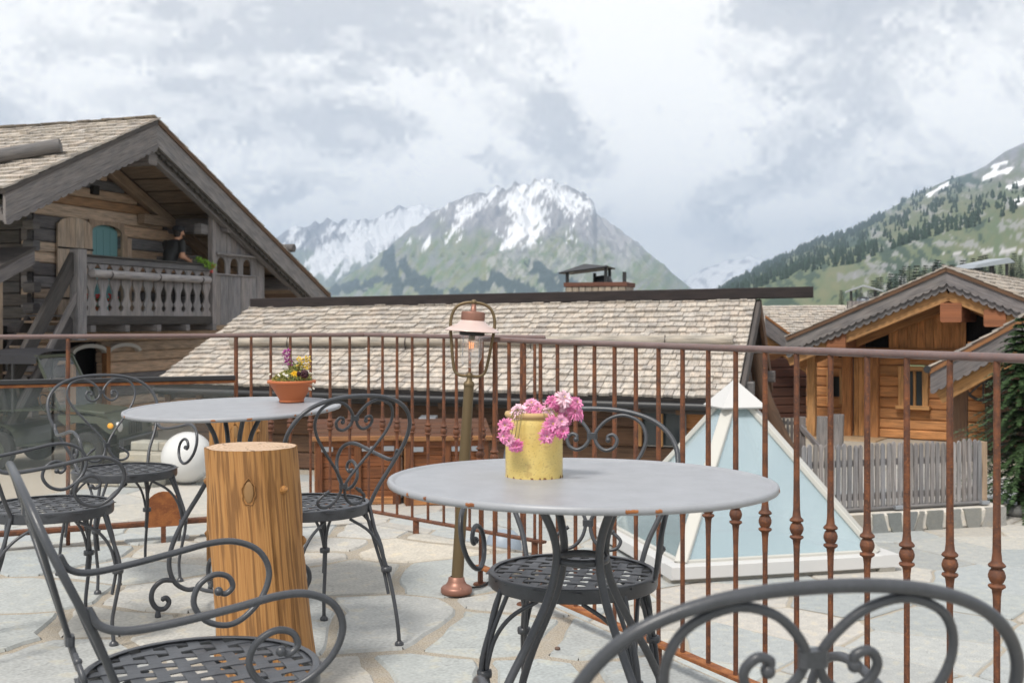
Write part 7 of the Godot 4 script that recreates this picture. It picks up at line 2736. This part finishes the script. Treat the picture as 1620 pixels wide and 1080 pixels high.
func man() -> void:
	var fr := FA
	var h := hit(fr, 274, 400, -0.60)
	var fy := 1.155
	var base := fr.p(h.x, fy, -0.60)
	var t := thing("person", "bearded man in a black cap and black t-shirt leaning over the balcony rail with flowers", "person", base)
	t.basis = Basis(fr.a, Vector3.UP, fr.n)
	# own axes: +x where he looks, +z towards the terrace
	var skin := Color(0.42, 0.22, 0.14)
	var shirt := Color(0.012, 0.012, 0.014)
	var trou := Color(0.03, 0.03, 0.035)
	var shoe := Color(0.03, 0.02, 0.015)
	var bones := []
	for s in [1.0, -1.0]:
		bones.append([V3(-0.16, 0.90, 0.09 * s), V3(-0.04, 0.50, 0.10 * s), 0.095, 0.062, trou])
		bones.append([V3(-0.04, 0.50, 0.10 * s), V3(-0.10, 0.09, 0.10 * s), 0.060, 0.042, trou])
		bones.append([V3(-0.12, 0.045, 0.10 * s), V3(0.08, 0.035, 0.11 * s), 0.042, 0.034, shoe])
	bones.append([V3(-0.17, 0.93, 0.05), V3(-0.17, 0.93, -0.05), 0.115, 0.115, shirt])
	bones.append([V3(-0.17, 0.95, 0), V3(-0.08, 1.18, 0), 0.130, 0.138, shirt])
	bones.append([V3(-0.08, 1.18, 0.05), V3(0.01, 1.35, 0.06), 0.108, 0.105, shirt])
	bones.append([V3(-0.08, 1.18, -0.05), V3(0.01, 1.35, -0.06), 0.108, 0.105, shirt])
	bones.append([V3(0.02, 1.39, 0.15), V3(0.02, 1.39, -0.15), 0.062, 0.062, shirt])
	bones.append([V3(0.05, 1.42, 0), V3(0.16, 1.53, 0), 0.058, 0.054, skin])
	bones.append([V3(0.19, 1.62, 0), V3(0.23, 1.57, 0), 0.092, 0.080, skin])
	bones.append([V3(0.24, 1.535, 0), V3(0.265, 1.515, 0), 0.058, 0.050, skin])
	bones.append([V3(0.305, 1.575, 0), V3(0.325, 1.550, 0), 0.016, 0.018, skin])
	for s in [1.0, -1.0]:
		bones.append([V3(0.18, 1.585, 0.090 * s), V3(0.175, 1.565, 0.092 * s), 0.020, 0.014, skin])
	# near arm: sleeve to mid upper arm, bent at the elbow
	bones.append([V3(0.01, 1.39, 0.19), V3(-0.06, 1.21, 0.235), 0.066, 0.062, shirt])
	bones.append([V3(-0.06, 1.21, 0.235), V3(-0.09, 1.12, 0.25), 0.048, 0.044, skin])
	bones.append([V3(-0.09, 1.12, 0.25), V3(0.19, 1.05, 0.22), 0.044, 0.030, skin])
	bones.append([V3(0.19, 1.05, 0.22), V3(0.26, 1.045, 0.20), 0.034, 0.034, skin])
	# far arm
	bones.append([V3(0.01, 1.39, -0.19), V3(0.09, 1.22, -0.20), 0.066, 0.062, shirt])
	bones.append([V3(0.09, 1.22, -0.20), V3(0.12, 1.15, -0.19), 0.048, 0.044, skin])
	bones.append([V3(0.12, 1.15, -0.19), V3(0.32, 1.15, -0.02), 0.044, 0.030, skin])
	bones.append([V3(0.32, 1.15, -0.02), V3(0.37, 1.13, 0.03), 0.034, 0.034, skin])
	var b := MB.new()
	flesh(b, bones, 0.022, 0.035)
	# fingers, closed round the stalks
	b.col = skin
	for k in 4:
		var z := (k - 1.5) * 0.019
		var l := [0.9, 1.0, 0.95, 0.75][k] as float
		b.tube(cr([V3(0.27, 1.055 - z * 0.6, 0.215 + z * 0.3), V3(0.27 + 0.045 * l, 1.045 - z * 0.6, 0.205 + z * 0.3), V3(0.27 + 0.058 * l, 1.020 - z * 0.6, 0.19 + z * 0.3), V3(0.27 + 0.040 * l, 1.005 - z * 0.6, 0.18 + z * 0.3)], 3), [0.0095, 0.0095, 0.0095, 0.009, 0.009, 0.009, 0.0085, 0.008, 0.008, 0.0075], 6)
		b.tube(cr([V3(0.38, 1.14 - z * 0.3, 0.03 + z), V3(0.38 + 0.045 * l, 1.13 - z * 0.3, 0.045 + z), V3(0.38 + 0.058 * l, 1.105 - z * 0.3, 0.05 + z), V3(0.38 + 0.040 * l, 1.09 - z * 0.3, 0.05 + z)], 3), [0.0095, 0.0095, 0.0095, 0.009, 0.009, 0.009, 0.0085, 0.008, 0.008, 0.0075], 6)
	b.tube(cr([V3(0.225, 1.065, 0.235), V3(0.26, 1.085, 0.235), V3(0.295, 1.075, 0.215)], 3), [0.012, 0.012, 0.011, 0.011, 0.010, 0.010, 0.009], 6)
	b.tube(cr([V3(0.335, 1.155, 0.01), V3(0.365, 1.175, 0.03), V3(0.40, 1.165, 0.045)], 3), [0.012, 0.012, 0.011, 0.011, 0.010, 0.010, 0.009], 6)
	# eyes and mouth
	for s in [1.0, -1.0]:
		b.col = Color(0.03, 0.02, 0.015)
		b.ball(V3(0.302, 1.600, 0.035 * s), V3(0.010, 0.008, 0.014), 7, 5)
	b.col = Color(0.30, 0.12, 0.10)
	b.ball(V3(0.312, 1.512, 0.0), V3(0.008, 0.006, 0.024), 7, 5)
	part("body", b, M.plain, t)
	var beard := MB.new()
	flesh(beard, [[V3(0.275, 1.505, 0.0), V3(0.290, 1.38, 0.0), 0.062, 0.052, Color(0.020, 0.012, 0.009)], [V3(0.290, 1.38, 0.0), V3(0.295, 1.27, 0.0), 0.052, 0.022, Color(0.020, 0.012, 0.009)], [V3(0.200, 1.55, 0.082), V3(0.270, 1.50, 0.05), 0.022, 0.03, Color(0.020, 0.012, 0.009)], [V3(0.200, 1.55, -0.082), V3(0.270, 1.50, -0.05), 0.022, 0.03, Color(0.020, 0.012, 0.009)], [V3(0.130, 1.60, 0.0), V3(0.120, 1.55, 0.0), 0.075, 0.06, Color(0.020, 0.012, 0.009)]], 0.016, 0.03)
	part("hair_and_beard", beard, M.plain, t)
	var cap := MB.new()
	flesh(cap, [[V3(0.140, 1.675, 0.04), V3(0.140, 1.675, -0.04), 0.072, 0.072, Color(0.018, 0.019, 0.022)], [V3(0.240, 1.675, 0.035), V3(0.240, 1.675, -0.035), 0.058, 0.058, Color(0.018, 0.019, 0.022)], [V3(0.320, 1.645, 0.03), V3(0.320, 1.645, -0.03), 0.020, 0.020, Color(0.018, 0.019, 0.022)], [V3(0.350, 1.632, 0.02), V3(0.350, 1.632, -0.02), 0.014, 0.014, Color(0.018, 0.019, 0.022)]], 0.014, 0.03)
	part("cap", cap, M.plain, t)
	# the flowers he holds, hanging over the rail
	var fl := thing("cut_flowers", "green stalks with orange blossoms held over the balcony rail by the man", "flowers", base + fr.a * 0.40 + Vector3.UP * 1.05 + fr.n * 0.22)
	fl.basis = Basis(fr.a, Vector3.UP, fr.n)
	var r := RandomNumberGenerator.new()
	r.seed = 2
	var lv := MB.new()
	for k in 420:
		lv.col = Color(0.20, 0.36, 0.04) * r.randf_range(0.5, 1.4)
		var u := r.randf()
		var p := V3(-0.09 + u * 0.30, 0.06 - u * 0.16, 0.10 + u * 0.18) + V3(r.randf_range(-1, 1), r.randf_range(-1, 1), r.randf_range(-1, 1)) * (0.045 + 0.03 * u)
		leafcard(lv, p, 0.024, r)
	lv.col = Color(0.2, 0.3, 0.05)
	for k in 6:
		lv.tube(cr([V3(-0.10, 0.06, 0.06), V3(0.04 + r.randf() * 0.04, 0.0, 0.16), V3(0.14 + r.randf() * 0.1, -0.10 - r.randf() * 0.08, 0.25)], 4), 0.004, 5)
	part("leaves", lv, M.leaf, fl)
	for q in [[0.235, -0.085, 0.26, 0.042, Color(0.80, 0.13, 0.02)], [0.14, -0.19, 0.28, 0.036, Color(0.72, 0.12, 0.10)]]:
		var bl := MB.new()
		for k in 40:
			bl.col = (q[4] as Color) * r.randf_range(0.7, 1.15)
			leafcard(bl, V3(q[0], q[1], q[2]) + V3(r.randf_range(-1, 1), r.randf_range(-1, 1), r.randf_range(-1, 1)).normalized() * q[3] * 0.75, q[3] * 0.55, r)
		part("blossom", bl, M.petal, fl)

# ------------------------------------------------------------------ conifers
func spruce_mesh(seed_: int, H: float, R: float, whorls: int, per: int, sprays: int, col: Color, size: float) -> MB:
	var r := RandomNumberGenerator.new()
	r.seed = seed_
	var b := MB.new()
	for w in whorls:
		var t := float(w) / whorls
		var y := H * (0.05 + 0.95 * t)
		var L := R * pow(1.0 - t, 0.8) * r.randf_range(0.8, 1.12) + 0.02 * R
		for k in per:
			var a := TAU * (k + r.randf()) / per
			var d := Vector3(cos(a), 0, sin(a))
			var ll := L * r.randf_range(0.7, 1.15)
			for s in sprays:
				var u := (s + r.randf()) / sprays
				var p := d * ll * u + Vector3.UP * (y - ll * 0.32 * u * u + 0.06 * ll)
				b.col = col * r.randf_range(0.5, 1.5) * (0.75 + 0.4 * u)
				var sd := d.cross(Vector3.UP)
				for side in [-1.0, 1.0]:
					var tip: Vector3 = (d * r.randf_range(0.4, 1.0) + sd * side * r.randf_range(0.4, 1.1) + Vector3(0, r.randf_range(-0.45, 0.2), 0)).normalized() * size * r.randf_range(0.6, 1.3) * (1.15 - 0.6 * u)
					var e := tip.cross(Vector3.UP + d * 0.4).normalized() * size * 0.20
					var nn := tip.cross(e).normalized()
					if nn.y < 0: nn = -nn
					b.face([p - e, p + tip * 0.55 - e * 0.7, p + tip, p + tip * 0.55 + e * 0.7, p + e], nn, [Vector2.ZERO, Vector2.ZERO, Vector2.ZERO, Vector2.ZERO, Vector2.ZERO])
	return b

func conifers() -> void:
	# dark spruces behind the honey-brown chalet
	var r := RandomNumberGenerator.new()
	r.seed = 17
	var crowns: Array[Mesh] = []
	for k in 3: crowns.append(spruce_mesh(60 + k, 1.0, 0.20, 16, 9, 4, Color(0.022, 0.036, 0.018), 0.07).mesh())
	var trunk := MB.new()
	trunk.col = Color(0.06, 0.04, 0.03)
	trunk.tube(PackedVector3Array([Vector3(0, 0, 0), Vector3(0, 0.5, 0), Vector3(0, 0.97, 0)]), [0.018, 0.011, 0.002], 6)
	var tm := trunk.mesh()
	var spots := []
	for k in 46:
		var px := lerpf(1330, 1650, (k + r.randf()) / 46.0)
		var top := 462.0 - smoothstep(1330.0, 1460.0, px) * 40.0 + r.randf_range(-9.0, 12.0)
		if px > 1480.0: top = r.randf_range(402.0, 432.0)
		spots.append([px, top])
	var ctop := [[1410, 430], [1425, 440], [1450, 416], [1462, 425], [1480, 412], [1540, 406], [1552, 402], [1560, 400], [1605, 398], [1615, 402]]
	for q in ctop: spots.append(q)
	for q in spots:
		# find where this ray's foot stands on the hillside
		var tt := r.randf_range(0.016, 0.034)
		var g := hill_point(q[0], tt)
		var d := -g.z
		var ytop: float = CAMH + (HY - q[1]) / F * d
		var hgt: float = ytop - g.y
		if hgt < 3.0: continue
		var t := thing("spruce_tree", "tall dark spruce on the slope behind the honey-brown chalet", "tree", g, "dark spruces behind the honey-brown chalet")
		t.rotation.y = r.randf() * TAU
		var c := inst("crown", crowns[r.randi() % 3], M.leaf, t)
		c.scale = Vector3(hgt * r.randf_range(0.85, 1.2), hgt, hgt)
		var k2 := inst("trunk", tm, M.plain, t)
		k2.scale = Vector3(hgt, hgt, hgt)
	# near conifer by the low wing
	var p := gr(1606, 800, PLAZA)
	p = Vector3((1618.0 - CX) / F * 13.4, PLAZA, -13.4)
	var t := thing("conifer", "dense dark green conifer at the end of the picket fence", "tree", p)
	var cb := spruce_mesh(77, 2.35, 1.0, 30, 12, 40, Color(0.040, 0.075, 0.026), 0.065)
	part("crown", cb, M.leaf, t)
	var tb := MB.new()
	tb.col = Color(0.07, 0.05, 0.035)
	tb.tube(PackedVector3Array([Vector3(0, 0, 0), Vector3(0, 1.2, 0), Vector3(0, 2.25, 0)]), [0.06, 0.035, 0.006], 8)
	part("trunk", tb, M.plain, t)

func _ready() -> void:
	rng.seed = 1234
	camera_and_light()
	materials()
	print("materials")
	mountains()
	print("mountains")
	ground_and_paving()
	print("paving")
	shingle_setup()
	chalet_with_balcony()
	shingled_barn()
	dark_cottage()
	right_chalet()
	right_wing()
	print("buildings")
	pyramid()
	picket_fence()
	chests()
	square_things()
	car()
	conifers()
	print("square")
	railing()
	furniture()
	lamp()
	pots()
	geraniums()
	man()
	print("done")
